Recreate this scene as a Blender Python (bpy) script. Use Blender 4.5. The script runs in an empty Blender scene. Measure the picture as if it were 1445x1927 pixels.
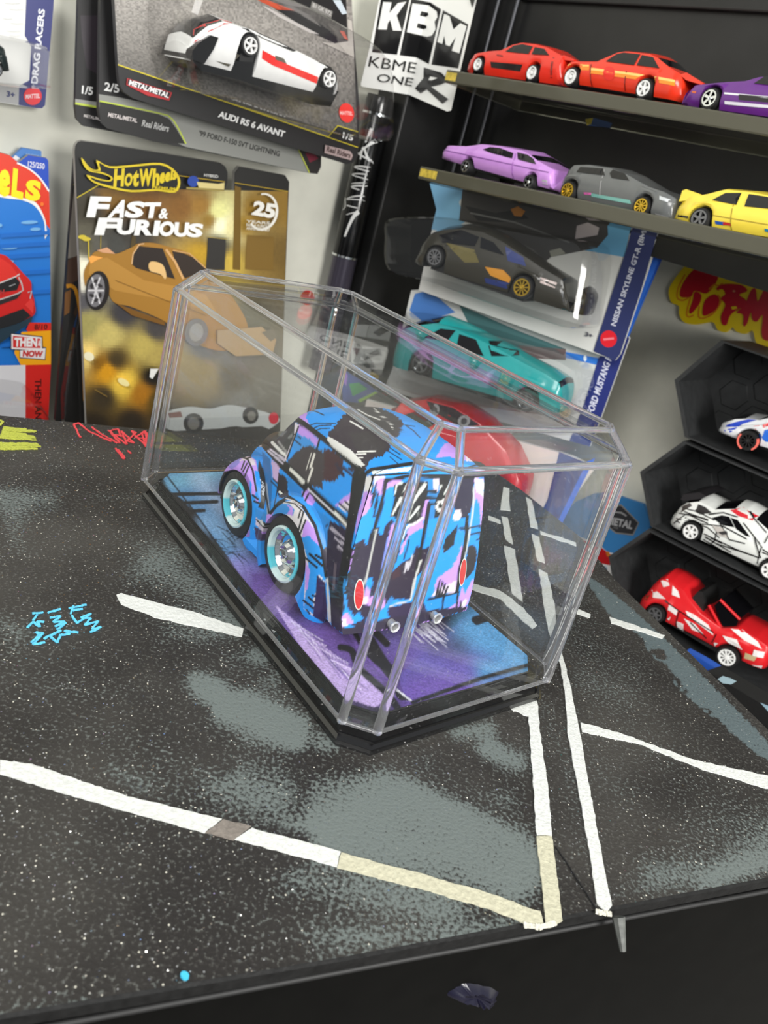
import bpy, bmesh, math, random
import numpy as np
from mathutils import Vector, Matrix
from mathutils.bvhtree import BVHTree
from mathutils.geometry import delaunay_2d_cdt, tessellate_polygon

random.seed(7); np.random.seed(7)
SC = bpy.context.scene
COL = SC.collection
S = 0.1                       # one working unit = 10 cm; everything is built at real size

# ------------------------------------------------------------------ camera
IW, IH, FPX = 1445.0, 1927.0, 1447.0
PITCH, ROLL = 0.4165, 0.2754
def cam_axes():
    cp, sp = math.cos(PITCH), math.sin(PITCH)
    f = np.array([0, cp, -sp]); u = np.array([0, sp, cp]); r = np.array([1., 0, 0])
    c, s = math.cos(ROLL), math.sin(ROLL)
    return c*r + s*u, -s*r + c*u, f
CR, CU, CF = cam_axes()
EYE = np.array([0., 0., 1.])
cam = bpy.data.cameras.new('camera')
camo = bpy.data.objects.new('camera', cam); COL.objects.link(camo)
camo.matrix_world = Matrix(((CR[0], CU[0], -CF[0], EYE[0]*S), (CR[1], CU[1], -CF[1], EYE[1]*S),
                            (CR[2], CU[2], -CF[2], EYE[2]*S), (0, 0, 0, 1)))
cam.sensor_fit = 'VERTICAL'; cam.sensor_height = 36.0; cam.sensor_width = 27.0
cam.lens = 36.0*FPX/IH
cam.clip_start = 0.005; cam.clip_end = 20
cam.dof.use_dof = True; cam.dof.focus_distance = 0.172; cam.dof.aperture_fstop = 42
SC.camera = camo

# ------------------------------------------------------------------ world, lamps, exposure
w = bpy.data.worlds.new('room_light'); SC.world = w; w.use_nodes = True
bg = w.node_tree.nodes['Background']; bg.inputs[0].default_value = (0.93, 0.97, 1.0, 1); bg.inputs[1].default_value = 0.42
def area(name, loc, target, size, sizey, power, color=(1, 1, 1)):
    l = bpy.data.lights.new(name, 'AREA'); l.shape = 'RECTANGLE'; l.size = size*S; l.size_y = sizey*S
    l.energy = power; l.color = color
    o = bpy.data.objects.new(name, l); COL.objects.link(o)
    o.location = Vector(loc)*S
    o.rotation_euler = (Vector(target)-Vector(loc)).to_track_quat('-Z', 'Y').to_euler()
    return o
area('ceiling_lamp', (-1.8, -3.6, 5.2), (0.2, 3.4, 0.4), 4.5, 3.0, 5.6, (1.0, 0.985, 0.95))
area('standing_lamp', (4.2, -2.6, 2.2), (1.4, 3.8, 0.4), 2.2, 2.2, 5.4, (1.0, 0.985, 0.95))  # unseen lamp, set low to brighten the wall under the shelves
SC.view_settings.view_transform = 'Standard'; SC.view_settings.look = 'None'
SC.view_settings.gamma = 1; SC.view_settings.use_curve_mapping = False
SC.view_settings.exposure = 0.0
SC.cycles.use_denoising = True
SC.cycles.transparent_max_bounces = 40; SC.cycles.max_bounces = 16
SC.cycles.transmission_bounces = 12; SC.cycles.glossy_bounces = 6

# ------------------------------------------------------------------ pixel <-> space helpers
def ray(x, y):
    return (x-722.5)/FPX*CR - (y-963.5)/FPX*CU + CF
def pix(P):
    v = np.asarray(P, float)-EYE
    z = v@CF
    return np.stack([722.5+FPX*(v@CR)/z, 963.5-FPX*(v@CU)/z], -1)
def along(x, y, t):
    return EYE+ray(x, y)*t
def floor_pt(x, y, z=0.0):
    d = ray(x, y); return EYE+d*((z-1.0)/d[2])
class Frame:
    """o origin; x, y in-plane axes, n out of the plane towards the viewer"""
    def __init__(s, o, x, y=None, n=None):
        s.o = np.asarray(o, float); s.x = np.asarray(x, float)/np.linalg.norm(x)
        if n is None: n = np.cross(s.x, y)
        s.n = np.asarray(n, float)/np.linalg.norm(n); s.y = np.cross(s.n, s.x)
    def uv(s, x, y, h=0.0):
        d = ray(x, y); t = ((s.o+s.n*h-EYE)@s.n)/(d@s.n); P = EYE+d*t-s.o
        return (P@s.x, P@s.y)
    def uvs(s, pts, h=0.0): return [s.uv(a, b, h) for a, b in pts]
    def shift(s, h): return Frame(s.o+s.n*h, s.x, n=s.n)
    def turned(s, pa, pb):            # same plane, origin between two pixels, x along them
        a = np.array(s.uv(*pa)); b = np.array(s.uv(*pb)); d = b-a
        return Frame(s.o+s.x*(a[0]+b[0])/2+s.y*(a[1]+b[1])/2, s.x*d[0]+s.y*d[1], n=s.n)
    def world(s, L): L = np.asarray(L, float); return s.o+L[..., :1]*s.x+L[..., 1:2]*s.y+L[..., 2:3]*s.n
    def mat(s):
        M = Matrix.Identity(4)
        for i in range(3):
            M[i][0] = s.x[i]; M[i][1] = s.y[i]; M[i][2] = s.n[i]; M[i][3] = s.o[i]*S
        return M
def upright(p, ang):
    a = math.radians(ang); return Frame(p, (math.cos(a), math.sin(a), 0), (0, 0, 1))
WORLD = Frame((0, 0, 0), (1, 0, 0), (0, 1, 0))
def Z(ox, oy, s):
    return lambda *pts: [(ox+x*s, oy+y*s) for x, y in pts]

# ------------------------------------------------------------------ materials
def lin(c):
    return tuple(((v/255.)/12.92 if v/255. <= 0.04045 else ((v/255.+0.055)/1.055)**2.4) for v in c[:3])
MATS = {}
def mat(name, rgb=None, rough=0.5, metal=0.0, spec=0.5, grain=0.0, gscale=300.0, bump=0.0, attr=False, coat=0.0):
    if name in MATS: return MATS[name]
    m = bpy.data.materials.new(name); m.use_nodes = True; nt = m.node_tree; b = nt.nodes['Principled BSDF']
    b.inputs['Roughness'].default_value = rough; b.inputs['Metallic'].default_value = metal
    b.inputs['Specular IOR Level'].default_value = spec; b.inputs['Coat Weight'].default_value = coat
    if coat: b.inputs['Coat Roughness'].default_value = 0.08
    src = None
    if attr:
        a = nt.nodes.new('ShaderNodeAttribute'); a.attribute_name = 'Col'; src = a.outputs['Color']
    else:
        b.inputs['Base Color'].default_value = (*lin(rgb), 1)
    if grain or bump:
        tc = nt.nodes.new('ShaderNodeTexCoord'); n = nt.nodes.new('ShaderNodeTexNoise')
        n.inputs['Scale'].default_value = gscale; n.inputs['Detail'].default_value = 4
        nt.links.new(tc.outputs['Object'], n.inputs['Vector'])
        if grain:
            mr = nt.nodes.new('ShaderNodeMapRange'); mr.inputs['To Min'].default_value = 1-grain; mr.inputs['To Max'].default_value = 1+grain
            mr.inputs['From Min'].default_value = .3; mr.inputs['From Max'].default_value = .7
            nt.links.new(n.outputs['Fac'], mr.inputs['Value'])
            mx = nt.nodes.new('ShaderNodeMix'); mx.data_type = 'RGBA'; mx.blend_type = 'MULTIPLY'; mx.inputs['Factor'].default_value = 1
            if src: nt.links.new(src, mx.inputs['A'])
            else: mx.inputs['A'].default_value = (*lin(rgb), 1)
            nt.links.new(mr.outputs['Result'], mx.inputs['B']); src = mx.outputs['Result']
        if bump:
            bp = nt.nodes.new('ShaderNodeBump'); bp.inputs['Strength'].default_value = bump; bp.inputs['Distance'].default_value = 0.0004
            nt.links.new(n.outputs['Fac'], bp.inputs['Height']); nt.links.new(bp.outputs['Normal'], b.inputs['Normal'])
    if src: nt.links.new(src, b.inputs['Base Color'])
    MATS[name] = m; return m
def clear_mat(name, tint=(1, 1, 1), rough=0.01, ior=1.49, haze=0.0):
    """thin clear plastic wall: passes light straight on, mirrors by Fresnel"""
    m = bpy.data.materials.new(name); m.use_nodes = True; nt = m.node_tree; nt.nodes.clear()
    o = nt.nodes.new('ShaderNodeOutputMaterial'); t = nt.nodes.new('ShaderNodeBsdfTransparent'); g = nt.nodes.new('ShaderNodeBsdfGlossy')
    lw = nt.nodes.new('ShaderNodeLayerWeight'); lw.inputs[0].default_value = .5; pw = nt.nodes.new('ShaderNodeMath'); pw.operation = 'POWER'; pw.inputs[1].default_value = 5.0; fr = nt.nodes.new('ShaderNodeMath'); fr.operation = 'MULTIPLY_ADD'; fr.inputs[1].default_value = .96*.8; fr.inputs[2].default_value = ((ior-1)/(ior+1))**2; nt.links.new(lw.outputs['Facing'], pw.inputs[0]); nt.links.new(pw.outputs[0], fr.inputs[0]); mx = nt.nodes.new('ShaderNodeMixShader')
    t.inputs[0].default_value = (*tint, 1); g.inputs['Roughness'].default_value = rough
    nt.links.new(fr.outputs[0], mx.inputs[0]); nt.links.new(t.outputs[0], mx.inputs[1]); nt.links.new(g.outputs[0], mx.inputs[2])
    last = mx
    if haze:
        d = nt.nodes.new('ShaderNodeBsdfDiffuse'); d.inputs[0].default_value = (.8, .8, .8, 1)
        tc = nt.nodes.new('ShaderNodeTexCoord'); n = nt.nodes.new('ShaderNodeTexNoise'); n.inputs['Scale'].default_value = 1500
        r = nt.nodes.new('ShaderNodeMapRange'); r.inputs['From Min'].default_value = .66; r.inputs['From Max'].default_value = .76
        r.inputs['To Min'].default_value = haze*.3; r.inputs['To Max'].default_value = haze*5
        nt.links.new(tc.outputs['Object'], n.inputs['Vector']); nt.links.new(n.outputs['Fac'], r.inputs['Value'])
        m2 = nt.nodes.new('ShaderNodeMixShader'); nt.links.new(r.outputs['Result'], m2.inputs[0])
        nt.links.new(mx.outputs[0], m2.inputs[1]); nt.links.new(d.outputs[0], m2.inputs[2]); last = m2
    nt.links.new(last.outputs[0], o.inputs[0]); MATS[name] = m; return m
def glass_mat(name, tint=(1, 1, 1), rough=0.0, ior=1.45):
    m = bpy.data.materials.new(name); m.use_nodes = True; nt = m.node_tree; b = nt.nodes['Principled BSDF']
    b.inputs['Base Color'].default_value = (*tint, 1); b.inputs['Transmission Weight'].default_value = 1
    b.inputs['Roughness'].default_value = rough; b.inputs['IOR'].default_value = ior
    MATS[name] = m; return m
PRINT = mat('printed_card', rough=0.38, spec=0.45, attr=True)
MATTE = mat('matte_paint', rough=0.7, spec=0.25, attr=True)
GLOSS = mat('enamel_paint', rough=0.22, spec=0.5, attr=True, coat=0.3)
CHROME = mat('chrome', (225, 228, 230), rough=0.08, metal=1.0)
BLACKG = mat('black_gloss_plastic', (14, 14, 15), rough=0.18)
BLACKM = mat('black_matte', (22, 22, 22), rough=0.6, grain=.25, gscale=900)
RUBBER = mat('black_rubber', (20, 20, 21), rough=0.55)
WINDOW = mat('tinted_window', (14, 14, 17), rough=0.08)
CLEAR = clear_mat('clear_acrylic', (.975, .98, .98), haze=.02)
BLIST = clear_mat('clear_blister', (.96, .96, .96), rough=.06)
EDGE = glass_mat('acrylic_edge', (.88, .88, .90), 0.05, 1.3); EDGE.node_tree.nodes['Principled BSDF'].inputs['Transmission Weight'].default_value = .94

# ------------------------------------------------------------------ objects
def setp(o, label=None, cat=None, group=None, kind=None):
    if label: o['label'] = label
    if cat: o['category'] = cat
    if group: o['group'] = group
    if kind: o['kind'] = kind
    return o
def thing(name, fr, label, cat, group=None, kind=None):
    o = bpy.data.objects.new(name, None); COL.objects.link(o); o.empty_display_size = .01
    o.matrix_world = fr.mat(); return setp(o, label, cat, group, kind)
def mesh(name, verts, faces, m, parent=None, cols=None, smooth=False, fcols=None, fm=None, fr=None, label=None, kind=None):
    """verts in working units; local to the parent (or to fr when top level)"""
    me = bpy.data.meshes.new(name)
    V = np.asarray(verts, float)*S
    me.from_pydata(V.tolist(), [], [list(map(int, f)) for f in faces])
    ms = m if isinstance(m, (list, tuple)) else [m]
    for q in ms: me.materials.append(q)
    if fm is not None: me.polygons.foreach_set('material_index', np.asarray(fm, np.int32))
    if cols is not None:
        a = me.attributes.new('Col', 'FLOAT_COLOR', 'POINT'); c = np.ones((len(V), 4), np.float32); c[:, :3] = cols
        a.data.foreach_set('color', c.ravel())
    if fcols is not None:
        a = me.attributes.new('Col', 'FLOAT_COLOR', 'FACE'); c = np.ones((len(faces), 4), np.float32); c[:, :3] = fcols
        a.data.foreach_set('color', c.ravel())
    if smooth: me.polygons.foreach_set('use_smooth', np.ones(len(me.polygons), bool))
    me.update()
    if smooth: me.set_sharp_from_angle(angle=math.radians(42))
    o = bpy.data.objects.new(name, me); COL.objects.link(o)
    if parent is not None: o.parent = parent
    elif fr is not None: o.matrix_world = fr.mat()
    if label: o['label'] = label
    if kind: o['kind'] = kind
    return o
def merge(lst):
    V, F, k = [], [], 0
    for v, f in lst:
        V += [tuple(p) for p in v]; F += [[i+k for i in q] for q in f]; k = len(V)
    return V, F
def box(x0, x1, y0, y1, z0, z1):
    V = [(x, y, z) for x in (x0, x1) for y in (y0, y1) for z in (z0, z1)]
    return V, [(0, 1, 3, 2), (4, 6, 7, 5), (0, 4, 5, 1), (2, 3, 7, 6), (0, 2, 6, 4), (1, 5, 7, 3)]
def prism(poly, z0, z1, inset=0.0):
    n = len(poly); p = np.array(poly); a = sum(p[i][0]*p[(i+1) % n][1]-p[(i+1) % n][0]*p[i][1] for i in range(n))
    if a < 0: p = p[::-1]
    q = p
    if inset:
        c = p.mean(0); q = c+(p-c)*(1-inset)
    V = [(x, y, z0) for x, y in p]+[(x, y, z1) for x, y in q]
    F = [list(range(n))[::-1], list(range(n, 2*n))]+[(i, (i+1) % n, n+(i+1) % n, n+i) for i in range(n)]
    return V, F
def rbox(x0, x1, y0, y1, z0, z1, r):
    """box with bevelled edges"""
    bm = bmesh.new(); bmesh.ops.create_cube(bm, size=1)
    for v in bm.verts: v.co = Vector(((x0+x1)/2+v.co.x*(x1-x0), (y0+y1)/2+v.co.y*(y1-y0), (z0+z1)/2+v.co.z*(z1-z0)))
    bmesh.ops.bevel(bm, geom=bm.edges[:], offset=r, segments=2, affect='EDGES', profile=.5)
    bm.verts.ensure_lookup_table(); V = [tuple(v.co) for v in bm.verts]; F = [[v.index for v in f.verts] for f in bm.faces]; bm.free(); return V, F
def tube(a, b, r, n=10, r2=None):
    a = np.array(a, float); b = np.array(b, float); d = b-a; d /= np.linalg.norm(d)
    u = np.cross(d, (0, 0, 1.) if abs(d[2]) < .9 else (1., 0, 0)); u /= np.linalg.norm(u); v = np.cross(d, u)
    r2 = r if r2 is None else r2
    V = [tuple(p+rr*(math.cos(2*math.pi*i/n)*u+math.sin(2*math.pi*i/n)*v)) for p, rr in ((a, r), (b, r2)) for i in range(n)]
    return V, [(i, (i+1) % n, n+(i+1) % n, n+i) for i in range(n)]+[list(range(n))[::-1], list(range(n, 2*n))]
def lathe(prof, n=32, axis=2, c=(0, 0, 0), a0=0.0):
    """prof: (r, h) pairs; revolved about the axis"""
    V, F = [], []
    for r, h in prof:
        for i in range(n):
            t = 2*math.pi*i/n+a0; p = [0, 0, 0]; p[axis] = h; p[(axis+1) % 3] = r*math.cos(t); p[(axis+2) % 3] = r*math.sin(t)
            V.append((p[0]+c[0], p[1]+c[1], p[2]+c[2]))
    for k in range(len(prof)-1):
        for i in range(n):
            F.append((k*n+i, k*n+(i+1) % n, (k+1)*n+(i+1) % n, (k+1)*n+i))
    return V, F

# ------------------------------------------------------------------ 2-D shapes (in pixels or plane units)
def ell(cx, cy, rx, ry=None, rot=0.0, n=28, a0=0, a1=360):
    ry = rx if ry is None else ry; c, s = math.cos(rot), math.sin(rot); out = []
    for i in range(n if a1-a0 >= 360 else n+1):
        t = math.radians(a0+(a1-a0)*i/n); x, y = rx*math.cos(t), ry*math.sin(t); out.append((cx+c*x-s*y, cy+s*x+c*y))
    return out
def ribbon(pts, w, w2=None, jit=0.0):
    p = np.array(pts, float); n = len(p); L, R_ = [], []
    for i in range(n):
        d = p[min(i+1, n-1)]-p[max(i-1, 0)]; d /= (np.linalg.norm(d)+1e-9); q = np.array([-d[1], d[0]])
        ww = w if w2 is None else w+(w2-w)*i/max(1, n-1)
        L.append(p[i]+q*(ww/2+random.uniform(-jit, jit))); R_.append(p[i]-q*(ww/2+random.uniform(-jit, jit)))
    return [tuple(a) for a in L+R_[::-1]]
def dense(pts, step, jit=0.0, closed=True):
    out = []; n = len(pts)
    for i in range(n if closed else n-1):
        a = np.array(pts[i], float); b = np.array(pts[(i+1) % n], float); d = b-a; L = np.linalg.norm(d); k = max(1, int(L/step))
        q = np.array([-d[1], d[0]])/(L+1e-9)
        for j in range(k): out.append(tuple(a+d*j/k+q*random.uniform(-jit, jit)))
    if not closed: out.append(tuple(pts[-1]))
    return out
def spline(pts, k=6, closed=False):
    p = [np.array(q, float) for q in pts]; n = len(p); out = []
    for i in range(n if closed else n-1):
        a, b, c, d = (p[(i-1) % n] if closed or i > 0 else p[0]), p[i], p[(i+1) % n], (p[(i+2) % n] if closed or i+2 < n else p[-1])
        for j in range(k):
            t = j/k; out.append(tuple(.5*((2*b)+(-a+c)*t+(2*a-5*b+4*c-d)*t*t+(-a+3*b-3*c+d)*t**3)))
    if not closed: out.append(tuple(p[-1]))
    return out
_tc = {}
def glyphs(s, bold=0.0):
    """letters as triangles in a unit box: x 0..1 across the word, y 0..1 up"""
    if (s, bold) not in _tc:
        cu = bpy.data.curves.new('t', 'FONT'); cu.body = s; cu.offset = bold; cu.resolution_u = 3
        ob = bpy.data.objects.new('t', cu); COL.objects.link(ob); dg = bpy.context.evaluated_depsgraph_get()
        me = bpy.data.meshes.new_from_object(ob.evaluated_get(dg))
        v = np.array([q.co[:2] for q in me.vertices]); f = [list(p.vertices) for p in me.polygons]
        lo, hi = v.min(0), v.max(0); v = (v-lo)/(hi-lo)
        bpy.data.objects.remove(ob); bpy.data.curves.remove(cu); bpy.data.meshes.remove(me); _tc[(s, bold)] = (v, f)
    return _tc[(s, bold)]
def tris2d(poly):
    t = tessellate_polygon([[Vector((x, y, 0)) for x, y in poly]]); return [tuple(q) for q in t]
def clip_poly(poly, A, B):
    """keep what lies right of the line A->B (pixels, y down)"""
    def side(p): return (B[0]-A[0])*(p[1]-A[1])-(B[1]-A[1])*(p[0]-A[0])
    out = []
    for i in range(len(poly)):
        p, q = poly[i], poly[(i+1) % len(poly)]; a, b = side(p), side(q)
        if a >= 0: out.append(p)
        if (a >= 0) != (b >= 0):
            t = a/(a-b); out.append((p[0]+(q[0]-p[0])*t, p[1]+(q[1]-p[1])*t))
    return out
class Ink:
    """flat print on a plane: layers of coloured polygons, given in pixels of the photograph or plane units"""
    def __init__(s, fr, h=0.0, eps=0.0006, clip=None, bounds=None):
        s.fr, s.h, s.eps, s.clip, s.V, s.F, s.C = fr, h, eps, clip, [], [], []
        s.bounds = bounds
    def _tri(s, pts, tr, rgb):
        s.h += s.eps; c = lin(rgb)
        ts = [[pts[i] for i in t] for t in tr]
        if s.clip: ts = [q for q in (clip_poly(t, *s.clip) for t in ts) if len(q) > 2]
        if s.bounds:
            n = len(s.bounds)
            for i in range(n): ts = [q for q in (clip_poly(t, s.bounds[i], s.bounds[(i+1) % n]) for t in ts) if len(q) > 2]
        for t in ts:
            k = len(s.V)
            for x, y in t:
                u, v = s.fr.uv(x, y, s.h); s.V.append((u, v, s.h))
            s.F.append(list(range(k, k+len(t)))); s.C.append(c)
    def poly(s, pts, rgb): s._tri(pts, tris2d(pts), rgb); return s
    def line(s, pts, w, rgb, w2=None, jit=0.0): return s.poly(ribbon(pts, w, w2, jit), rgb)
    def text(s, t, A, B, C, rgb, bold=0.012):
        """A lower-left corner of the word, B lower-right, C upper-left"""
        v, f = glyphs(t, bold); A, B, C = (np.array(q, float) for q in (A, B, C))
        s._tri([tuple(A+(B-A)*x+(C-A)*y) for x, y in v], f, rgb); return s
    def art(s, quad, pts, nx=50, ny=60, noise=0.0, sharp=1.0):
        """photographic ground: colours spread smoothly between given spots; quad is TL TR BR BL"""
        s.h += s.eps; q = [np.array(a, float) for a in quad]; P = np.array([p[:2] for p in pts], float); Cc = np.array([lin(p[2]) for p in pts])
        sz = np.linalg.norm(q[1]-q[0])
        k = len(s.V)
        G = np.array([[(q[0]*(1-a)+q[1]*a)*(1-b)+(q[3]*(1-a)+q[2]*a)*b for a in np.linspace(0, 1, nx+1)] for b in np.linspace(0, 1, ny+1)])
        for row in G:
            for x, y in row:
                u, v = s.fr.uv(x, y, s.h); s.V.append((u, v, s.h))
        for j in range(ny):
            for i in range(nx):
                c0 = (G[j, i]+G[j+1, i+1])/2
                d = np.linalg.norm(P-c0, axis=1)/sz
                wt = 1/(d**(2.6*sharp)+1e-7); c = (wt[:, None]*Cc).sum(0)/wt.sum()
                if noise: c = c*(1+random.uniform(-noise, noise))
                a = k+j*(nx+1)+i; s.F.append([a, a+nx+1, a+nx+2, a+1]); s.C.append(np.clip(c, 0, 1))
        return s
    def build(s, name, parent, m=None):
        return mesh(name, s.V, s.F, m or PRINT, parent, fcols=np.array(s.C))
def board(fr, outline, thick, parent, m, name='card_board', h=0.0):
    V, F = prism(fr.uvs(outline), h-thick, h); return mesh(name, V, F, m, parent)
def bubble(fr, outline, height, parent, name='blister', h=0.0, inset=.10):
    """clear formed bubble standing on a card, with rounded shoulders"""
    p = np.array(fr.uvs(spline(outline, 4, True))); c = p.mean(0); n = len(p); V, F = [], []
    lev = [(0, 1.0), (.6, 1-inset*.35), (.85, 1-inset*.6), (.96, 1-inset*.95), (1.0, 1-inset*1.7)]
    for a, k in lev: V += [(x, y, h+a*height) for x, y in c+(p-c)*k]
    for j in range(len(lev)-1): F += [(j*n+i, j*n+(i+1) % n, (j+1)*n+(i+1) % n, (j+1)*n+i) for i in range(n)]
    F.append(list(range((len(lev)-1)*n, len(lev)*n)))
    return mesh(name, V, F, BLIST, parent, smooth=False)
class Canvas:
    """paint carried by a surface: shapes laid down in order, looked up per vertex"""
    def __init__(s, x0, y0, x1, y1, k, rgb):
        s.x0, s.y0, s.k = x0, y0, k; s.w, s.h = int((x1-x0)*k), int((y1-y0)*k)
        s.a = np.empty((s.h, s.w, 3), np.float32); s.a[:] = lin(rgb)
        s.fx = x0+(np.arange(s.w)+.5)/k; s.fy = y0+(np.arange(s.h)+.5)/k
    def _box(s, p, pad):
        i0 = max(0, int((p[:, 0].min()-pad-s.x0)*s.k)); i1 = min(s.w, int((p[:, 0].max()+pad-s.x0)*s.k)+1)
        j0 = max(0, int((p[:, 1].min()-pad-s.y0)*s.k)); j1 = min(s.h, int((p[:, 1].max()+pad-s.y0)*s.k)+1)
        return i0, i1, j0, j1
    def poly(s, pts, rgb, jag=0.0, soft=0.0, alpha=1.0):
        if jag: pts = dense(pts, max(1.2, jag*.8), jag)
        p = np.array(pts, float); i0, i1, j0, j1 = s._box(p, 0)
        if i1 <= i0 or j1 <= j0: return s
        X, Y = np.meshgrid(s.fx[i0:i1], s.fy[j0:j1]); ins = np.zeros(X.shape, bool)
        n = len(p)
        for i in range(n):
            a, b = p[i], p[(i+1) % n]
            if a[1] == b[1]: continue
            ins ^= ((a[1] > Y) != (b[1] > Y)) & (X < (b[0]-a[0])*(Y-a[1])/(b[1]-a[1])+a[0])
        sub = s.a[j0:j1, i0:i1]; c = np.array(lin(rgb), np.float32)
        sub[ins] = sub[ins]*(1-alpha)+c*alpha; return s
    def stroke(s, pts, wd, rgb, soft=0.0, alpha=1.0, w2=None):
        p = np.array(pts, float); n = len(p); c = np.array(lin(rgb), np.float32); pad = wd+soft
        i0, i1, j0, j1 = s._box(p, pad)
        if i1 <= i0 or j1 <= j0: return s
        X, Y = np.meshgrid(s.fx[i0:i1], s.fy[j0:j1]); A = np.zeros(X.shape, np.float32)
        for i in range(max(1, n-1)):
            a = p[i]; b = p[min(i+1, n-1)]; d = b-a; L = d@d+1e-9
            t = np.clip(((X-a[0])*d[0]+(Y-a[1])*d[1])/L, 0, 1); D = np.hypot(X-a[0]-d[0]*t, Y-a[1]-d[1]*t)
            g = (i+t)/max(1, n-1); ww = (wd+((w2 if w2 is not None else wd)-wd)*g)/2
            A = np.maximum(A, np.clip((ww+soft/2-D)/(soft+1e-6), 0, 1) if soft else (D < ww))
        if soft: A = A*A*(3-2*A)
        A = (A*alpha)[..., None]; s.a[j0:j1, i0:i1] = s.a[j0:j1, i0:i1]*(1-A)+c*A; return s
    def blur(s):
        a = s.a; b = a.copy(); b[1:-1, 1:-1] = (a[1:-1, 1:-1]*4+a[:-2, 1:-1]*2+a[2:, 1:-1]*2+a[1:-1, :-2]*2+a[1:-1, 2:]*2+a[:-2, :-2]+a[2:, 2:]+a[:-2, 2:]+a[2:, :-2])/16
        s.a = b; return s
    def look(s, P):
        x = np.clip((P[:, 0]-s.x0)*s.k-.5, 0, s.w-1.001); y = np.clip((P[:, 1]-s.y0)*s.k-.5, 0, s.h-1.001)
        i = x.astype(int); j = y.astype(int); u = (x-i)[:, None]; v = (y-j)[:, None]; i2 = np.minimum(i+1, s.w-1); j2 = np.minimum(j+1, s.h-1)
        return (s.a[j, i]*(1-u)+s.a[j, i2]*u)*(1-v)+(s.a[j2, i]*(1-u)+s.a[j2, i2]*u)*v
def drape(polys, bvh, org, direc, off, step):
    """lay 2-D polygons [(pts, colour)] on a curved body: org(x, y) start point, direc the way they are pressed on"""
    V, F, C = [], [], []
    d = Vector(direc); k = 0
    for q, (pts, rgb) in enumerate(polys):
        pts = dense(pts, step); xs = [p[0] for p in pts]; ys = [p[1] for p in pts]; n = len(pts)
        allp = [Vector(p) for p in pts]
        bb = (min(xs), max(xs), min(ys), max(ys))
        for x in np.arange(bb[0]+step, bb[1], step*1.5):
            for y in np.arange(bb[2]+step, bb[3], step*1.5): allp.append(Vector((x, y)))
        v2, _, f2, _, _, _ = delaunay_2d_cdt(allp, [(i, (i+1) % n) for i in range(n)], [list(range(n))], 1, 1e-7)
        P = []
        for v in v2:
            o = Vector(org(v[0], v[1])); hit = bvh.ray_cast(o, d)
            P.append(None if hit[0] is None else hit[0]+hit[1]*(off+q*off*.15)*(1 if hit[1].dot(d) < 0 else -1))
        m = {}
        for f in f2:
            if any(P[i] is None for i in f): continue
            if max((P[a]-P[b]).length for a in f for b in f) > step*9: continue
            for i in f:
                if i not in m: m[i] = len(V); V.append(tuple(P[i]))
            F.append([m[i] for i in f]); C.append(lin(rgb))
    return V, F, C

# ================================================================== THE SETTING
ANG_L, ANG_R = 43.0, -42.0
FF = upright(along(350, 500, 4.05), ANG_L)            # plane of the golden card; the left wall lies behind it
WL = FF.shift(-0.42)
CABF = upright(along(733, 320, 4.65), -45.0)          # left face of the black cabinet post, origin on its front edge
CABR = upright(CABF.o, 45.0)                          # its right face
_u, _v = CABR.uv(896, 100); CABD = _u                 # depth back to the back panel
CABB = upright(CABR.o+CABR.x*CABD, -45.0)             # back panel plane
WR = upright(CABB.o-CABB.n*0.72, ANG_R)
wallm = mat('wall_paint', (226, 225, 212), rough=.85, spec=.2, grain=.05, gscale=60, bump=.25)
V, F = box(-6, 5.2, -2.6, 4.5, -.25, 0); o = mesh('wall_left', V, F, wallm, fr=Frame((WL.o[0], WL.o[1], 1.0), WL.x, n=WL.n), kind='structure')
V, F = box(-4.5, 6, -2.6, 4.5, -.25, 0); o = mesh('wall_right', V, F, wallm, fr=Frame((WR.o[0], WR.o[1], 1.0), WR.x, n=WR.n), kind='structure')
V, F = box(-8, 8, -4, 10, -1.62, -1.5)
mesh('floor', V, F, mat('floor_grey', (92, 90, 88), rough=.6, grain=.2, gscale=40), fr=WORLD, kind='structure')

# ------------------------------------------------------------------ table
def T2(x, y, z=0): return floor_pt(x, y, z)[:2]
A = T2(0, 781); B = T2(287, 808); dirL = (B-A)/np.linalg.norm(B-A)
C1 = T2(985, 924); CA = T2(1094, 1011); C2 = T2(1160, 1092); C3 = T2(1445, 1371)
D1 = T2(0, 1915); D2 = T2(650, 1805); D3 = T2(1445, 1655); dirF = (D3-D1)/np.linalg.norm(D3-D1)
nF = np.array([dirF[1], -dirF[0]])                                    # outwards from the front edge
back_corner = T2(903, 868)
front_right = D3+dirF*.55
outline = [tuple(D1-dirF*1.5), tuple(D1), tuple(D2), tuple(D3), tuple(front_right), tuple(C3+(C3-C2)*.28), tuple(C3), tuple(C2), tuple(CA), tuple(C1), tuple(back_corner), tuple(B), tuple(A), tuple(A-dirL*1.2)]
TAB = Frame((0.1, 1.5, 0), (1, 0, 0), (0, 1, 0))
table = thing('display_table', TAB, 'black speckled table top painted like a parking lot with white lines', 'table')
tl = lambda pts: [(x-.1, y-1.5) for x, y in pts]

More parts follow.
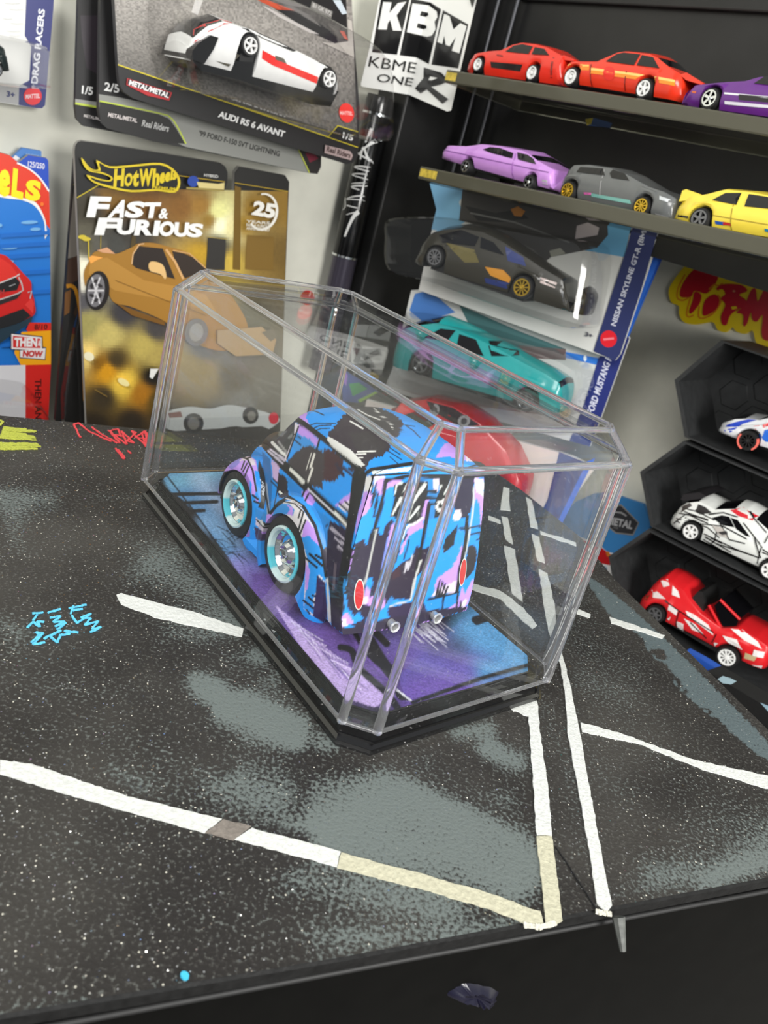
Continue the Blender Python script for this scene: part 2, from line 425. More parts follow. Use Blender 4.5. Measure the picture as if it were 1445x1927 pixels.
# paint sprayed on the top: grey drifts over black, kept per vertex
spray = Canvas(-60, 760, 1505, 1960, 0.5, (0, 0, 0))
def sp(pts, wd, soft, a, g=255): spray.stroke(pts, wd, (g, g, g), soft, a)
def sb(pts, wd, soft, a): spray.stroke(pts, wd, (0, 0, 0), soft, a)
sp([(0, 930), (90, 940)], 50, 70, .55); sp([(40, 1010), (20, 960)], 60, 70, .45); sp([(170, 935), (265, 940)], 14, 40, .35)
sp([(140, 985), (160, 990)], 20, 50, .35); sp([(0, 1175), (40, 1190)], 40, 60, .5); sp([(20, 1215), (30, 1225)], 20, 60, .3)
sp([(290, 1060), (380, 1110), (430, 1170)], 70, 110, .5); sp([(330, 1190), (430, 1225), (460, 1160)], 60, 90, .45)
sp([(400, 1300), (470, 1300), (560, 1390)], 60, 60, .95); sp([(430, 1330), (520, 1360)], 70, 60, .9); sp([(370, 1280), (420, 1330)], 40, 50, .8)
sp([(480, 1230), (520, 1260)], 40, 40, .7); sp([(470, 1400), (560, 1430), (620, 1420)], 40, 60, .5)
sp([(210, 1450), (270, 1480)], 20, 40, .45); sp([(430, 1470), (500, 1500)], 70, 90, .55); sp([(560, 1500), (700, 1480)], 60, 90, .45)
sp([(620, 1560), (760, 1500), (860, 1540)], 90, 80, .95); sp([(560, 1560), (640, 1600)], 50, 60, .8); sp([(700, 1580), (880, 1610), (960, 1660)], 90, 90, .85)
sp([(880, 1560), (930, 1560), (1000, 1620)], 60, 70, .8); sp([(560, 1650), (700, 1690), (850, 1710)], 60, 110, .55); sp([(600, 1760), (760, 1770), (960, 1740)], 40, 90, .5)
sp([(920, 1410), (960, 1440)], 50, 40, .85); sp([(860, 1380), (920, 1370)], 30, 40, .75); sp([(960, 1500), (990, 1420)], 40, 70, .4)
sp([(1020, 1330), (1060, 1420), (1100, 1600)], 22, 60, .35); sp([(1120, 1450), (1180, 1500)], 40, 110, .3); sp([(1100, 1280), (1180, 1310)], 30, 90, .3)
sp([(1230, 1640), (1340, 1640), (1445, 1590)], 50, 100, .65); sp([(1330, 1660), (1445, 1620)], 30, 50, .85); sp([(1300, 1560), (1445, 1540)], 40, 120, .3)
sp([(640, 1760), (800, 1765), (1000, 1745)], 10, 30, .5); sp([(300, 1860), (500, 1850), (640, 1805)], 12, 30, .45); sp([(0, 1900), (160, 1880)], 18, 30, .5)
sp([(940, 960), (1010, 1000), (1100, 1120)], 60, 120, .3); sp([(930, 1080), (990, 1160)], 40, 90, .35)
sp([(100, 1320), (420, 1420), (760, 1500)], 120, 260, .22); sp([(250, 1000), (420, 1160)], 60, 200, .25); sp([(300, 1480), (560, 1560), (900, 1640)], 120, 220, .25); sp([(80, 880), (260, 900)], 20, 90, .3)
sp([(1080, 1250), (1250, 1420), (1400, 1560)], 90, 220, .22); sp([(240, 1090), (330, 1040)], 20, 70, .35); sp([(500, 1300), (610, 1400)], 40, 60, .7); sp([(640, 1440), (800, 1440)], 30, 80, .4); sp([(0, 1290), (200, 1300)], 40, 160, .2); sp([(120, 1600), (420, 1720), (700, 1780)], 60, 220, .22)
sp([(700, 1640), (820, 1690)], 60, 120, .5); sp([(1060, 1180), (1200, 1260)], 30, 120, .28); sp([(920, 1520), (1000, 1640)], 60, 90, .5); sp([(1150, 1680), (1280, 1660)], 20, 70, .4)
for pa, pb, wd in (((180, 1280), (470, 1205), 34), ((330, 1220), (560, 1330), 26), ((250, 1340), (420, 1440), 40), ((60, 1010), (240, 960), 40), ((560, 1440), (760, 1420), 40), ((120, 1700), (560, 1590), 60), ((880, 1440), (980, 1470), 40), ((600, 1330), (560, 1530), 16), ((440, 1290), (640, 1200), 22), ((380, 1400), (640, 1440), 22), ((0, 1330), (380, 1340), 40), ((560, 1590), (480, 1640), 40), ((760, 1440), (960, 1540), 26), ((0, 900), (270, 905), 26)):
    sb([pa, pb], wd, 40, .65)
spray.blur()
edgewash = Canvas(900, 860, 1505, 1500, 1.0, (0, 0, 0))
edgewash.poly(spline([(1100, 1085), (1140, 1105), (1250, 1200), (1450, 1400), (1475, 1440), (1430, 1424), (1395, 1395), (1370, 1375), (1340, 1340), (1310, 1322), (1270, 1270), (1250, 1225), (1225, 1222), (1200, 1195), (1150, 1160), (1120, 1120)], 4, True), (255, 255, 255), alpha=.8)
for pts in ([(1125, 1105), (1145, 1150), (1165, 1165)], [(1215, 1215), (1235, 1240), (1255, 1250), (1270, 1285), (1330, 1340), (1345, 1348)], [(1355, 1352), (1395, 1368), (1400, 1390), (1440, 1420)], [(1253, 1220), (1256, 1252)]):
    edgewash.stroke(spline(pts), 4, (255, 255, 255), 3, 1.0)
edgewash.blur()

def grid_fill(outl, step, z):
    """flat top as a fine grid trimmed to its outline"""
    p = np.array(outl); n = len(p); pts = [Vector(q) for q in dense(outl, step*2)]; m = len(pts)
    x0, y0 = p.min(0); x1, y1 = p.max(0)
    return p, x0, y0, x1, y1
# fine patch where the camera sees the top, coarse elsewhere
gx = np.arange(-2.9, 1.75, .011); gy = np.arange(.35, 3.1, .011)
GX, GY = np.meshgrid(gx, gy); P3 = np.stack([GX, GY, 0*GX], -1).reshape(-1, 3)
def inside(P, poly):
    r = np.zeros(len(P), bool); n = len(poly)
    for i in range(n):
        a, b = poly[i], poly[(i+1) % n]
        if a[1] == b[1]: continue
        r ^= ((a[1] > P[:, 1]) != (b[1] > P[:, 1])) & (P[:, 0] < (b[0]-a[0])*(P[:, 1]-a[1])/(b[1]-a[1])+a[0])
    return r
def shrink(poly, d):
    p = np.array(poly); n = len(p); out = []
    ar = sum(p[i][0]*p[(i+1) % n][1]-p[(i+1) % n][0]*p[i][1] for i in range(n)); sg = 1 if ar > 0 else -1
    for i in range(n):
        a = p[i]-p[i-1]; b = p[(i+1) % n]-p[i]; a = a/np.linalg.norm(a); b = b/np.linalg.norm(b)
        q = sg*np.array([-(a+b)[1], (a+b)[0]]); q /= np.linalg.norm(q); out.append(tuple(p[i]+q*d/max(.4, abs(q@(sg*np.array([-a[1], a[0]]))))))
    return out
asph = bpy.data.materials.new('asphalt_paint'); asph.use_nodes = True
def build_asphalt():
    nt = asph.node_tree; b = nt.nodes['Principled BSDF']; N = nt.nodes.new; L = nt.links.new
    tc = N('ShaderNodeTexCoord'); at = N('ShaderNodeAttribute'); at.attribute_name = 'Spray'
    sep = N('ShaderNodeSeparateColor'); L(at.outputs['Color'], sep.inputs[0])
    n1 = N('ShaderNodeTexNoise'); n1.inputs['Scale'].default_value = 1500; n1.inputs['Detail'].default_value = 3
    n2 = N('ShaderNodeTexNoise'); n2.inputs['Scale'].default_value = 28; n2.inputs['Detail'].default_value = 5
    for n in (n1, n2): L(tc.outputs['Object'], n.inputs['Vector'])
    def math_(op, a, c):
        m = N('ShaderNodeMath'); m.operation = op; m.use_clamp = False
        for i, q in enumerate((a, c)):
            if isinstance(q, (int, float)): m.inputs[i].default_value = q
            else: L(q, m.inputs[i])
        return m.outputs[0]
    def ramp(v, a, c, t0=0., t1=1.):
        r = N('ShaderNodeMapRange'); r.interpolation_type = 'SMOOTHSTEP'
        for k, q in zip(('From Min', 'From Max', 'To Min', 'To Max'), (a, c, t0, t1)): r.inputs[k].default_value = q
        L(v, r.inputs['Value']); return r.outputs['Result']
    def mixc(f, a, c):
        m = N('ShaderNodeMix'); m.data_type = 'RGBA'
        if isinstance(f, float): m.inputs['Factor'].default_value = f
        else: L(f, m.inputs['Factor'])
        for k, q in (('A', a), ('B', c)):
            if isinstance(q, tuple): m.inputs[k].default_value = (*lin(q), 1)
            else: L(q, m.inputs[k])
        return m.outputs['Result']
    dark = mixc(ramp(n2.outputs['Fac'], .35, .7), (40, 38, 37), (62, 60, 57))
    dark = mixc(ramp(n1.outputs['Fac'], .52, .7, 0., .55), dark, (96, 96, 92))
    # spray lands on the tops of the grain: thin spray leaves black pits
    thr = math_('ADD', math_('MULTIPLY', sep.outputs[0], 1.1), math_('MULTIPLY', math_('SUBTRACT', n1.outputs['Fac'], .5), 2.2))
    c = mixc(ramp(thr, .25, .85, 0., .92), dark, (104, 112, 110))
    thr2 = math_('ADD', sep.outputs[1], math_('MULTIPLY', math_('SUBTRACT', n1.outputs['Fac'], .5), 1.2))
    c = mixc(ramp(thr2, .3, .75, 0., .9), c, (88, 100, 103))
    L(c, b.inputs['Base Color'])
    # tiny metal flakes in the paint, each with its own tilt
    vo = N('ShaderNodeTexVoronoi'); vo.inputs['Scale'].default_value = 1250; L(tc.outputs['Object'], vo.inputs['Vector'])
    fl = ramp(vo.outputs['Distance'], .12, .24, 1., 0.)
    sc_ = N('ShaderNodeSeparateColor'); L(vo.outputs['Color'], sc_.inputs[0])
    pick = math_('MULTIPLY', fl, ramp(sc_.outputs[2], .42, .46))
    bp = N('ShaderNodeBump'); bp.inputs['Strength'].default_value = .55; bp.inputs['Distance'].default_value = .0003
    L(n1.outputs['Fac'], bp.inputs['Height'])
    geo = N('ShaderNodeNewGeometry'); vm = N('ShaderNodeVectorMath'); vm.operation = 'SUBTRACT'; vm.inputs[1].default_value = (.5, .5, .5); L(vo.outputs['Color'], vm.inputs[0])
    v2 = N('ShaderNodeVectorMath'); v2.operation = 'MULTIPLY'; v2.inputs[1].default_value = (1.3, 1.3, 0); L(vm.outputs[0], v2.inputs[0])
    v3 = N('ShaderNodeVectorMath'); v3.operation = 'ADD'; L(v2.outputs[0], v3.inputs[0]); L(geo.outputs['Normal'], v3.inputs[1])
    v4 = N('ShaderNodeVectorMath'); v4.operation = 'NORMALIZE'; L(v3.outputs[0], v4.inputs[0])
    g = N('ShaderNodeBsdfGlossy'); g.inputs['Roughness'].default_value = .2; g.inputs['Color'].default_value = (.95, .93, .9, 1); L(v4.outputs[0], g.inputs['Normal'])
    b.inputs['Roughness'].default_value = .5; b.inputs['Specular IOR Level'].default_value = .22; L(bp.outputs['Normal'], b.inputs['Normal'])
    mx = N('ShaderNodeMixShader'); out = nt.nodes['Material Output']; clear_of = math_('MULTIPLY', pick, ramp(sep.outputs[0], .3, .8, 1., .12))
    L(clear_of, mx.inputs[0]); L(b.outputs[0], mx.inputs[1]); L(g.outputs[0], mx.inputs[2]); L(mx.outputs[0], out.inputs[0])
build_asphalt(); MATS['asphalt_paint'] = asph

inner = shrink(outline, .004)
ok = inside(P3, inner).reshape(GX.shape)
idx = -np.ones(GX.shape, int); quads = ok[:-1, :-1] & ok[1:, :-1] & ok[:-1, 1:] & ok[1:, 1:]
use = np.zeros(GX.shape, bool)
for dy in (0, 1):
    for dx in (0, 1): use[dy:GX.shape[0]-1+dy, dx:GX.shape[1]-1+dx] |= quads
idx[use] = np.arange(use.sum()); J, I = np.nonzero(quads)
# pull the trimmed border onto the true outline so the edge is clean
nq = np.zeros(GX.shape, int)
for dy in (0, 1):
    for dx in (0, 1): nq[dy:GX.shape[0]-1+dy, dx:GX.shape[1]-1+dx] += quads
PG = P3.reshape(*GX.shape, 3).copy(); brd = use & (nq < 4); pb = PG[brd][:, :2]; best = np.full(len(pb), 9.); tgt = pb.copy()
for i in range(len(inner)):
    p0, p1 = np.array(inner[i]), np.array(inner[(i+1) % len(inner)]); d = p1-p0; t = np.clip(((pb-p0)@d)/(d@d), 0, 1); q = p0+t[:, None]*d; D = np.linalg.norm(pb-q, axis=1)
    m = D < best; best[m] = D[m]; tgt[m] = q[m]
near = best < .03; pb[near] = tgt[near]; tmp = PG[brd]; tmp[:, :2] = pb; PG[brd] = tmp; P3 = PG.reshape(-1, 3)
vt = P3.reshape(*GX.shape, 3)[use]-np.array([.1, 1.5, 0])
ft = np.stack([idx[J, I], idx[J, I+1], idx[J+1, I+1], idx[J+1, I]], -1)
top = mesh('tabletop', vt, ft, asph, table)
pxv = pix(P3.reshape(*GX.shape, 3)[use])
a = top.data.attributes.new('Spray', 'FLOAT_COLOR', 'POINT'); c = np.zeros((len(vt), 4), np.float32); c[:, 3] = 1
def enc(v): return v
c[:, 0] = enc(spray.look(pxv)[:, 0])
ew = (pxv[:, 0] > 905) & (pxv[:, 1] > 865); c[ew, 1] = enc(edgewash.look(pxv[ew])[:, 0]); a.data.foreach_set('color', c.ravel())
slabm = mat('table_edge_black', (24, 24, 24), rough=.45, spec=.2, grain=.35, gscale=700, bump=.3)
o1 = tl(outline); o2 = tl(shrink(outline, .005)); n = len(o1)
V = [(x, y, -.0008) for x, y in o2]+[(x, y, -.004) for x, y in o1]+[(x, y, -.024) for x, y in o1]+[(x, y, -.024) for x, y in o2]
F = [list(range(n)) if sum(o1[i][0]*o1[(i+1) % n][1]-o1[(i+1) % n][0]*o1[i][1] for i in range(n)) > 0 else list(range(n))[::-1]]
for k in range(3): F += [(k*n+i, (k+1)*n+i, (k+1)*n+(i+1) % n, k*n+(i+1) % n) for i in range(n)]
mesh('table_slab', V, F, slabm, table)
# front panel under the slab
def fpt(s_, d, z): q = D1+dirF*s_+nF*d; return (q[0]-.1, q[1]-1.5, z)
Lf = np.linalg.norm(front_right-D1)
V, F = merge([([fpt(s_, d, z) for s_ in (-1.4, Lf-.02) for d in (-.006, -.14) for z in (-.026, -1.49)], [(0, 1, 3, 2), (4, 6, 7, 5), (0, 4, 5, 1), (2, 3, 7, 6), (0, 2, 6, 4), (1, 5, 7, 3)])])
mesh('front_panel', V, F, mat('black_laminate', (9, 9, 8), rough=.35, spec=.06, grain=.2, gscale=150), table)
V, F = tube(fpt(-1.4, -.002, -.038), fpt(Lf, -.002, -.038), .005, 10); mesh('edge_trim', V, F, BLACKM, table, smooth=True)
q0, q1 = np.array(front_right), np.array(outline[5]); dd = (q1-q0)
V, F = prism(tl([tuple(q0+dd*.05), tuple(q1), tuple(C1), tuple(C1-np.array([.12, .05])), tuple(q0-dirF*.1)]), -1.49, -.026)
mesh('side_panel', V, F, MATS['black_laminate'], table)
# painted parking lines
linem = mat('white_line_paint', (204, 206, 202), rough=.6, grain=.10, gscale=1400, bump=.5)
cream = mat('cream_line_paint', (186, 183, 160), rough=.6, grain=.12, gscale=1400, bump=.5)
greyline = mat('scuffed_line_paint', (120, 113, 106), rough=.6, grain=.2, gscale=1400, bump=.5)
def paint_line(quad, m, label=None, jit=1.1):
    pts = dense(quad, 9, jit); q = [T2(x, y) for x, y in pts]; V, F = prism([(x-.1, y-1.5) for x, y in q], .0002, .0022)
    mesh('parking_line', V, F, m, table, label=label)
paint_line([(0, 1432), (60, 1440), (240, 1500), (418, 1543), (385, 1568), (230, 1526), (0, 1458)], linem)
paint_line([(420, 1543), (472, 1556), (440, 1582), (386, 1568)], greyline, 'grey scuffed stretch of a white line')
paint_line([(474, 1560), (640, 1604), (634, 1632), (440, 1580)], linem)
paint_line([(642, 1606), (800, 1648), (930, 1685), (1000, 1712), (1016, 1716), (1022, 1742), (985, 1738), (930, 1715), (800, 1676), (634, 1634)], cream, 'line yellowed to cream')
paint_line([(1009, 1575), (1038, 1575), (1058, 1735), (1040, 1742), (1026, 1738)], cream, 'line yellowed to cream')
paint_line([(985, 1325), (1010, 1312), (1015, 1370), (1030, 1480), (1038, 1573), (1009, 1573), (1003, 1480), (994, 1350), (958, 1334)], linem)
paint_line([(219, 1121), (228, 1118), (280, 1132), (360, 1152), (458, 1184), (455, 1200), (360, 1178), (290, 1162), (228, 1138)], linem)
paint_line([(1047, 1222), (1056, 1222), (1072, 1290), (1090, 1380), (1112, 1500), (1130, 1600), (1150, 1705), (1142, 1717), (1122, 1702), (1108, 1600), (1086, 1480), (1068, 1380), (1062, 1300)], linem)
paint_line([(1092, 1360), (1180, 1385), (1300, 1430), (1450, 1462), (1475, 1490), (1440, 1484), (1330, 1452), (1200, 1400), (1094, 1378)], linem)
paint_line([(1075, 1143), (1110, 1157), (1110, 1163), (1070, 1152)], linem); paint_line([(1146, 1162), (1250, 1196), (1246, 1202), (1150, 1174)], linem)
paint_line([(947, 917), (957, 920), (960, 963), (942, 960)], linem); paint_line([(943, 972), (956, 975), (965, 1025), (950, 1015)], linem); paint_line([(948, 1028), (968, 1035), (983, 1133), (962, 1118)], linem)
paint_line([(989, 936), (1000, 942), (1012, 995), (998, 992)], linem); paint_line([(1000, 1005), (1014, 1012), (1025, 1060), (1010, 1055)], linem)
paint_line([(1013, 1072), (1030, 1080), (1042, 1135), (1050, 1215), (1040, 1225), (1028, 1170)], linem)
paint_line([(1016, 1000), (1084, 1022), (1084, 1028), (1018, 1006)], linem); paint_line([(918, 972), (942, 980), (942, 986), (918, 979)], linem)
paint_line([(890, 1100), (940, 1112), (985, 1145), (1010, 1178), (1000, 1185), (940, 1128), (888, 1110)], linem)
# chalk scribbles
def scribble(strokes, w, rgb, name, label):
    V, F = [], []
    for st in strokes:
        q = [T2(x, y) for x, y in dense(st, 5, .8, closed=False)]; q = [(x-.1, y-1.5) for x, y in q]
        for i_ in range(len(q)-1):
            v, f = prism(ribbon([q[i_], q[i_+1]], w*random.uniform(.75, 1.1)), .0004, .0026+.0006*random.random()); k = len(V); V += v; F += [[i+k for i in t] for t in f]
    mesh(name, V, F, mat('chalk_%d_%d' % rgb[:2], rgb, rough=.9, grain=.2, gscale=2500), table, label=label)
z = Z(0, 760, .346)
scribble([z((437, 185), (402, 116), (428, 108), (500, 160), (605, 207)), z((500, 130), (560, 172), (640, 215)), z((590, 145), (650, 215), (600, 150), (640, 140), (660, 180), (610, 165), (690, 222), (660, 150), (730, 215), (690, 205), (740, 160), (715, 150), (795, 235), (770, 165), (800, 160), (795, 190), (735, 185), (790, 150), (800, 235)),
          z((628, 245), (672, 302), (678, 298), (640, 250)), z((692, 258), (712, 272))], .006, (226, 72, 78), 'chalk_scribble', 'red chalk scribble')
yl = [z((0, 90), (15, 100), (0, 118))]
for k in range(16): yl.append(z((20-k*1.5, 128+k*4), (150+random.uniform(-20, 50), 140+k*4+random.uniform(-6, 6)))); 
for k in range(7): yl.append(z((0, 215+k*6), (150+random.uniform(-10, 85), 213+k*6+random.uniform(-4, 9))))
scribble(yl, .007, (176, 182, 70), 'chalk_scribble', 'yellow chalk scribble')
scribble([z((375, 1115), (470, 1095)), z((400, 1100), (385, 1145)), z((395, 1125), (450, 1118)), z((390, 1155), (420, 1195), (495, 1145), (440, 1165), (495, 1170), (460, 1205), (535, 1185), (500, 1230), (550, 1218), (490, 1245)),
          z((175, 1145), (235, 1137)), z((200, 1150), (180, 1180)), z((150, 1220), (180, 1190), (215, 1215), (200, 1185), (240, 1190)), z((260, 1140), (330, 1118)), z((270, 1165), (330, 1160), (290, 1190), (350, 1185), (300, 1215), (360, 1195), (310, 1230)),
          z((170, 1300), (215, 1260), (195, 1245), (235, 1250), (180, 1312), (245, 1300)), z((240, 1280), (330, 1235), (270, 1265), (310, 1300), (330, 1260), (380, 1255), (350, 1235), (425, 1247))], .0045, (92, 190, 226), 'chalk_scribble', 'light blue chalk scribble')
v, f = prism([(x-.1, y-1.5) for x, y in (T2(*q) for q in ell(347, 1838, 9, 7, .6, 9))], 0, .004); mesh('paint_spot', v, f, mat('cyan_paint', (62, 178, 214), rough=.5), table, label='cyan paint spot')
# dried drip hanging over the front edge, crack in the top
d0 = T2(1165, 1722); dp = [(d0[0]-.1+nF[0]*k*.012, d0[1]-1.5+nF[1]*k*.012, -.004-.012*k) for k in range(4)]
V, F = merge([tube(dp[k], dp[k+1], .011-.002*k, 8, .009-.002*k) for k in range(3)]); mesh('paint_drip', V, F, mat('dried_paint', (84, 86, 83), rough=.6, grain=.3, gscale=900), table, smooth=True, label='dried grey paint drip')
scribble([[(1045, 1595), (1075, 1640), (1120, 1710)]], .0018, (24, 24, 25), 'crack', None)
scribble([[(985, 1742), (1012, 1746), (1045, 1738)], [(1120, 1716), (1150, 1722)]], .009, (206, 204, 190), 'paint_blob', 'white paint lump on the edge')

# ------------------------------------------------------------------ the acrylic case
CX0, CY0, CYAW = -.1014, 1.7199, .7438
CASE = Frame((CX0, CY0, 0), (math.cos(CYAW), math.sin(CYAW), 0), (-math.sin(CYAW), math.cos(CYAW), 0))
def octa(L, W, c, z): 
    a, l = W/2, L/2
    return [(-a, -l+c, z), (-a+c, -l, z), (a-c, -l, z), (a, -l+c, z), (a, l-c, z), (a-c, l, z), (-a+c, l, z), (-a, l-c, z)]
case = thing('display_case', CASE, 'clear acrylic display case with cut corners on a black plinth on the table', 'display case')
LW = (1.116, .580)
def loft(rings, capb=True, capt=True):
    V = [p for r in rings for p in r]; n = len(rings[0]); F = []
    for k in range(len(rings)-1): F += [(k*n+i, k*n+(i+1) % n, (k+1)*n+(i+1) % n, (k+1)*n+i) for i in range(n)]
    if capb: F.append(list(range(n))[::-1])
    if capt: F.append(list(range((len(rings)-1)*n, len(rings)*n)))
    return V, F
def O(d, c, z): return octa(LW[0]-2*d, LW[1]-2*d, c, z)
V, F = loft([O(.000, .049, 0), O(.0, .049, .014), O(.006, .049, .020), O(.010, .05, .020), O(.012, .05, .040), O(.03, .05, .040), O(.03, .05, .062)])
basem = mat('black_plinth_plastic', (16, 16, 17), rough=.12, coat=.3); base = mesh('base', V, F, basem, case)
V, F = loft([O(-.004, .05, .001), O(-.004, .05, .009), O(.002, .05, .009), O(.002, .05, .001)], False, False); mesh('base_flange', V, F, CLEAR, base)
rb, rm, rt = O(0, .0488, .058), O(.013, .0459, .589), O(.061, .0243, .642)
th = .016
ib, im, it = O(th, .045, .058), O(.013+th, .0425, .583), O(.061+th*.6, .022, .642-th)
V, F = loft([ib, rb, rm, rt], False, True); k = len(V)
V2, F2 = loft([ib, im, it], False, True); F += [[i+k for i in f[::-1]] for f in F2]; V += V2
lid = mesh('lid', V, F, CLEAR, case)
def rods(segs, r, n=8): return merge([tube(a, b, r, n) for a, b in segs])
for i in range(8):
    V, F = tube(rb[i], rm[i], .0095, 10); mesh('corner_edge', V, F, EDGE, lid, smooth=True)
V, F = rods([(rm[i], rt[i]) for i in range(8)]+[(rm[i], rm[(i+1) % 8]) for i in range(8)], .0075, 10); mesh('shoulder_edges', V, F, EDGE, lid, smooth=True)
V, F = rods([(rt[i], rt[(i+1) % 8]) for i in range(8)], .006, 10); mesh('roof_edges', V, F, EDGE, lid, smooth=True)
V, F = rods([(rb[i], rb[(i+1) % 8]) for i in range(8)], .0045, 10); mesh('rim', V, F, EDGE, lid, smooth=True)
# painted insert lying on the plinth
ins = Canvas(240, 820, 1060, 1380, 1.5, (34, 32, 34))
z3 = Z(380, 730, .3945); z4 = Z(250, 1000, .346); z5 = Z(600, 1000, .346); z8 = Z(0, 760, .346)
P = ins
P.poly(z8((862, 362), (1240, 335), (1500, 330), (1560, 560), (1500, 700), (1500, 950), (1420, 1010), (1385, 1030), (1330, 950), (1060, 590), (980, 510), (930, 480)), (92, 140, 186), jag=1)
P.stroke(z8((950, 420), (1240, 380)), 30, (120, 178, 208), 26, .9); P.stroke(z8((1080, 400), (1260, 620)), 30, (168, 192, 222), 40, .8)
P.stroke(z8((1120, 640), (1330, 760)), 30, (130, 170, 210), 30, .8); P.stroke(z8((1300, 880), (1400, 960)), 40, (150, 140, 205), 40, .9); P.stroke(z8((1240, 440), (1380, 800)), 46, (92, 96, 130), 50, .8)
for q in ([(890, 492), (1210, 488)], [(960, 540), (1180, 532)], [(1000, 584), (1110, 580)]): P.stroke(z8(*q), 7, (28, 28, 32))
P.stroke(z8((885, 360), (1060, 590), (1300, 930), (1390, 1035)), 3, (28, 28, 32))
for k in range(26):
    x, y = random.uniform(1130, 1400), random.uniform(660, 860); a = random.uniform(-.7, .9); L_ = random.uniform(60, 170)
    P.stroke(z8((x, y), (x+L_*.5*math.cos(a), y+L_*.5*math.sin(a)+8), (x+L_*math.cos(a+.3), y+L_*math.sin(a+.3))), 1.8, (26, 28, 40), w2=.6)
P.poly(z4((650, 230), (900, 250), (1000, 400), (1500, 420), (1700, 600), (1500, 1000), (1350, 960), (1150, 900), (830, 490), (650, 330)), (70, 52, 104), jag=1)
P.stroke(z4((700, 300), (900, 520), (1250, 800)), 90, (104, 78, 150), 60, .9); P.stroke(z4((900, 430), (1150, 450)), 36, (44, 34, 66), 40, .9)
P.stroke(z5((500, 620), (900, 760), (760, 830)), 90, (112, 82, 168), 70, .9); P.stroke(z5((350, 560), (600, 640)), 50, (104, 92, 160), 60, .8)
P.poly(z5((1080, 520), (1160, 630), (1160, 700), (880, 790), (520, 920), (460, 880), (430, 780), (700, 560), (780, 470), (900, 425), (930, 440)), (96, 82, 156), jag=1)
P.stroke(z5((850, 480), (1120, 640)), 60, (84, 150, 200), 60, .95); P.stroke(z5((800, 560), (1100, 690), (900, 760)), 50, (92, 160, 208), 60, .9); P.stroke(z5((520, 880), (760, 800)), 50, (112, 84, 170), 50, .9)
P.stroke(z5((560, 700), (800, 760)), 30, (110, 100, 178), 50, .8); P.stroke(z5((640, 600), (760, 620)), 36, (66, 70, 90), 50, .7)
for k in range(26):
    x0 = random.uniform(480, 620); y0 = random.uniform(455, 545); P.stroke(z5((x0, y0), (x0+random.uniform(70, 130), y0+random.uniform(60, 110))), 1.6, (226, 224, 240), 1, .75)
P.poly(z5((760, 560), (740, 620), (700, 560), (620, 450), (680, 430)), (70, 66, 78), alpha=.0)
# lilac sweep and black tongues
P.poly(z4((770, 395), (860, 470), (1010, 600), (1190, 740), (1230, 770), (1380, 900), (1370, 930), (1310, 955), (1150, 905), (1060, 800), (900, 610), (820, 480)), (186, 162, 214), jag=1)
for k in range(30):
    a = random.random(); x0, y0 = 820+a*300, 450+a*290
    P.stroke(z4((x0, y0), (x0+random.uniform(90, 190), y0+random.uniform(80, 170))), 1.6, random.choice([(226, 214, 240), (120, 96, 165), (96, 76, 140)]), 1, .8)
P.stroke(z4((1160, 520), (1230, 640), (1390, 800), (1420, 900)), 6, (112, 84, 160), 3)
for q, wd in ([[(1130, 630), (1190, 650), (1230, 740), (1380, 880), (1440, 960)], 13], [[(1200, 540), (1290, 680), (1400, 770)], 9], [[(1290, 600), (1350, 700), (1420, 790)], 22], [[(1310, 540), (1380, 610)], 14]):
    P.stroke(spline(z4(*q)), wd, (30, 28, 32), 3)
P.stroke(z5((850, 480), (960, 455), (860, 490)), 14, (30, 29, 33), 2); P.stroke(z5((960, 440), (1080, 530)), 16, (28, 28, 30), 2)
P.stroke(z5((1080, 530), (1165, 640), (1165, 720), (880, 800), (510, 930)), 8, (28, 28, 30), 2)
P.poly(z5((160, 990), (200, 985), (290, 1015), (300, 1022), (230, 1020)), (104, 78, 160), jag=1); P.poly(z5((415, 860), (505, 920), (440, 920), (415, 890)), (30, 28, 30)); P.stroke(z5((425, 862), (500, 920)), 3, (235, 235, 240))
P.blur()
oi = [p[:2] for p in O(.034, .045, 0)]; nx, ny = 150, 300
xs = np.linspace(-LW[1]/2+.034, LW[1]/2-.034, nx+1); ys = np.linspace(-LW[0]/2+.034, LW[0]/2-.034, ny+1)
GX, GY = np.meshgrid(xs, ys); cut = .045
cl = np.maximum(0, (np.abs(GX)-(xs[-1]-cut))+(np.abs(GY)-(ys[-1]-cut))-cut)
GX = GX-np.sign(GX)*cl/2; GY = GY-np.sign(GY)*cl/2
vi = np.stack([GX, GY, 0*GX+.0665], -1).reshape(-1, 3)
fi = [(j*(nx+1)+i, j*(nx+1)+i+1, (j+1)*(nx+1)+i+1, (j+1)*(nx+1)+i) for j in range(ny) for i in range(nx)]
insert = mesh('painted_insert', vi, fi, mat('sprayed_board', rough=.55, spec=.3, attr=True, grain=.28, gscale=2200), base, cols=ins.look(pix(CASE.world(vi))), label='board sprayed blue and purple with a black border')
V, F = prism(oi, .0615, .066); mesh('insert_core', V, F, BLACKM, insert)

# ================================================================== THE PAINTED PANEL VAN IN THE CASE
za = Z(400, 740, .19377); zb = Z(480, 880, .19377); zc = Z(660, 840, .19377); zd = Z(540, 740, .27682)
BLU, LIL, DRK, MRN, WHT, BLK = (22, 150, 240), (196, 150, 236), (40, 31, 54), (66, 40, 50), (232, 230, 224), (20, 20, 23)
PT = Canvas(395, 735, 945, 1215, 2.2, BLU)
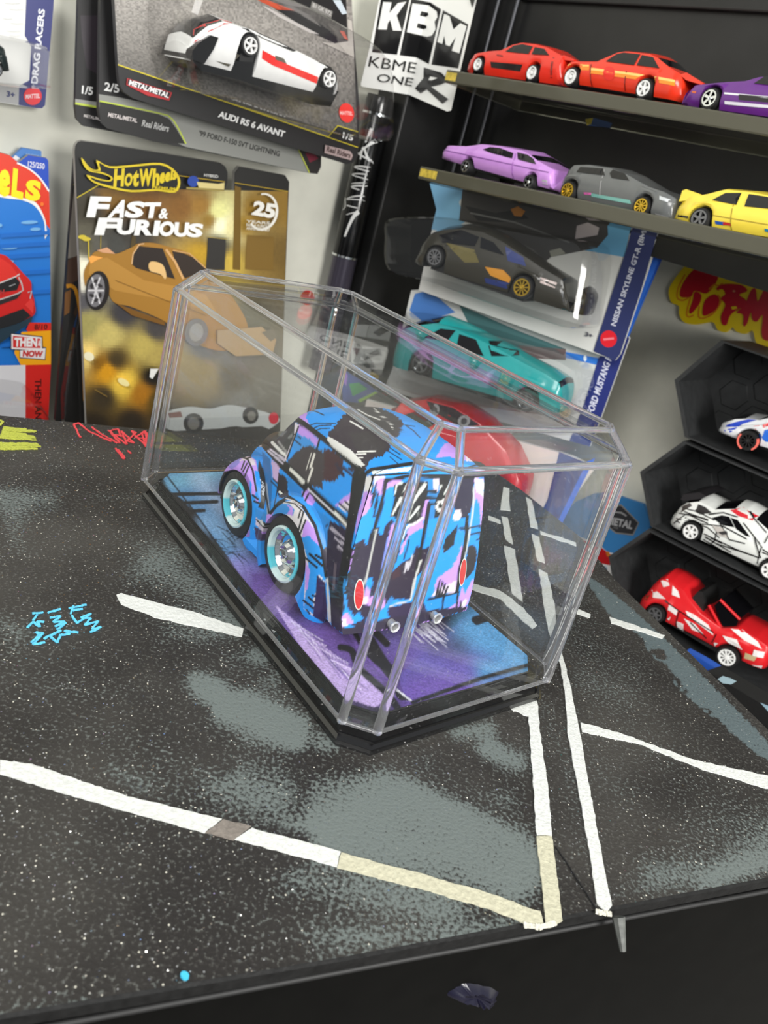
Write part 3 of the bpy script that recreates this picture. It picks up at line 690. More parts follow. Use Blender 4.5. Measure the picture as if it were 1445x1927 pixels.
# side and roof grounds
PT.poly([(395, 800), (470, 800), (470, 1010), (395, 1010)], (150, 112, 190)); PT.poly(za((60, 800), (150, 760), (140, 1060), (60, 1060)), BLK)
PT.poly(za((690, 170), (740, 130), (900, 135), (920, 180), (905, 240), (940, 300), (800, 230)), LIL, jag=1); PT.poly(za((700, 165), (830, 140), (760, 175)), (230, 210, 240), jag=1)
PT.poly(zd((380, 150), (410, 130), (430, 90), (470, 60), (600, 85), (700, 130), (790, 190), (780, 250), (740, 300), (700, 340), (690, 390), (650, 430), (590, 440), (560, 465), (530, 530), (400, 430), (300, 330), (270, 280), (310, 240)), (46, 34, 46), jag=2.5)
PT.poly(zd((430, 70), (520, 75), (700, 130), (780, 200), (700, 300), (560, 190)), (26, 22, 34), jag=1.5)
PT.poly(zd((420, 270), (560, 260), (680, 350), (640, 420), (480, 400)), (52, 46, 50), jag=2)
PT.poly(zd((1010, 440), (1070, 340), (1180, 330), (1240, 380), (1300, 440), (1180, 460), (1100, 430)), LIL, jag=1); PT.poly(zd((1200, 350), (1280, 440), (1340, 480), (1220, 460)), (236, 222, 238), jag=1)
for q, wd in ([[(135, 105), (200, 125), (250, 148)], 2.2], [[(150, 220), (200, 203), (330, 205)], 2], [[(165, 245), (220, 220), (300, 216)], 2], [[(185, 258), (230, 240), (290, 238)], 2],
              [[(690, 365), (770, 418)], 2], [[(690, 395), (780, 452)], 2], [[(700, 432), (755, 480)], 1.8], [[(810, 220), (860, 255), (905, 302)], 2], [[(740, 250), (790, 268)], 2], [[(800, 215), (870, 225)], 1.4]):
    PT.stroke(zd(*q), wd, BLK)
for q, wd in ([[(430, 190), (515, 240)], 3], [[(480, 110), (550, 150), (630, 180)], 1.8], [[(590, 100), (700, 205), (720, 245)], 1.4], [[(625, 250), (690, 272)], 2.4], [[(480, 398), (600, 394)], 3], [[(470, 415), (535, 412)], 2.6], [[(470, 440), (515, 437)], 2.4]):
    PT.stroke(zd(*q), wd, WHT)
# side upper panel
PT.poly(za((840, 290), (1030, 450), (1020, 520), (940, 500), (820, 380)), LIL, jag=1); PT.poly(za((830, 400), (940, 440), (1010, 530), (1160, 560), (1080, 600), (900, 560), (800, 560), (780, 520)), (50, 145, 220), jag=1)
PT.poly(za((720, 660), (820, 560), (930, 500), (1060, 560), (1100, 600), (1250, 640), (1270, 740), (1190, 860), (1120, 850), (1050, 860), (1080, 930), (980, 900), (900, 880)), (58, 50, 54), jag=2)
PT.poly(za((1080, 540), (1180, 560), (1260, 640), (1260, 760), (1200, 820), (1150, 870), (1070, 830), (1090, 700)), (62, 30, 38), jag=2.5)
for q, wd in ([[(1200, 690), (1270, 800)], 6], [[(1260, 720), (1370, 810)], 6], [[(1330, 730), (1445, 780)], 6]): PT.stroke(za(*q), wd, DRK)
PT.poly(za((800, 280), (840, 310), (710, 670), (690, 660)), (225, 215, 225)); PT.stroke(za((835, 320), (720, 640)), 3, BLK)
PT.stroke(za((1040, 440), (1010, 550)), 3.5, BLK); PT.stroke(za((790, 400), (850, 440)), 3, BLK); PT.stroke(za((800, 450), (860, 500)), 3, BLK)
for q, wd in ([[(990, 590), (950, 720)], 4], [[(970, 730), (925, 860)], 4], [[(960, 580), (910, 740)], 1.5]): PT.stroke(za(*q), wd, (224, 220, 210))
PT.poly(za((1190, 1090), (1290, 1000), (1400, 940), (1390, 1000), (1230, 1100)), LIL, jag=1.5); PT.poly(za((1210, 1100), (1400, 1000), (1370, 1200)), (232, 222, 230), jag=1)
for k in range(5): PT.stroke(za((1235+k*52, 1070-k*14), (1340+k*28, 1160-k*32)), 4, BLK)
# front window
PT.poly(za((500, 460), (540, 340), (620, 230), (690, 195), (800, 280), (790, 420), (700, 640), (560, 540)), (52, 52, 54)); PT.poly(za((620, 230), (690, 195), (800, 280), (790, 320), (640, 290)), (26, 34, 66))
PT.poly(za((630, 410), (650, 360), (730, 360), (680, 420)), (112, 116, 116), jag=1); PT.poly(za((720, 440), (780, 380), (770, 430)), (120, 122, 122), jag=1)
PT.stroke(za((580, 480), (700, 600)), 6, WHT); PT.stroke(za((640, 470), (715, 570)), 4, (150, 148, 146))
# black outlines along roof gutter and belt, white lights
PT.stroke(za((640, 210), (690, 170), (900, 310), (1110, 470), (1445, 760)), 11, BLK); PT.poly(za((1115, 420), (1180, 450), (1445, 650), (1450, 720), (1380, 680), (1180, 530), (1115, 460)), WHT, jag=.8)
PT.poly(zd((275, 290), (330, 320), (440, 390), (530, 490), (500, 495), (400, 420), (300, 340)), WHT, jag=.8)
PT.stroke(za((490, 470), (680, 690), (900, 900), (1150, 1130), (1330, 1290)), 17, BLK); PT.stroke(za((540, 560), (680, 680)), 4, (200, 190, 205)); PT.stroke(za((560, 545), (700, 650)), 3.5, (215, 205, 220))
PT.stroke(za((760, 740), (880, 865)), 6.5, (226, 224, 214)); PT.stroke(za((930, 930), (1080, 1080), (1180, 1160)), 3.5, (210, 206, 210)); PT.stroke(za((1200, 1190), (1320, 1300)), 7, (226, 224, 216), w2=5)
PT.stroke(zb((310, 20), (470, 200), (900, 590)), 5, BLK); PT.stroke(zb((520, 215), (700, 385), (780, 450)), 3.6, (214, 210, 214)); PT.stroke(zb((770, 440), (900, 570)), 6, (228, 226, 218))
PT.stroke(za((530, 330), (610, 240)), 2, (190, 200, 215)); PT.stroke(za((495, 440), (540, 330), (640, 210)), 4, BLK)
# lower side
PT.poly(za((480, 560), (560, 640), (580, 900), (560, 1180), (530, 1150), (500, 900)), (34, 112, 178)); PT.poly(za((570, 640), (650, 720), (640, 830), (620, 880), (580, 800)), (206, 176, 216), jag=1)
PT.poly(za((640, 770), (720, 820), (740, 1000), (650, 1020), (620, 950)), (44, 38, 44), jag=1.5); PT.poly(za((720, 800), (900, 960), (870, 1010), (760, 990)), (30, 132, 210), jag=1); PT.poly(za((860, 960), (920, 940), (1000, 1050), (960, 1100), (900, 1050)), LIL, jag=1)
PT.poly(za((940, 1080), (1150, 1230), (1140, 1290), (1080, 1320), (1000, 1200)), (40, 138, 214), jag=1); PT.poly(za((1090, 1290), (1150, 1240), (1320, 1330), (1310, 1445), (1110, 1445)), DRK, jag=1.5)
for q, wd in ([[(570, 850), (620, 910)], 3], [[(590, 830), (640, 890)], 3], [[(890, 950), (870, 1000)], 3.5], [[(930, 980), (900, 1040)], 3.5]): PT.stroke(za(*q), wd, BLK)
PT.stroke(za((515, 880), (545, 1180)), 6, (150, 160, 172)); PT.stroke(za((500, 800), (520, 1000), (560, 1240)), 3, BLK); PT.stroke(za((640, 880), (580, 1180)), 2, BLK)
PT.poly(za((450, 640), (500, 760), (520, 1000), (500, 1130), (440, 1110), (470, 1040), (460, 900), (440, 740)), (22, 22, 26))
for k, (x, y) in enumerate([(455, 830), (480, 860), (495, 900), (470, 890), (490, 930), (480, 950)]): PT.stroke(za((x, y), (x+12, y+16), (x+4, y+30)), 1.6, (225, 230, 240))
PT.stroke(za((490, 960), (495, 990)), 1.4, (225, 230, 240))
# bonnet and front wing
PT.poly(za((330, 540), (420, 380), (500, 370), (480, 470), (440, 520)), (60, 54, 62)); PT.stroke(za((400, 410), (470, 440)), 4, (214, 200, 210)); PT.stroke(za((360, 470), (430, 470), (465, 510)), 5, (170, 158, 165)); PT.stroke(za((420, 400), (500, 450)), 3, BLK)
PT.poly(za((110, 760), (160, 680), (250, 600), (340, 590), (420, 650), (440, 760), (460, 900), (440, 1080), (400, 1000), (390, 900), (330, 780), (200, 740)), LIL)
PT.poly(za((150, 720), (220, 640), (280, 610), (260, 680), (190, 740)), (140, 130, 215), jag=1); PT.poly(za((260, 660), (320, 600), (400, 640), (420, 700), (380, 700), (330, 650)), (226, 212, 222), jag=1); PT.poly(za((410, 750), (450, 760), (470, 900), (460, 1040), (410, 1000), (420, 900)), BLU, jag=1); PT.poly(za((380, 880), (420, 940), (410, 1000), (380, 980)), LIL, jag=1)
for q, wd in ([[(250, 605), (340, 640), (390, 750), (425, 950)], 3.6], [[(310, 660), (280, 740)], 3], [[(335, 680), (295, 760)], 3], [[(350, 710), (310, 810)], 3], [[(330, 635), (370, 620)], 3], [[(390, 990), (440, 1030)], 4], [[(405, 1050), (470, 1075)], 4], [[(110, 770), (150, 760)], 3]): PT.stroke(za(*q), wd, BLK)
PT.poly(za((110, 830), (170, 760), (240, 770), (160, 780), (130, 900), (130, 1020), (100, 1010)), BLK); PT.stroke(za((120, 830), (165, 765)), 2, (190, 185, 190))
# running board
PT.poly(za((410, 1110), (450, 1130), (530, 1180), (540, 1240), (500, 1330), (420, 1230)), (44, 140, 214)); PT.poly(za((420, 1200), (530, 1320), (520, 1380), (420, 1280)), (214, 200, 214), jag=1); PT.poly(za((410, 1220), (520, 1340), (540, 1280), (500, 1250)), BLK); PT.poly(za((440, 1230), (480, 1230), (510, 1310)), WHT, jag=1)
PT.poly(za((405, 1290), (520, 1370), (530, 1445), (420, 1420)), (64, 50, 84), jag=1); PT.poly(za((470, 1340), (540, 1370), (520, 1440)), LIL, jag=1)
PT.poly(za((520, 1180), (600, 1150), (560, 1290), (520, 1330)), LIL, jag=1)
# rear wing
PT.poly(zb((150, 500), (180, 440), (270, 330), (370, 320), (460, 400), (560, 560), (620, 700), (680, 900), (690, 1120), (590, 1200), (570, 1450), (470, 1370), (490, 1000), (440, 700), (330, 570), (200, 530)), (226, 220, 220))
PT.poly(zb((160, 460), (250, 350), (330, 350), (380, 400), (370, 470), (300, 450), (180, 510)), (54, 146, 220), jag=1); PT.poly(zb((160, 490), (220, 460), (250, 470), (160, 540)), LIL, jag=1); PT.poly(zb((310, 360), (370, 390), (360, 470), (310, 450), (340, 410)), LIL, jag=1)
PT.poly(zb((470, 560), (510, 510), (570, 590), (640, 780), (590, 740), (540, 690), (450, 680)), LIL, jag=1); PT.poly(zb((440, 680), (520, 660), (620, 760), (680, 960), (690, 1120), (620, 1040), (590, 1200), (560, 1300), (590, 1440), (470, 1370), (490, 1200), (520, 950), (470, 750)), (34, 146, 228), jag=1)
PT.poly(zb((490, 900), (530, 1000), (510, 1180), (485, 1200)), LIL, jag=1)
for q, wd in ([[(150, 440), (230, 340), (330, 285), (470, 380), (580, 560), (650, 800), (690, 1060)], 6], [[(180, 400), (280, 330), (380, 350), (460, 420)], 2.4], [[(470, 430), (420, 610)], 3.4], [[(440, 420), (420, 490)], 3], [[(490, 510), (430, 660)], 3.4], [[(530, 840), (650, 950)], 5], [[(590, 850), (660, 890)], 5], [[(480, 870), (600, 970)], 4], [[(520, 1260), (590, 1320)], 4], [[(470, 1290), (570, 1370)], 4], [[(500, 1380), (530, 1420)], 3], [[(560, 1240), (600, 1260)], 4]): PT.stroke(zb(*q), wd, BLK)
PT.stroke(zb((300, 300), (370, 320), (450, 370)), 2, (220, 214, 214)); PT.stroke(zb((160, 520), (190, 540)), 3, BLK); PT.stroke(zb((140, 550), (180, 520)), 3, BLK)
# side behind the wing
PT.poly(zb((600, 1040), (680, 1120), (700, 1400), (700, 1530), (560, 1440), (590, 1200)), (44, 30, 76)); PT.poly(zb((690, 560), (740, 520), (890, 600), (870, 900), (800, 1300), (740, 1300), (700, 1060), (650, 800), (690, 770)), DRK)
PT.poly(zb((620, 560), (690, 580), (730, 520), (700, 640), (700, 780), (650, 740)), (44, 140, 216), jag=1)
for q in ([(735, 585), (860, 690)], [(775, 685), (860, 745)], [(805, 765), (850, 805)]): PT.stroke(zb(*q), 4.5, (176, 168, 180))
PT.poly(zb((870, 830), (890, 840), (870, 1000), (830, 1200), (800, 1330), (795, 1250), (830, 1060)), (206, 206, 202), jag=.8); PT.poly(zb((690, 1080), (710, 1070), (720, 1250), (740, 1400), (735, 1540), (705, 1530), (700, 1300)), (212, 214, 210), jag=.8); PT.poly(zb((880, 640), (900, 640), (870, 840), (850, 830)), (206, 206, 204))
PT.poly(zb((720, 1080), (800, 1250), (790, 1560), (740, 1540)), (20, 18, 22)); PT.stroke(zb((780, 940), (760, 1180)), 5, (92, 80, 90))
# rear corner and doors
PT.stroke([(676, 896), (664, 1000), (648, 1100), (634, 1195)], 26, BLK); PT.stroke([(912, 900), (922, 980), (905, 1080), (884, 1150)], 12, (60, 120, 200))
PT.poly(zc((90, 310), (160, 300), (130, 480), (60, 690), (30, 860), (0, 990), (-60, 1040), (-30, 800)), BLK)
PT.poly(zc((160, 285), (345, 285), (330, 500), (220, 780), (160, 960), (0, 1000), (60, 690)), BLU)
PT.poly(zc((150, 290), (205, 285), (210, 440), (150, 440), (120, 470)), (230, 228, 226), jag=.8); PT.poly(zc((225, 285), (335, 290), (320, 380), (280, 420), (230, 400)), (230, 214, 232), jag=1); PT.poly(zc((240, 330), (330, 300), (300, 500), (260, 440)), LIL, jag=1)
PT.poly(zc((130, 440), (210, 430), (190, 600), (140, 670), (100, 680), (40, 860), (60, 690)), LIL, jag=1)
for q, wd in ([[(215, 290), (200, 460)], 4], [[(245, 370), (220, 500), (200, 580)], 5], [[(265, 455), (225, 680)], 5]): PT.stroke(zc(*q), wd, BLK)
PT.poly(zc((20, 960), (130, 900), (150, 960), (210, 800), (290, 780), (410, 700), (480, 1000), (400, 1240), (390, 1500), (120, 1740), (0, 1740), (-40, 1500), (0, 1200)), DRK, jag=1.2)
PT.poly(zc((350, 330), (520, 310), (420, 420), (370, 680), (300, 870), (270, 840), (330, 500)), BLU, jag=.8); PT.poly(zc((360, 340), (520, 310), (430, 380), (350, 410)), LIL, jag=1)
PT.stroke(zc((560, 290), (340, 330), (300, 560), (240, 770), (190, 900)), 7, BLK); PT.stroke(zc((245, 810), (200, 1060), (130, 1350)), 3.4, (190, 190, 186))
PT.poly(zc((420, 380), (560, 330), (760, 330), (730, 560), (690, 720), (560, 760), (420, 690), (380, 690), (420, 500)), BLK); PT.poly(zc((800, 320), (990, 310), (960, 480), (900, 660), (810, 700), (820, 500)), BLK)
for q, wd in ([[(500, 350), (440, 380), (430, 460)], 4], [[(560, 350), (510, 440)], 4], [[(490, 500), (400, 670)], 6], [[(720, 370), (590, 560), (560, 690)], 7], [[(660, 590), (560, 720)], 5], [[(540, 480), (490, 560)], 4], [[(980, 340), (910, 460)], 6], [[(880, 380), (850, 440)], 4], [[(660, 640), (650, 700)], 2]): PT.stroke(zc(*q), wd, (214, 218, 212), w2=wd*.5)
PT.stroke(zc(*ell(870, 580, 36, 42, 0, 12, 0, 330)), 5, (230, 230, 226)); PT.stroke(zc((830, 590), (850, 610)), 5, (230, 230, 226)); PT.stroke(zc((900, 520), (915, 560)), 4, (230, 230, 226))
PT.poly(zc((750, 330), (860, 320), (860, 430), (820, 540), (810, 700), (740, 720), (740, 560)), (40, 130, 200)); PT.poly(zc((800, 320), (860, 320), (850, 440), (810, 440)), (222, 206, 230), jag=1); PT.poly(zc((730, 520), (760, 500), (740, 650), (690, 720), (690, 650)), LIL, jag=1)
for q in ([(740, 440), (830, 440)], [(740, 500), (830, 500)], [(750, 560), (830, 555)]): PT.stroke(zc(*q), 5, BLK)
PT.poly(zc((540, 780), (690, 720), (740, 700), (700, 1010), (640, 960), (570, 1080), (480, 1130), (430, 1200), (500, 1000), (560, 880)), BLU, jag=1); PT.poly(zc((560, 790), (690, 720), (740, 660), (700, 790), (620, 830), (560, 870), (490, 1060), (470, 1040)), LIL, jag=1); PT.stroke(zc((545, 780), (640, 740), (700, 690)), 4, (234, 228, 232))
PT.stroke(zc((540, 790), (500, 900)), 2.4, WHT); PT.stroke(zc((565, 910), (520, 1090)), 3, BLK); PT.stroke(zc((545, 850), (520, 910)), 3.4, BLK)
PT.poly(zc((390, 760), (440, 730), (400, 900), (330, 1200), (290, 1190), (340, 960)), (120, 140, 230), jag=1); PT.poly(zc((395, 770), (430, 740), (400, 880), (350, 1000)), LIL, jag=1)
PT.poly(zc((700, 720), (900, 700), (950, 760), (930, 900), (880, 1040), (780, 960), (720, 1060)), BLU, jag=1); PT.poly(zc((930, 880), (1040, 760), (1000, 960), (900, 1040), (890, 980)), (24, 24, 32), jag=1)
PT.poly(zc((480, 1140), (600, 1070), (640, 960), (690, 1000), (780, 960), (800, 1000), (700, 1200), (590, 1480), (360, 1490), (390, 1240)), (38, 26, 48), jag=1); PT.poly(zc((400, 1220), (480, 1150), (480, 1260), (400, 1300)), (60, 34, 46), jag=1)
for q in ([(600, 1060), (555, 1200)], [(560, 1130), (520, 1225)], [(545, 1130), (530, 1160)]): PT.stroke(zc(*q), 3.6, (196, 192, 200))
PT.stroke(zc((760, 560), (700, 900), (680, 1010), (640, 1200)), 7, BLK); PT.stroke(zc((680, 1110), (620, 1300), (585, 1490)), 3.4, (206, 206, 200)); PT.stroke(zc((585, 1492), (380, 1550)), 2.6, (200, 200, 196))
PT.poly(zc((590, 1490), (640, 1270), (720, 1180), (740, 1160), (700, 1400), (640, 1480)), BLU, jag=1); PT.poly(zc((620, 1480), (680, 1380), (700, 1400), (690, 1470)), (170, 150, 236), jag=1)
PT.poly(zc((860, 1080), (1000, 960), (1090, 930), (1110, 960), (1060, 1200), (1030, 1420), (760, 1480), (830, 1250)), BLU, jag=1); PT.poly(zc((830, 1290), (920, 1220), (980, 1180), (1050, 1040), (1080, 940), (1090, 1040), (1040, 1280), (1020, 1400), (800, 1440)), LIL, jag=1.4); PT.poly(zc((780, 1460), (840, 1380), (940, 1340), (1030, 1300), (1010, 1420)), (228, 210, 232), jag=1.4)
for k in range(4): PT.stroke(zc((865+k*26, 1300+k*20), (830+k*20, 1450+k*14)), 4, BLK)
PT.poly(zc((1040, 290), (1200, 290), (1190, 500), (1160, 640), (1100, 700), (1050, 680), (1000, 600)), (40, 36, 62), jag=1); PT.poly(zc((1010, 620), (1060, 610), (1080, 680), (1040, 720), (990, 710)), (232, 222, 230), jag=1.4)
PT.poly(zc((1200, 300), (1330, 330), (1340, 560), (1310, 800), (1270, 900), (1230, 700), (1200, 480)), LIL, jag=.8); PT.poly(zc((1200, 310), (1300, 330), (1330, 420), (1320, 640), (1280, 480), (1220, 440)), (234, 226, 234), jag=1); PT.poly(zc((1210, 500), (1250, 560), (1260, 760), (1300, 900), (1290, 1060), (1230, 1200), (1180, 1200), (1150, 900), (1190, 700)), BLU, jag=1)
PT.stroke(zc((1195, 400), (1190, 600), (1150, 860), (1100, 1100), (1090, 1230)), 3.4, (196, 204, 204)); PT.stroke(zc((1130, 680), (1120, 900), (1060, 1200), (1030, 1430)), 7, BLK)
for q in ([(1060, 800), (1300, 770)], [(1170, 850), (1310, 835)], [(1230, 905), (1300, 890)]): PT.stroke(zc(*q), 4, BLK)
PT.poly(zc((1140, 960), (1200, 960), (1230, 1040), (1200, 1200), (1110, 1300), (1090, 1230), (1130, 1060)), (34, 30, 40), jag=1)
PT.poly(zc((1080, 1360), (1110, 1430), (1180, 1290), (1210, 1290), (1170, 1440), (1120, 1560), (900, 1600), (940, 1560), (1040, 1520)), LIL, jag=1); PT.poly(zc((740, 1500), (1030, 1430), (1030, 1510), (900, 1600), (740, 1600)), (30, 142, 224), jag=1); PT.poly(zc((1090, 1500), (1130, 1480), (1110, 1560), (1060, 1560)), (232, 222, 234), jag=1)
PT.stroke(zc((750, 1485), (1050, 1415)), 4, BLK); PT.stroke(zc((1040, 1400), (1030, 1570)), 4, BLK); PT.stroke(zc((905, 1440), (885, 1600)), 4, BLK); PT.stroke(zc((1070, 1510), (1060, 1570)), 4, BLK)
PT.poly(zc((160, 1290), (200, 1270), (215, 1320), (180, 1440), (150, 1440), (140, 1360)), BLU, jag=1); PT.poly(zc((150, 1350), (190, 1400), (180, 1460), (280, 1460), (330, 1420), (330, 1560), (290, 1590), (200, 1540), (115, 1540), (130, 1440)), LIL, jag=1.2); PT.poly(zc((120, 1470), (170, 1460), (160, 1530), (115, 1535)), (230, 214, 232), jag=1); PT.poly(zc((330, 1540), (390, 1460), (430, 1490), (370, 1540)), (40, 130, 200), jag=1)
PT.poly(zb((860, 1080), (890, 1080), (880, 1200), (900, 1350), (870, 1380), (850, 1200)), (34, 140, 214), jag=1)
PT.poly(zb((840, 1460), (880, 1340), (930, 1400), (960, 1440), (1010, 1400), (1050, 1470), (960, 1520), (840, 1550)), BLU, jag=1); PT.poly(zb((840, 1440), (890, 1400), (960, 1510), (840, 1550)), LIL, jag=1.2); PT.poly(zb((840, 1480), (880, 1470), (900, 1530), (840, 1550)), (230, 214, 232), jag=1)
PT.poly(zb((1080, 1450), (1160, 1460), (1150, 1540), (1080, 1580)), (30, 142, 224), jag=1)
for q in ([(920, 790), (1010, 780)], [(910, 855), (1000, 850)], [(905, 900), (960, 895)]): PT.stroke(zb(*q), 4, BLK)
PT.poly(zc((360, 1565), (560, 1520), (700, 1490), (740, 1600), (600, 1690), (420, 1720), (360, 1640)), (44, 30, 64), jag=1); PT.poly([(636, 1186), (735, 1162), (815, 1147), (890, 1140), (890, 1170), (800, 1190), (636, 1212)], (36, 26, 50))
# roof rear lip
PT.stroke(zc((150, 260), (200, 225), (600, 165)), 7, BLK); PT.poly(zc((205, 240), (400, 220), (600, 195), (560, 240), (210, 275)), (222, 230, 228), jag=.8); PT.stroke(zc((200, 285), (560, 262)), 3, BLK)
PT.stroke(zc((690, 290), (1000, 290), (1300, 280)), 8, (24, 24, 28)); PT.stroke(zc((700, 250), (900, 220), (1150, 240), (1290, 240)), 5, (60, 60, 66)); PT.stroke(zc((1150, 200), (1290, 160), (1330, 200)), 3, BLK)
PT.blur()

VZ = .0665
VAN = Frame(CASE.world(np.array([-.005, -.03, VZ])), CASE.x, n=CASE.n)
van = thing('toy_van', VAN, 'stubby toy panel van painted in blue, lilac and black brush strokes inside the clear case', 'toy car')
VO = np.array([-.005, -.03, VZ])
def vl(x, y, z): return (x-VO[0], y-VO[1], z-VO[2])
def interp(t, xs, ys): return float(np.interp(t, xs, ys))
NS = 190; NH = 120
ys_ = np.concatenate([np.linspace(-.325, .16, 210), np.linspace(.163, .375, 80)])
def ztop(y): return interp(y, [-.33, -.28, -.2, -.1, 0, .05, .08, .105, .13, .155, .20, .27, .32, .355, .375], [.452, .464, .474, .480, .476, .466, .450, .412, .372, .338, .322, .306, .285, .245, .17])
def zedge(y): return interp(y, [-.33, .05, .08, .105, .13, .155, .2, .27, .32, .355, .375], [.432, .424, .412, .386, .352, .318, .286, .268, .25, .215, .15])
def zbelt(y): return min(.292, zedge(y)-.02)
def wlow(y): return interp(y, [-.33, -.2, .1, .16, .2, .3, .345, .375], [.190, .181, .172, .155, .125, .092, .075, .03])
def wbelt(y): return interp(y, [-.33, -.2, .08, .155, .2, .3, .345, .375], [.182, .179, .172, .158, .128, .092, .075, .03])
def wedge(y): return interp(y, [-.33, -.2, .05, .105, .155, .2, .3, .345, .375], [.158, .156, .148, .145, .145, .108, .072, .055, .02])
def zbot(y): return interp(y, [-.33, -.28, .0, .3, .375], [.105, .095, .095, .10, .12])
def vsec(y):
    zb_, zl, ze, zt = zbot(y), zbelt(y), zedge(y), ztop(y); H = []
    for i in range(46): t = i/46; H.append((wlow(y)+(wbelt(y)-wlow(y))*t+.004*math.sin(math.pi*t)-.010*(1-t)**6, zb_+(zl-zb_)*t))
    for i in range(34): t = i/34; H.append((wbelt(y)+(wedge(y)-wbelt(y))*t**1.3, zl+(ze-zl)*t))
    we = wedge(y)
    for i in range(111):
        t = i/110; a = t*math.pi/2; H.append((we*max(0, math.cos(a))**.62, ze+(zt-ze)*math.sin(a)**1.15))
    return H
V = []; N1 = 121
lean = lambda y, z: (y+.235*max(0, -y/.33)*max(0, z-.10))
for y in ys_:
    H = vsec(y)
    left = [(-w, z) for w, z in H]; full = left+[(w, z) for w, z in H[:-1]][::-1]; full = [(x+.035*max(0, z-.10), z) for x, z in full]
    V += [vl(x, lean(y, z), z) for x, z in full]
NF = 2*len(H)-1; F = []
for k in range(len(ys_)-1): F += [(k*NF+i, k*NF+i+1, (k+1)*NF+i+1, (k+1)*NF+i) for i in range(NF-1)]
k0 = len(V); M = 90; H = vsec(ys_[0]); nh = len(H)
for i in range(nh):
    w_, z_ = H[i]
    for j in range(M+1):
        x = -w_+2*w_*j/M; V.append(vl(x+.035*max(0, z_-.10), lean(ys_[0], z_)-.016*(1-(x/.19)**2)*min(1, (.455-z_)/.05 if z_ > .40 else 1), z_))
for i in range(nh-1): F += [(k0+i*(M+1)+j, k0+i*(M+1)+j+1, k0+(i+1)*(M+1)+j+1, k0+(i+1)*(M+1)+j) for j in range(M)]
BV, BF = V, F
def arch(cy, cz, ri, ro, x_in, x_out, a0, a1, roe, drop, side):
    """mudguard: swept round the wheel, rounded over from the body out to the lip"""
    V, F = [], []; nt, np_ = 210, 60
    for i in range(nt+1):
        a = math.radians(a0+(a1-a0)*i/nt); g = i/nt
        Ro = ro+(roe-ro)*max(0, (g-.45)/.55)**1.5
        for j in range(np_+1):
            ph = math.pi/2*j/np_; r = ri+(Ro-ri)*max(0, math.cos(ph))**.9; x = x_in+(x_out-x_in)*math.sin(ph)**.85
            V.append(vl(side*x, cy+r*math.cos(a), cz+r*math.sin(a)))
        V.append(vl(side*(x_in-.02), cy+ri*math.cos(a), cz+ri*math.sin(a)))
    n = np_+2
    for i in range(nt): F += [(i*n+j, i*n+j+1, (i+1)*n+j+1, (i+1)*n+j) for j in range(n-1)]
    return V, F
def camo(V):
    """colours for the sides the photograph does not show: same brushwork in big patches"""
    from mathutils import noise
    out = np.empty((len(V), 3)); cB, cL, cD, cM = (np.array(lin(c)) for c in (BLU, LIL, DRK, (60, 42, 52)))
    for i, p in enumerate(V):
        q = Vector((p[0]*9+3, p[1]*9, p[2]*7)); a = noise.fractal(q, 1., 2., 3); b = noise.noise(q*1.7+Vector((9, 2, 4)))
        out[i] = cD if a > .16 else (cL if b > .28 else (cM if a < -.42 else cB))
    return out
ALL = [('body', BV, BF)]
for sd in (-1, 1):
    V, F = arch(-.078, .150, .098, .146, .160, .199, -42, 214, .178, 0, sd); ALL.append(('rear_fender', V, F))
    V, F = arch(.178, .146, .089, .122, .120, .192, -8, 222, .145, 0, sd); ALL.append(('front_fender', V, F))
    V, F = [], []
    for i in range(25):
        y = .01+(.085)*i/24
        for (x, z_) in ((.16, .15), (.172, .125), (.184, .108), (.194, .098), (.194, .082), (.16, .08)): V.append(vl(sd*x, y, z_))
    for i in range(24): F += [(i*6+j, i*6+j+1, (i+1)*6+j+1, (i+1)*6+j) for j in range(5)]
    ALL.append(('running_board', V, F))
allV, allF = merge([(v, f) for _, v, f in ALL]); vanbvh = BVHTree.FromPolygons(allV, allF)
eyeL = np.array([(EYE-VAN.o)@VAN.x, (EYE-VAN.o)@VAN.y, (EYE-VAN.o)@VAN.n]); eyeV = Vector(eyeL)
vanm = mat('brushed_enamel', rough=.42, spec=.45, attr=True, coat=.15)
for nm, V, F in ALL:
    W_ = VAN.world(np.array(V)); px_ = pix(W_); c1 = PT.look(px_); c2 = camo(V)
    vis = np.zeros(len(V), bool)
    for i, p in enumerate(V):
        if not (396 < px_[i, 0] < 944 and 736 < px_[i, 1] < 1214): continue
        d = Vector(p)-eyeV; L_ = d.length; h = vanbvh.ray_cast(eyeV, d/L_); vis[i] = h[0] is not None and h[3] > L_-.02
    mesh(nm, V, F, vanm, van, cols=np.where(vis[:, None], c1, c2), smooth=True)
V, F = box(*[v for p in ((-.15, .15), (-.30, .33), (.085, .13)) for v in p]); V = [vl(*p) for p in V]; mesh('chassis', V, F, BLACKM, van)
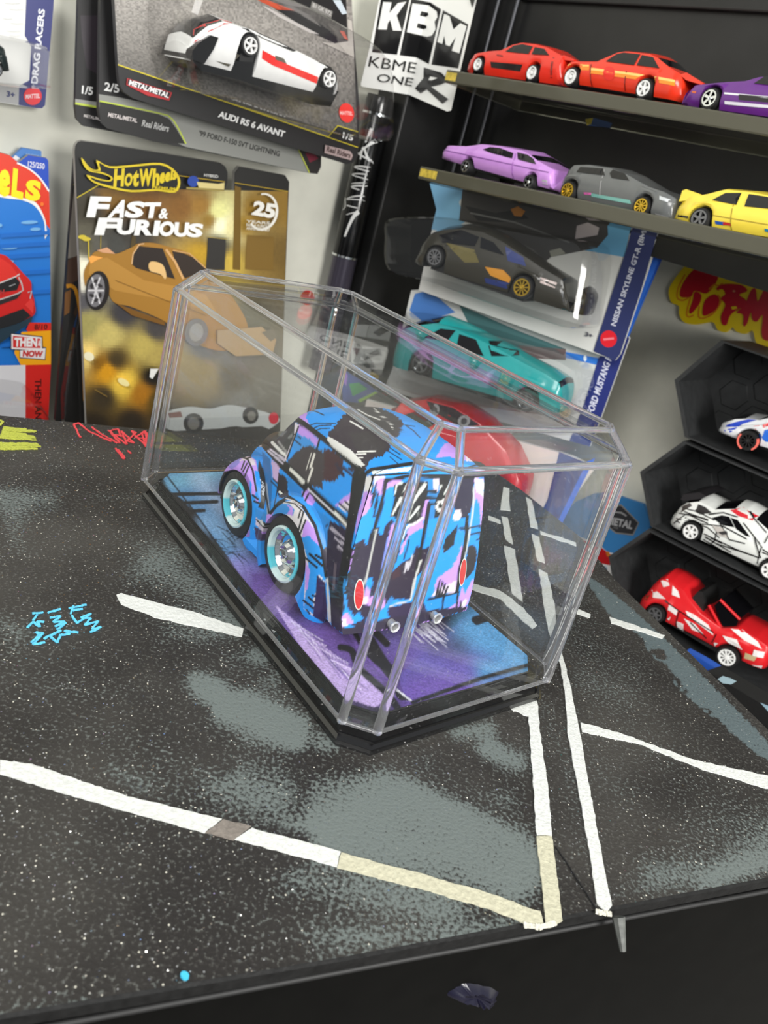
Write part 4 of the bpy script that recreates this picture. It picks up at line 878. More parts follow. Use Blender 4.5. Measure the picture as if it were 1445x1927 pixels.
def vwheel(cy, cz, R, side, big):
    x0, x1 = (.120, .200) if big else (.125, .193)
    wf = Frame((0, 0, 0), (1, 0, 0), (0, 1, 0))
    pr = [(.03, x0), (R*.9, x0), (R, x0+.012), (R, x1-.014), (R*.96, x1-.004), (R*.78, x1), (R*.73, x1-.003)]
    V, F = lathe([(r, side*h) for r, h in pr], 48, 0); V = [vl(x, y+cy, z+cz) for x, y, z in V]; t = mesh('wheel', V, F, RUBBER, van, smooth=True)
    V, F = lathe([(R*.74, side*(x1-.004)), (R*.73, side*(x1+.001)), (R*.68, side*(x1+.003)), (R*.62, side*(x1-.001)), (R*.60, side*(x1-.012))], 48, 0)
    cols = [];
    for i, p in enumerate(V):
        a = math.degrees(math.atan2(p[2], -p[1])); cols.append(lin((90, 198, 214)) if (-30 < a < 95 or -165 < a < -120) and i % 48 != 0 else lin((206, 228, 226)))
    V = [vl(x, y+cy, z+cz) for x, y, z in V]; mesh('whitewall', V, F, GLOSS, t, cols=np.array(cols), smooth=True, label='pale ring brushed with turquoise')
    V, F = lathe([(R*.60, side*(x1-.013)), (R*.52, side*(x1-.022)), (R*.40, side*(x1-.026)), (R*.30, side*(x1-.012)), (R*.22, side*(x1-.004)), (R*.16, side*(x1-.010)), (R*.12, side*(x1-.002)), (0.0005, side*(x1+.001))], 40, 0)
    V = [vl(x, y+cy, z+cz) for x, y, z in V]; hub = mesh('hub_cap', V, F, CHROME, t, smooth=False)
for sd in (-1, 1): vwheel(-.078, .1555, .090, sd, True); vwheel(.178, .1500, .0835, sd, False)
# tail lamps, tail pipes, side glass, plate-side window trims
vb = BVHTree.FromPolygons(BV, BF)
for cx, cz_ in ((-.152, .190), (.142, .205)):
    V, F, C = drape([(ell(cx-VO[0], cz_-VO[2], .0125, .034, .08, 24), (206, 206, 200)), (ell(cx-VO[0], cz_-VO[2], .0102, .031, .08, 24), (196, 44, 46))], vb, lambda x, y: (x, -1.0, y), (0, 1, 0), .0015, .006)
    mesh('tail_light', V, F, GLOSS, van, fcols=np.array(C), label='red oval tail light with pale outline')
for cx in (-.062, .062):
    V, F = lathe([(.010, 0), (.0105, -.03), (.0135, -.034), (.0125, -.038), (.009, -.036), (.008, -.02)], 20, 1); V = [vl(x+cx, y-.315, z+.118) for x, y, z in V]; mesh('tail_pipe', V, F, mat('satin_silver', (226, 226, 224), rough=.3, metal=.55), van, smooth=True)
V, F = tube(vl(-.176, -.02, .262), vl(-.176, .02, .262), .004, 8); mesh('door_handle', V, F, CHROME, van, smooth=True)

# ================================================================== SMALL TOY CARS
def wheel_parts(root, c, R, wd, tone, style, far):
    """tyre and rim; outer side faces +z"""
    x, y, z1 = c
    pr = [(R*.45, z1-wd), (R*.92, z1-wd), (R, z1-wd*.8), (R, z1-wd*.2), (R*.93, z1), (R*.74, z1), (R*.72, z1-.006)]
    V, F = lathe(pr, 28, 2, (x, y, 0)); t = mesh('wheel', V, F, RUBBER, root, smooth=True)
    if far: return
    L = []
    L.append(lathe([(R*.76, z1-.004), (R*.75, z1+.003), (R*.62, z1+.003), (R*.60, z1-.012)], 28, 2, (x, y, 0)))
    ns, sw = {'spoke5': (5, .20), 'spoke6': (6, .20), 'spoke10': (10, .10), 'turbine': (16, .085), 'disc': (0, 0), 'steel': (0, 0)}[style]
    for k in range(ns):
        a = 2*math.pi*k/ns+.3; d = np.array([math.cos(a), math.sin(a)]); q = np.array([-d[1], d[0]])*R*sw*.5
        p = [np.array([x, y])+d*R*.12-q, np.array([x, y])+d*R*.64-q*1.2, np.array([x, y])+d*R*.64+q*1.2, np.array([x, y])+d*R*.12+q]
        L.append(prism([tuple(v) for v in p], z1-.014, z1+.001))
    if style == 'steel': L.append(lathe([(R*.61, z1-.010), (R*.30, z1-.002), (R*.26, z1-.016)], 28, 2, (x, y, 0)))
    if style == 'disc': L.append(lathe([(R*.61, z1-.006), (R*.12, z1-.002)], 28, 2, (x, y, 0)))
    L.append(lathe([(R*.22, z1-.012), (R*.20, z1+.003), (R*.06, z1+.004), (.0003, z1+.003)], 14, 2, (x, y, 0)))
    V, F = merge(L); mesh('rim', V, F, tone, t, smooth=False)
RIMW = mat('rim_white', (232, 232, 230), rough=.3); RIMG = mat('rim_gold', (206, 170, 60), rough=.22, metal=.85); RIMS = mat('rim_grey', (120, 120, 122), rough=.3, metal=.6); RIMD = mat('rim_black', (34, 32, 32), rough=.3)
def enamel(*c): return mat('enamel_%d_%d_%d' % c, c, rough=.25, coat=.3, grain=.04, gscale=200)
def toy(name, plane, label, body, top, bot, wheels, windows=(), paint=(), rim=CHROME, style='spoke5', width=.34, belt=None, group=None, wr=None, extra=None, open_top=False, rise=.055):
    """die-cast car: silhouette measured in the side plane nearest the viewer, then built out to its full width"""
    fr = plane.turned(wheels[0][:2], wheels[1][:2]); L = lambda pts: fr.uvs(pts)
    root = thing(name, fr, label, 'toy car', group)
    wc = [L([q[:2]])[0] for q in wheels]
    rr = [abs(fr.uv(q[0], q[1]-q[2])[1]-fr.uv(q[0], q[1])[1]) for q in wheels]
    tp = sorted(L(top)); bt = L(bot); s0, s1 = tp[0][0], tp[-1][0]
    tx = [p[0] for p in tp]; ty = [p[1] for p in tp]
    yb0 = lambda s: float(np.interp(s, [bt[0][0], bt[1][0]], [bt[0][1], bt[1][1]]))
    lowest = min(ty); bl = None
    if belt: b_ = sorted(L(belt)); bl = lambda s: float(np.interp(s, [p[0] for p in b_], [p[1] for p in b_]))
    st = np.linspace(s0, s1, 110); V, F, FM = [], [], []
    Wd = width; secs = []
    for s in st:
        yt = float(np.interp(s, tx, ty)); b0 = yb0(s)
        for (cx, cy), r in zip(wc, rr):
            q = (r*1.12)**2-(s-cx)**2
            if q > 0: b0 = max(b0, cy+math.sqrt(q))
        b0 = min(b0, yt-.012); ybl = min(bl(s) if bl else yt-.02, yt-.008); ybl = max(ybl, b0+.004)
        e = min(s-s0, s1-s); en = .07; ins = .06*(1-math.sqrt(max(0, 1-(1-min(1, e/en))**2))) if e < en else 0
        gh = yt-ybl; h = []
        h.append((b0, -.02-ins)); h.append((b0+.25*(ybl-b0), -.004-ins)); h.append((b0+.6*(ybl-b0), 0-ins)); h.append((b0+.9*(ybl-b0), -.004-ins)); h.append((ybl, -.012-ins))
        k = min(1, gh/.09)
        h.append((ybl+.5*gh, -.012-.008*k-ins)); h.append((yt-.12*gh, -.014-.018*k-ins)); h.append((yt-.0*gh, -.024-.034*k-ins)); h.append((yt+rise*.15*k+.006, -Wd*.36)); h.append((yt+rise*.22*k+.009, -Wd*.5))
        secs.append(h)
    nh = len(secs[0]); nf = 2*nh-1
    for s, h in zip(st, secs):
        full = [(y, z) for y, z in h]+[(y, -Wd-z) for y, z in h[:-1]][::-1]
        V += [(s, y, z) for y, z in full]
    for k in range(len(st)-1):
        for i in range(nf-1):
            F.append((k*nf+i, (k+1)*nf+i, (k+1)*nf+i+1, k*nf+i+1))
            mid = (st[k]+st[k+1])/2; yt1 = np.interp(st[k], tx, ty); yt2 = np.interp(st[k+1], tx, ty); slope = (yt2-yt1)/(st[k+1]-st[k])
            g = yt1-(bl(mid) if bl else yt1-.02)
            FM.append(1 if (not open_top and bl and 6 <= i <= nf-8 and abs(slope) > .33 and g > .022 and g < .16) else 0)
        F.append((k*nf, k*nf+nf-1, (k+1)*nf+nf-1, (k+1)*nf)); FM.append(2)
    F.append(list(range(nf))); FM.append(0); F.append([(len(st)-1)*nf+i for i in range(nf)][::-1]); FM.append(0)
    bm_ = enamel(*body)
    mesh('body', V, F, [bm_, WINDOW, BLACKM], root, fm=FM, smooth=True)
    bvh = BVHTree.FromPolygons(V, F); org = lambda x, y: (x, y, .5)
    step = .022
    if paint:
        v, f, c = drape([(L(p), rgb) for p, rgb in paint], bvh, org, (0, 0, -1), .0012, step)
        if f: mesh('livery', v, f, GLOSS, root, fcols=np.array(c))
    for p in windows:
        v, f, c = drape([(L(p), (14, 14, 17))], bvh, org, (0, 0, -1), .0022, step)
        if f: mesh('window', v, f, WINDOW, root)
    V, F = box(min(wc[0][0], wc[1][0])-.02, max(wc[0][0], wc[1][0])+.02, min(yb0(wc[0][0]), yb0(wc[1][0]))-.002, min(wc[0][1], wc[1][1])+.05, -Wd+.03, -.03); mesh('chassis', V, F, BLACKM, root)
    for i, ((cx, cy), r) in enumerate(zip(wc, rr)):
        rm = rim[i] if isinstance(rim, (list, tuple)) else rim; sy = style[i] if isinstance(style, (list, tuple)) else style
        wheel_parts(root, (cx, cy, .004), r, .06, rm, sy, False); wheel_parts(root, (cx, cy, -Wd+.056), r, .06, rm, sy, True)
    if extra: extra(root, fr, L)
    return root, fr
def fin(poly, z0, z1, m, name):
    def f(root, fr, L):
        V, F = prism(L(poly), z1, z0); mesh(name, V, F, m, root)
    return f

# ================================================================== BLACK CABINET WITH TWO SHELVES
cab = thing('display_cabinet', upright(np.array([CABF.o[0], CABF.o[1], -1.5]), -45.0), 'tall black cabinet in the corner with a wide post and open shelves for toy cars', 'cabinet')
CI = np.linalg.inv(np.array([CABF.x, CABF.y, CABF.n]).T)
def cl(P): return tuple(CI@(np.asarray(P, float)-np.array([CABF.o[0], CABF.o[1], -1.5])))
cabm = mat('black_cabinet_board', (25, 25, 25), rough=.5, grain=.25, gscale=60, bump=.05)
uL = CABF.uv(636, 320)[0]
V, F = rbox(uL, 0, 0.0, 4.6, -CABD-.60, 0, .012); mesh('post', V, F, cabm, cab)
V, F = box(-.02, 4.2, 2.40, 4.6, -CABD-.07, -CABD); mesh('back_panel', V, F, cabm, cab)
# shelf plates: front edges measured, run back to the panel
def shelf(px_l, t, px_end, thick, name, tilt):
    P = along(*px_l, t); fr = Frame(P, (math.cos(math.radians(-45)), math.sin(math.radians(-45)), tilt), n=CABB.n); u1 = fr.uv(*px_end)[0]
    d = (P-CABB.o)@CABB.n
    V, F = rbox(0, u1+.5, -thick, 0, -d, 0, .008)
    R_ = np.array([fr.x, fr.y, fr.n]); V = [cl(fr.o+np.array(v)@R_) for v in V]
    fm = []
    for f in F:
        q = [np.array(V[i]) for i in f]; nn = np.cross(q[1]-q[0], q[2]-q[0]); nn = nn/(np.linalg.norm(nn)+1e-12); fm.append(1 if abs(nn[1]) > .9 else 0)
    o = mesh(name, V, F, [shelfm, SMOKE], cab, fm=fm)
    return fr
shelfm = bpy.data.materials.new('smoked_acrylic'); shelfm.use_nodes = True
_b = shelfm.node_tree.nodes['Principled BSDF']; _b.inputs['Base Color'].default_value = (*lin((98, 96, 82)), 1); _b.inputs['Roughness'].default_value = .12; _b.inputs['Transmission Weight'].default_value = .35; _b.inputs['IOR'].default_value = 1.4
MATS['smoked_acrylic'] = shelfm
SMOKE = clear_mat('smoked_acrylic_face', (.86, .86, .80), .03)
S1 = shelf((840, 130), 4.02, (1445, 205), .062, 'shelf', -.003)
S2 = shelf((791, 311.5), 4.02, (1445, 451), .066, 'shelf', .040)
for fr, a, b in ((S1, .01, .09), (S2, .01, .14)):
    V, F = box(a, b, -.05, -.012, 0, .0015); R_ = np.array([fr.x, fr.y, fr.n]); V = [cl(fr.o+np.array(v)@R_) for v in V]
    mesh('edge_tape', V, F, mat('yellow_tape', (196, 172, 70), rough=.4, grain=.3, gscale=500), cab, label='yellow tape on the shelf edge')  # thin yellow strip on the front edge near the left end
for (xa, ya), (xb, yb) in (((934, 0), (868, 262)), ((971, 0), (902, 262))):
    fr_ = CABB.shift(.06); a = fr_.o+fr_.x*fr_.uv(xb, yb)[0]; a = np.array([a[0], a[1], .9]); 
    V, F = tube(cl(a), cl(a+np.array([0, 0, 2.2])), .016, 10); mesh('rod', V, F, mat('dark_steel_rod', (66, 67, 70), rough=.4, metal=.9), cab, smooth=True)
fr_ = upright(along(987, 0, 4.3), -45.0); V, F = rbox(-.05, 3.2, 0, .07, -.5, .0, .008); R_ = np.array([fr_.x, fr_.y, fr_.n]); mesh('top_board', [cl(fr_.o+np.array(v)@R_) for v in V], F, cabm, cab)
# scrap of yellow and blue sticker on the back panel
st_ = thing('sticker', CABB.turned((1100, 232), (1152, 240)), 'tiny yellow and blue sticker on the black back panel between the shelves', 'sticker')
fr2 = CABB.turned((1100, 232), (1152, 240)); V, F = prism(fr2.uvs([(1101, 224), (1118, 222), (1152, 232), (1148, 241), (1104, 236)]), .0005, .004); mesh('vinyl', V, F, mat('sticker_blue', (58, 92, 150), rough=.4), st_)
Ink(fr2, .004).poly([(1101, 224), (1116, 222), (1112, 234), (1104, 236)], (206, 190, 60)).build('print', st_)

# ---- sticker folded round the post
zk = Z(580, 0, .29060)
stk = thing('sticker', CABF.turned((683, 163), (770, 178)), 'white and black lettered sticker folded round the cabinet post, above the marker pen', 'sticker')
_f = [pix(CABF.o+np.array([0, 0, h])) for h in (.2, 1.6)]; _d = (_f[1]-_f[0])
fold = (tuple(_f[0]+_d*2), tuple(_f[0]-_d))
def fold_ink(plane, keep_right):
    A_, B_ = fold; cp = (B_, A_) if keep_right else (A_, B_)
    fr = CABF.turned((683, 163), (770, 178)) if plane is CABF else plane
    k = Ink(fr, .004, clip=cp)
    W_ = (236, 236, 232); K_ = (17, 17, 18)
    k.poly(zk((470, -60), (395, 320), (340, 545), (345, 560), (655, 615), (900, 722), (925, 715), (1090, 0), (1110, -80)), W_)
    k.poly(zk((480, -60), (412, 338), (575, 355), (660, -20)), K_); k.poly(zk((668, -10), (592, 358), (700, 372), (780, 415), (860, 60), (790, 15)), K_); k.poly(zk((872, 65), (797, 418), (970, 442), (1035, 158)), K_)
    k.poly(zk((485, 12), (540, 15), (525, 85), (580, 20), (635, 10), (572, 100), (605, 200), (548, 198), (530, 130), (515, 150), (508, 192), (452, 190)), W_)
    k.poly(zk((675, 22), (780, 35), (832, 75), (836, 110), (818, 140), (824, 190), (800, 230), (770, 238), (638, 208)), W_); k.poly(zk((732, 72), (775, 82), (778, 98), (760, 110), (722, 102)), K_); k.poly(zk((710, 150), (765, 165), (766, 182), (745, 190), (702, 178)), K_)
    k.poly(zk((880, 90), (915, 105), (940, 190), (985, 150), (1025, 170), (978, 345), (930, 328), (955, 240), (915, 300), (890, 290), (880, 230), (868, 285), (835, 272)), W_)
    k.text('KBME', zk((388, 430))[0], zk((690, 474))[0], zk((402, 363))[0], K_, .0)
    k.text('ONE', zk((440, 528))[0], zk((668, 558))[0], zk((455, 476))[0], K_, .005)
    k.poly(zk((748, 436), (860, 470), (910, 520), (850, 545), (790, 558), (905, 640), (868, 670), (765, 575), (725, 602), (690, 572), (745, 505)), K_); k.poly(zk((790, 495), (835, 505), (800, 520), (778, 518)), W_)
    k.poly(zk((1030, -60), (1095, -60), (1060, 50)), K_)
    if plane is CABF: k.build('print', stk, GLOSS)
    else:
        Vw = [tuple(plane.world(np.array(v))) for v in k.V]; f0 = CABF.turned((683, 163), (770, 178)); R_ = np.array([f0.x, f0.y, f0.n])
        mesh('folded_print', [tuple(R_@(np.array(v)-f0.o)) for v in Vw], k.F, GLOSS, stk, fcols=np.array(k.C))
fold_ink(CABF, True); fold_ink(CABR, False)
# ---- second folded sticker lower down, and the holographic one
def flat_sticker(plane, pts, label, inks, name='sticker', m=None, rgb=(226, 228, 226)):
    fr = plane.turned(pts[0], pts[1]); r = thing(name, fr, label, 'sticker'); V, F = prism(fr.uvs(pts), .0004, .004)
    mesh('vinyl', V, F, m or mat('vinyl_%d_%d_%d' % rgb, rgb, rough=.35), r); k = Ink(fr, .004)
    for p, c in inks: k.poly(p, c)
    if inks: k.build('print', r)
    return r
zs = Z(560, 520, .23529)
flat_sticker(CABF, zs((90, 312), (260, 385), (330, 500), (200, 620), (100, 430)), 'grey and white scratched sticker low on the left face of the post', [(zs((150, 440), (230, 450), (240, 520), (160, 500)), (60, 60, 60)), (zs((120, 300), (230, 330), (200, 350), (120, 320)), (40, 40, 42))], rgb=(170, 170, 168))
flat_sticker(CABR, zs((440, 385), (755, 395), (700, 640), (680, 690), (430, 700), (424, 540)), 'white sticker with black splashes low on the right face of the post', [(zs((600, 450), (680, 400), (740, 430), (650, 480)), (40, 40, 40)), (zs((420, 470), (620, 500), (740, 520), (710, 570), (480, 560)), (70, 70, 60)), (zs((580, 610), (640, 580), (660, 620), (520, 680)), (34, 34, 34)), (zs((440, 570), (500, 580), (470, 640)), (120, 90, 100))], rgb=(214, 216, 214))
flat_sticker(CABR, zs((372, 740), (420, 780), (560, 860), (640, 920), (480, 1010), (360, 1000), (350, 800)), 'holographic blue and green sticker low on the post, behind the case', [(zs((410, 860), (490, 850), (560, 900), (440, 960)), (30, 150, 80)), (zs((480, 990), (620, 920), (640, 930), (500, 1010)), (150, 200, 60)), (zs((372, 745), (400, 790), (390, 880), (356, 830)), (150, 110, 200))], rgb=(46, 74, 150))
# ---- marker pen on the left face
c0 = CABF.uv(712, 200, .10); c1_ = CABF.uv(636, 530, .10); uP = (c0[0]+c1_[0])/2
ztopP, zring1, zring2, zbotP = CABF.uv(720, 182, .1)[1], CABF.uv(705, 215, .1)[1], CABF.uv(650, 482, .1)[1], CABF.uv(610, 700, .1)[1]
PEN = Frame(CABF.o+CABF.x*uP+CABF.n*.094+np.array([0, 0, zbotP]), CABF.x, n=CABF.n)
pen = thing('marker_pen', PEN, 'black marker pen with white graffiti lettering fixed upright on the cabinet post', 'marker')
H_ = ztopP-zbotP; r1 = zring1-zbotP; r2_ = zring2-zbotP; RP = .083
V, F = lathe([(.0005, r2_), (RP*.98, r2_), (RP, r2_+.01), (RP, r1-.004), (RP*.97, r1)], 40, 1); V = [(a, b, c) for a, b, c in V]; mesh('barrel', V, F, BLACKG, pen, smooth=True); PB = BVHTree.FromPolygons(V, F)
V, F = lathe([(RP*1.02, r1), (RP*1.04, r1+.012), (RP*1.0, H_-.03), (RP*.94, H_), (.0005, H_)], 40, 1); mesh('cap', V, F, BLACKG, pen, smooth=True)
for h in (r1-.006, r2_-.006):
    V, F = lathe([(RP*1.0, h), (RP*1.045, h), (RP*1.045, h+.012), (RP*1.0, h+.012)], 40, 1); mesh('ring', V, F, CHROME, pen, smooth=True, label='silver ring')
V, F = lathe([(.0005, 0), (RP*.96, 0), (RP*.96, r2_-.008)], 40, 1); mesh('grip', V, F, mat('pen_grey', (70, 66, 78), rough=.2, metal=.4), pen, smooth=True, label='grey violet lower barrel')
PF = Frame(PEN.o+PEN.n*RP, PEN.x, n=PEN.n); gl = lambda pts: PF.uvs(zk(*pts))
gr = []
for q, wd in ([[(495, 795), (420, 850), (370, 930), (330, 990)], 9], [[(390, 825), (360, 920)], 7], [[(455, 880), (400, 960), (360, 1040), (350, 950), (330, 1030)], 8], [[(410, 920), (405, 1010), (430, 1020)], 8],
              [[(320, 990), (385, 1060), (300, 1080), (370, 1110), (285, 1130), (350, 1160), (280, 1190)], 8], [[(350, 1185), (280, 1210), (330, 1240), (250, 1290), (330, 1280)], 8], [[(240, 1280), (240, 1340), (220, 1360)], 6], [[(320, 1290), (270, 1390), (225, 1530)], 9], [[(250, 1330), (320, 1350)], 7], [[(280, 1400), (330, 1430), (350, 1475)], 11], [[(330, 1310), (300, 1350), (245, 1390)], 6]):
    gr.append((gl(ribbon(spline(q), wd*1.3, wd*.7)), (226, 226, 224)))
for x, y in ((405, 1078), (395, 1142), (385, 1205), (374, 1270), (360, 1330), (345, 1395)):
    gr.append((gl(ribbon([(x-10, y-14), (x+12, y-10), (x+8, y+14), (x-12, y+10), (x-9, y-8)], 7)), (214, 214, 212)))
V, F, C = drape(gr, PB, lambda x, y: (x, y, 1.0), (0, 0, -1), .0012, .012); mesh('graffiti_print', V, F, PRINT, pen, fcols=np.array(C))

# ---- the toy cars on the shelves
def on_shelf(S_, inset): return S_.shift(-inset)
t2 = Z(780, 0, .46021); P1 = on_shelf(S1, .04); P2 = on_shelf(S2, .04)
g1, g2 = 'toy cars on the upper shelf', 'toy cars on the lower shelf'
def rear_wing(poly, m, width=.30): return fin(poly, -.02, -.02-width, m, 'rear_spoiler')
RED = (222, 44, 26); ORG = (224, 52, 26); PUR = (98, 38, 128); LILC = (196, 140, 214); GRY = (96, 98, 98); YEL = (240, 214, 74)
toy('toy_car', P1, 'small red coupe with black side skirt at the left end of the upper shelf', RED, t2((202, 272), (203, 250), (210, 228), (230, 214), (290, 204), (345, 201), (390, 173), (425, 163), (480, 168), (530, 182), (562, 203), (600, 226), (630, 240), (634, 262), (600, 300)), t2((205, 292), (600, 345)), [t2((260, 264))[0]+(15,), t2((481, 298))[0]+(17,)],
    [t2((366, 208), (396, 182), (430, 175), (474, 186), (460, 220)), t2((472, 220), (482, 188), (522, 196), (545, 224))], [(t2((310, 252), (442, 264), (430, 292), (312, 276)), (26, 20, 20)), (t2((335, 222), (360, 226), (360, 232), (335, 228)), (120, 20, 16)), (t2((560, 232), (568, 234), (560, 318), (552, 316)), (130, 22, 18))], RIMW, 'steel', belt=t2((202, 240), (340, 208), (560, 228), (640, 244)), group=g1, extra=rear_wing(t2((585, 226), (600, 220), (640, 236), (640, 244), (600, 240)), enamel(222, 44, 26)))
toy('toy_car', P1, 'orange-red coupe with yellow-orange side stripe, tail raised, second on the upper shelf', ORG, t2((583, 300), (584, 272), (592, 256), (630, 246), (740, 246), (778, 225), (820, 201), (850, 195), (950, 205), (985, 224), (1030, 264), (1080, 298), (1088, 320), (1085, 385)), t2((590, 330), (1085, 410)), [t2((640, 314))[0]+(19.5,), t2((938, 362))[0]+(21,)],
    [t2((776, 248), (816, 216), (842, 209), (912, 216), (892, 264)), t2((902, 264), (918, 219), (965, 229), (996, 277))],
    [(t2((592, 262), (712, 264), (712, 272), (592, 270)), (250, 190, 90)), (t2((590, 270), (714, 272), (714, 288), (588, 284)), (246, 130, 30)), (t2((720, 277), (860, 294), (980, 311), (1062, 326), (1062, 336), (980, 322), (860, 304), (720, 287)), (250, 200, 110)), (t2((720, 287), (860, 304), (980, 322), (1062, 336), (1062, 350), (980, 336), (860, 318), (720, 300)), (246, 140, 34)),
     (t2((583, 290), (606, 293), (604, 304), (584, 300)), (30, 22, 22)), (t2((864, 290), (868, 291), (856, 368), (852, 367)), (120, 24, 14)), (t2((718, 262), (722, 263), (720, 350), (716, 349)), (120, 24, 14)), (ell(*t2((796, 300))[0], 11, 13), (222, 36, 24)), (t2((1066, 338), (1094, 340), (1090, 358), (1066, 354)), (232, 200, 90))], [RIMW, RIMW], ['steel', 'spoke5'], belt=t2((583, 262), (745, 250), (1000, 280), (1090, 310)), group=g1, extra=rear_wing(t2((1074, 300), (1102, 291), (1168, 332), (1166, 342), (1100, 322)), enamel(224, 52, 26)))
toy('toy_car', P1, 'purple coupe with white and black side stripes at the right end of the upper shelf', PUR, t2((1083, 412), (1086, 370), (1098, 354), (1135, 343), (1250, 331), (1345, 325), (1400, 305), (1500, 290), (1640, 305), (1720, 350), (1790, 390), (1800, 450), (1790, 500)), t2((1086, 425), (1790, 520)), [t2((1207, 402))[0]+(22,), t2((1650, 466))[0]+(22,)],
    [t2((1382, 338), (1420, 308), (1505, 300), (1495, 350)), t2((1510, 350), (1520, 302), (1620, 316), (1660, 366))], [(t2((1266, 378), (1600, 408), (1600, 415), (1266, 385)), (226, 226, 230)), (t2((1326, 386), (1600, 410), (1600, 432), (1326, 408)), (22, 18, 26)), (t2((1266, 412), (1600, 444), (1600, 456), (1266, 424)), (214, 210, 222)), (t2((1134, 372), (1152, 374), (1150, 382), (1134, 380)), (200, 90, 40))], CHROME, 'spoke5', belt=t2((1083, 352), (1250, 340), (1370, 340), (1700, 378), (1800, 400)), group=g1)
t3 = Z(780, 230, .46021)
toy('toy_car', P2, 'lilac two-door muscle car at the left end of the lower shelf', LILC, t3((97, 132), (98, 112), (112, 90), (200, 93), (225, 90), (262, 83), (330, 88), (430, 106), (462, 124), (495, 152), (560, 190), (588, 212), (586, 238), (560, 264)), t3((100, 146), (560, 276)), [t3((210, 181))[0]+(15,), t3((468, 245))[0]+(15.5,)],
    [t3((272, 110), (300, 99), (340, 103), (396, 124), (393, 146), (318, 128)), t3((410, 120), (450, 129), (476, 146), (491, 170), (416, 150))], [(t3((100, 108), (560, 206), (560, 210), (100, 112)), (120, 70, 140)), (t3((96, 116), (112, 120), (108, 146), (98, 140)), (190, 190, 192)), (t3((402, 124), (407, 126), (398, 230), (393, 228)), (168, 110, 190)), (t3((520, 234), (560, 240), (556, 258), (520, 250)), (180, 180, 186))], CHROME, 'spoke5', belt=t3((97, 104), (270, 114), (410, 152), (500, 176), (590, 216)), group=g2)
toy('toy_car', P2, 'dark grey hatchback with gold wheels and teal side stripe, middle of the lower shelf', GRY, t3((585, 250), (586, 222), (592, 203), (604, 190), (640, 166), (700, 165), (790, 178), (850, 202), (900, 232), (945, 258), (1010, 280), (1058, 308), (1066, 335), (1062, 370), (1040, 402)), t3((592, 290), (1040, 408)), [t3((627, 280))[0]+(19.5,), t3((928, 344))[0]+(20.5,)],
    [t3((655, 202), (668, 180), (760, 186), (772, 216), (690, 206)), t3((790, 206), (800, 190), (850, 207), (872, 236), (800, 226))], [(t3((690, 286), (722, 288), (720, 296), (690, 294)), (200, 90, 160)), (t3((720, 290), (880, 318), (884, 334), (720, 302)), (112, 170, 160)), (t3((764, 190), (768, 190), (758, 300), (754, 300)), (150, 150, 150)), (t3((1000, 300), (1056, 322), (1050, 332), (1000, 316)), (200, 204, 206)), (t3((980, 370), (1030, 384), (1030, 400), (980, 390)), (150, 150, 150))], RIMG, 'spoke10', belt=t3((585, 212), (690, 208), (880, 240), (960, 268), (1066, 316)), group=g2)
toy('toy_car', P2, 'yellow boxy saloon with tall rear wing at the right end of the lower shelf', YEL, t3((1045, 392), (1050, 352), (1070, 322), (1100, 292), (1160, 291), (1190, 285), (1260, 263), (1370, 272), (1450, 290), (1530, 335), (1650, 372), (1720, 400), (1730, 440), (1715, 490)), t3((1050, 404), (1715, 512)), [t3((1165, 394))[0]+(22,), t3((1580, 460))[0]+(22,)],
    [t3((1210, 317), (1262, 286), (1326, 285), (1310, 336)), t3((1343, 342), (1356, 290), (1432, 301), (1482, 356))], [(t3((1046, 372), (1118, 384), (1116, 392), (1046, 381)), (24, 22, 20)), (t3((1226, 402), (1262, 408), (1262, 420), (1226, 414)), (40, 90, 180)), (t3((1258, 406), (1292, 412), (1290, 422), (1258, 418)), (200, 50, 50)), (t3((1298, 330), (1302, 330), (1290, 440), (1286, 440)), (150, 130, 30)), (t3((1220, 378), (1500, 426), (1500, 430), (1220, 382)), (170, 148, 40)), (t3((1430, 434), (1490, 446), (1490, 456), (1430, 444)), (44, 130, 170))], RIMS, 'spoke5', belt=t3((1045, 335), (1210, 320), (1340, 344), (1500, 366), (1730, 412)), group=g2, extra=rear_wing(t3((1070, 320), (1084, 276), (1100, 270), (1160, 291), (1130, 312)), enamel(240, 214, 74)))

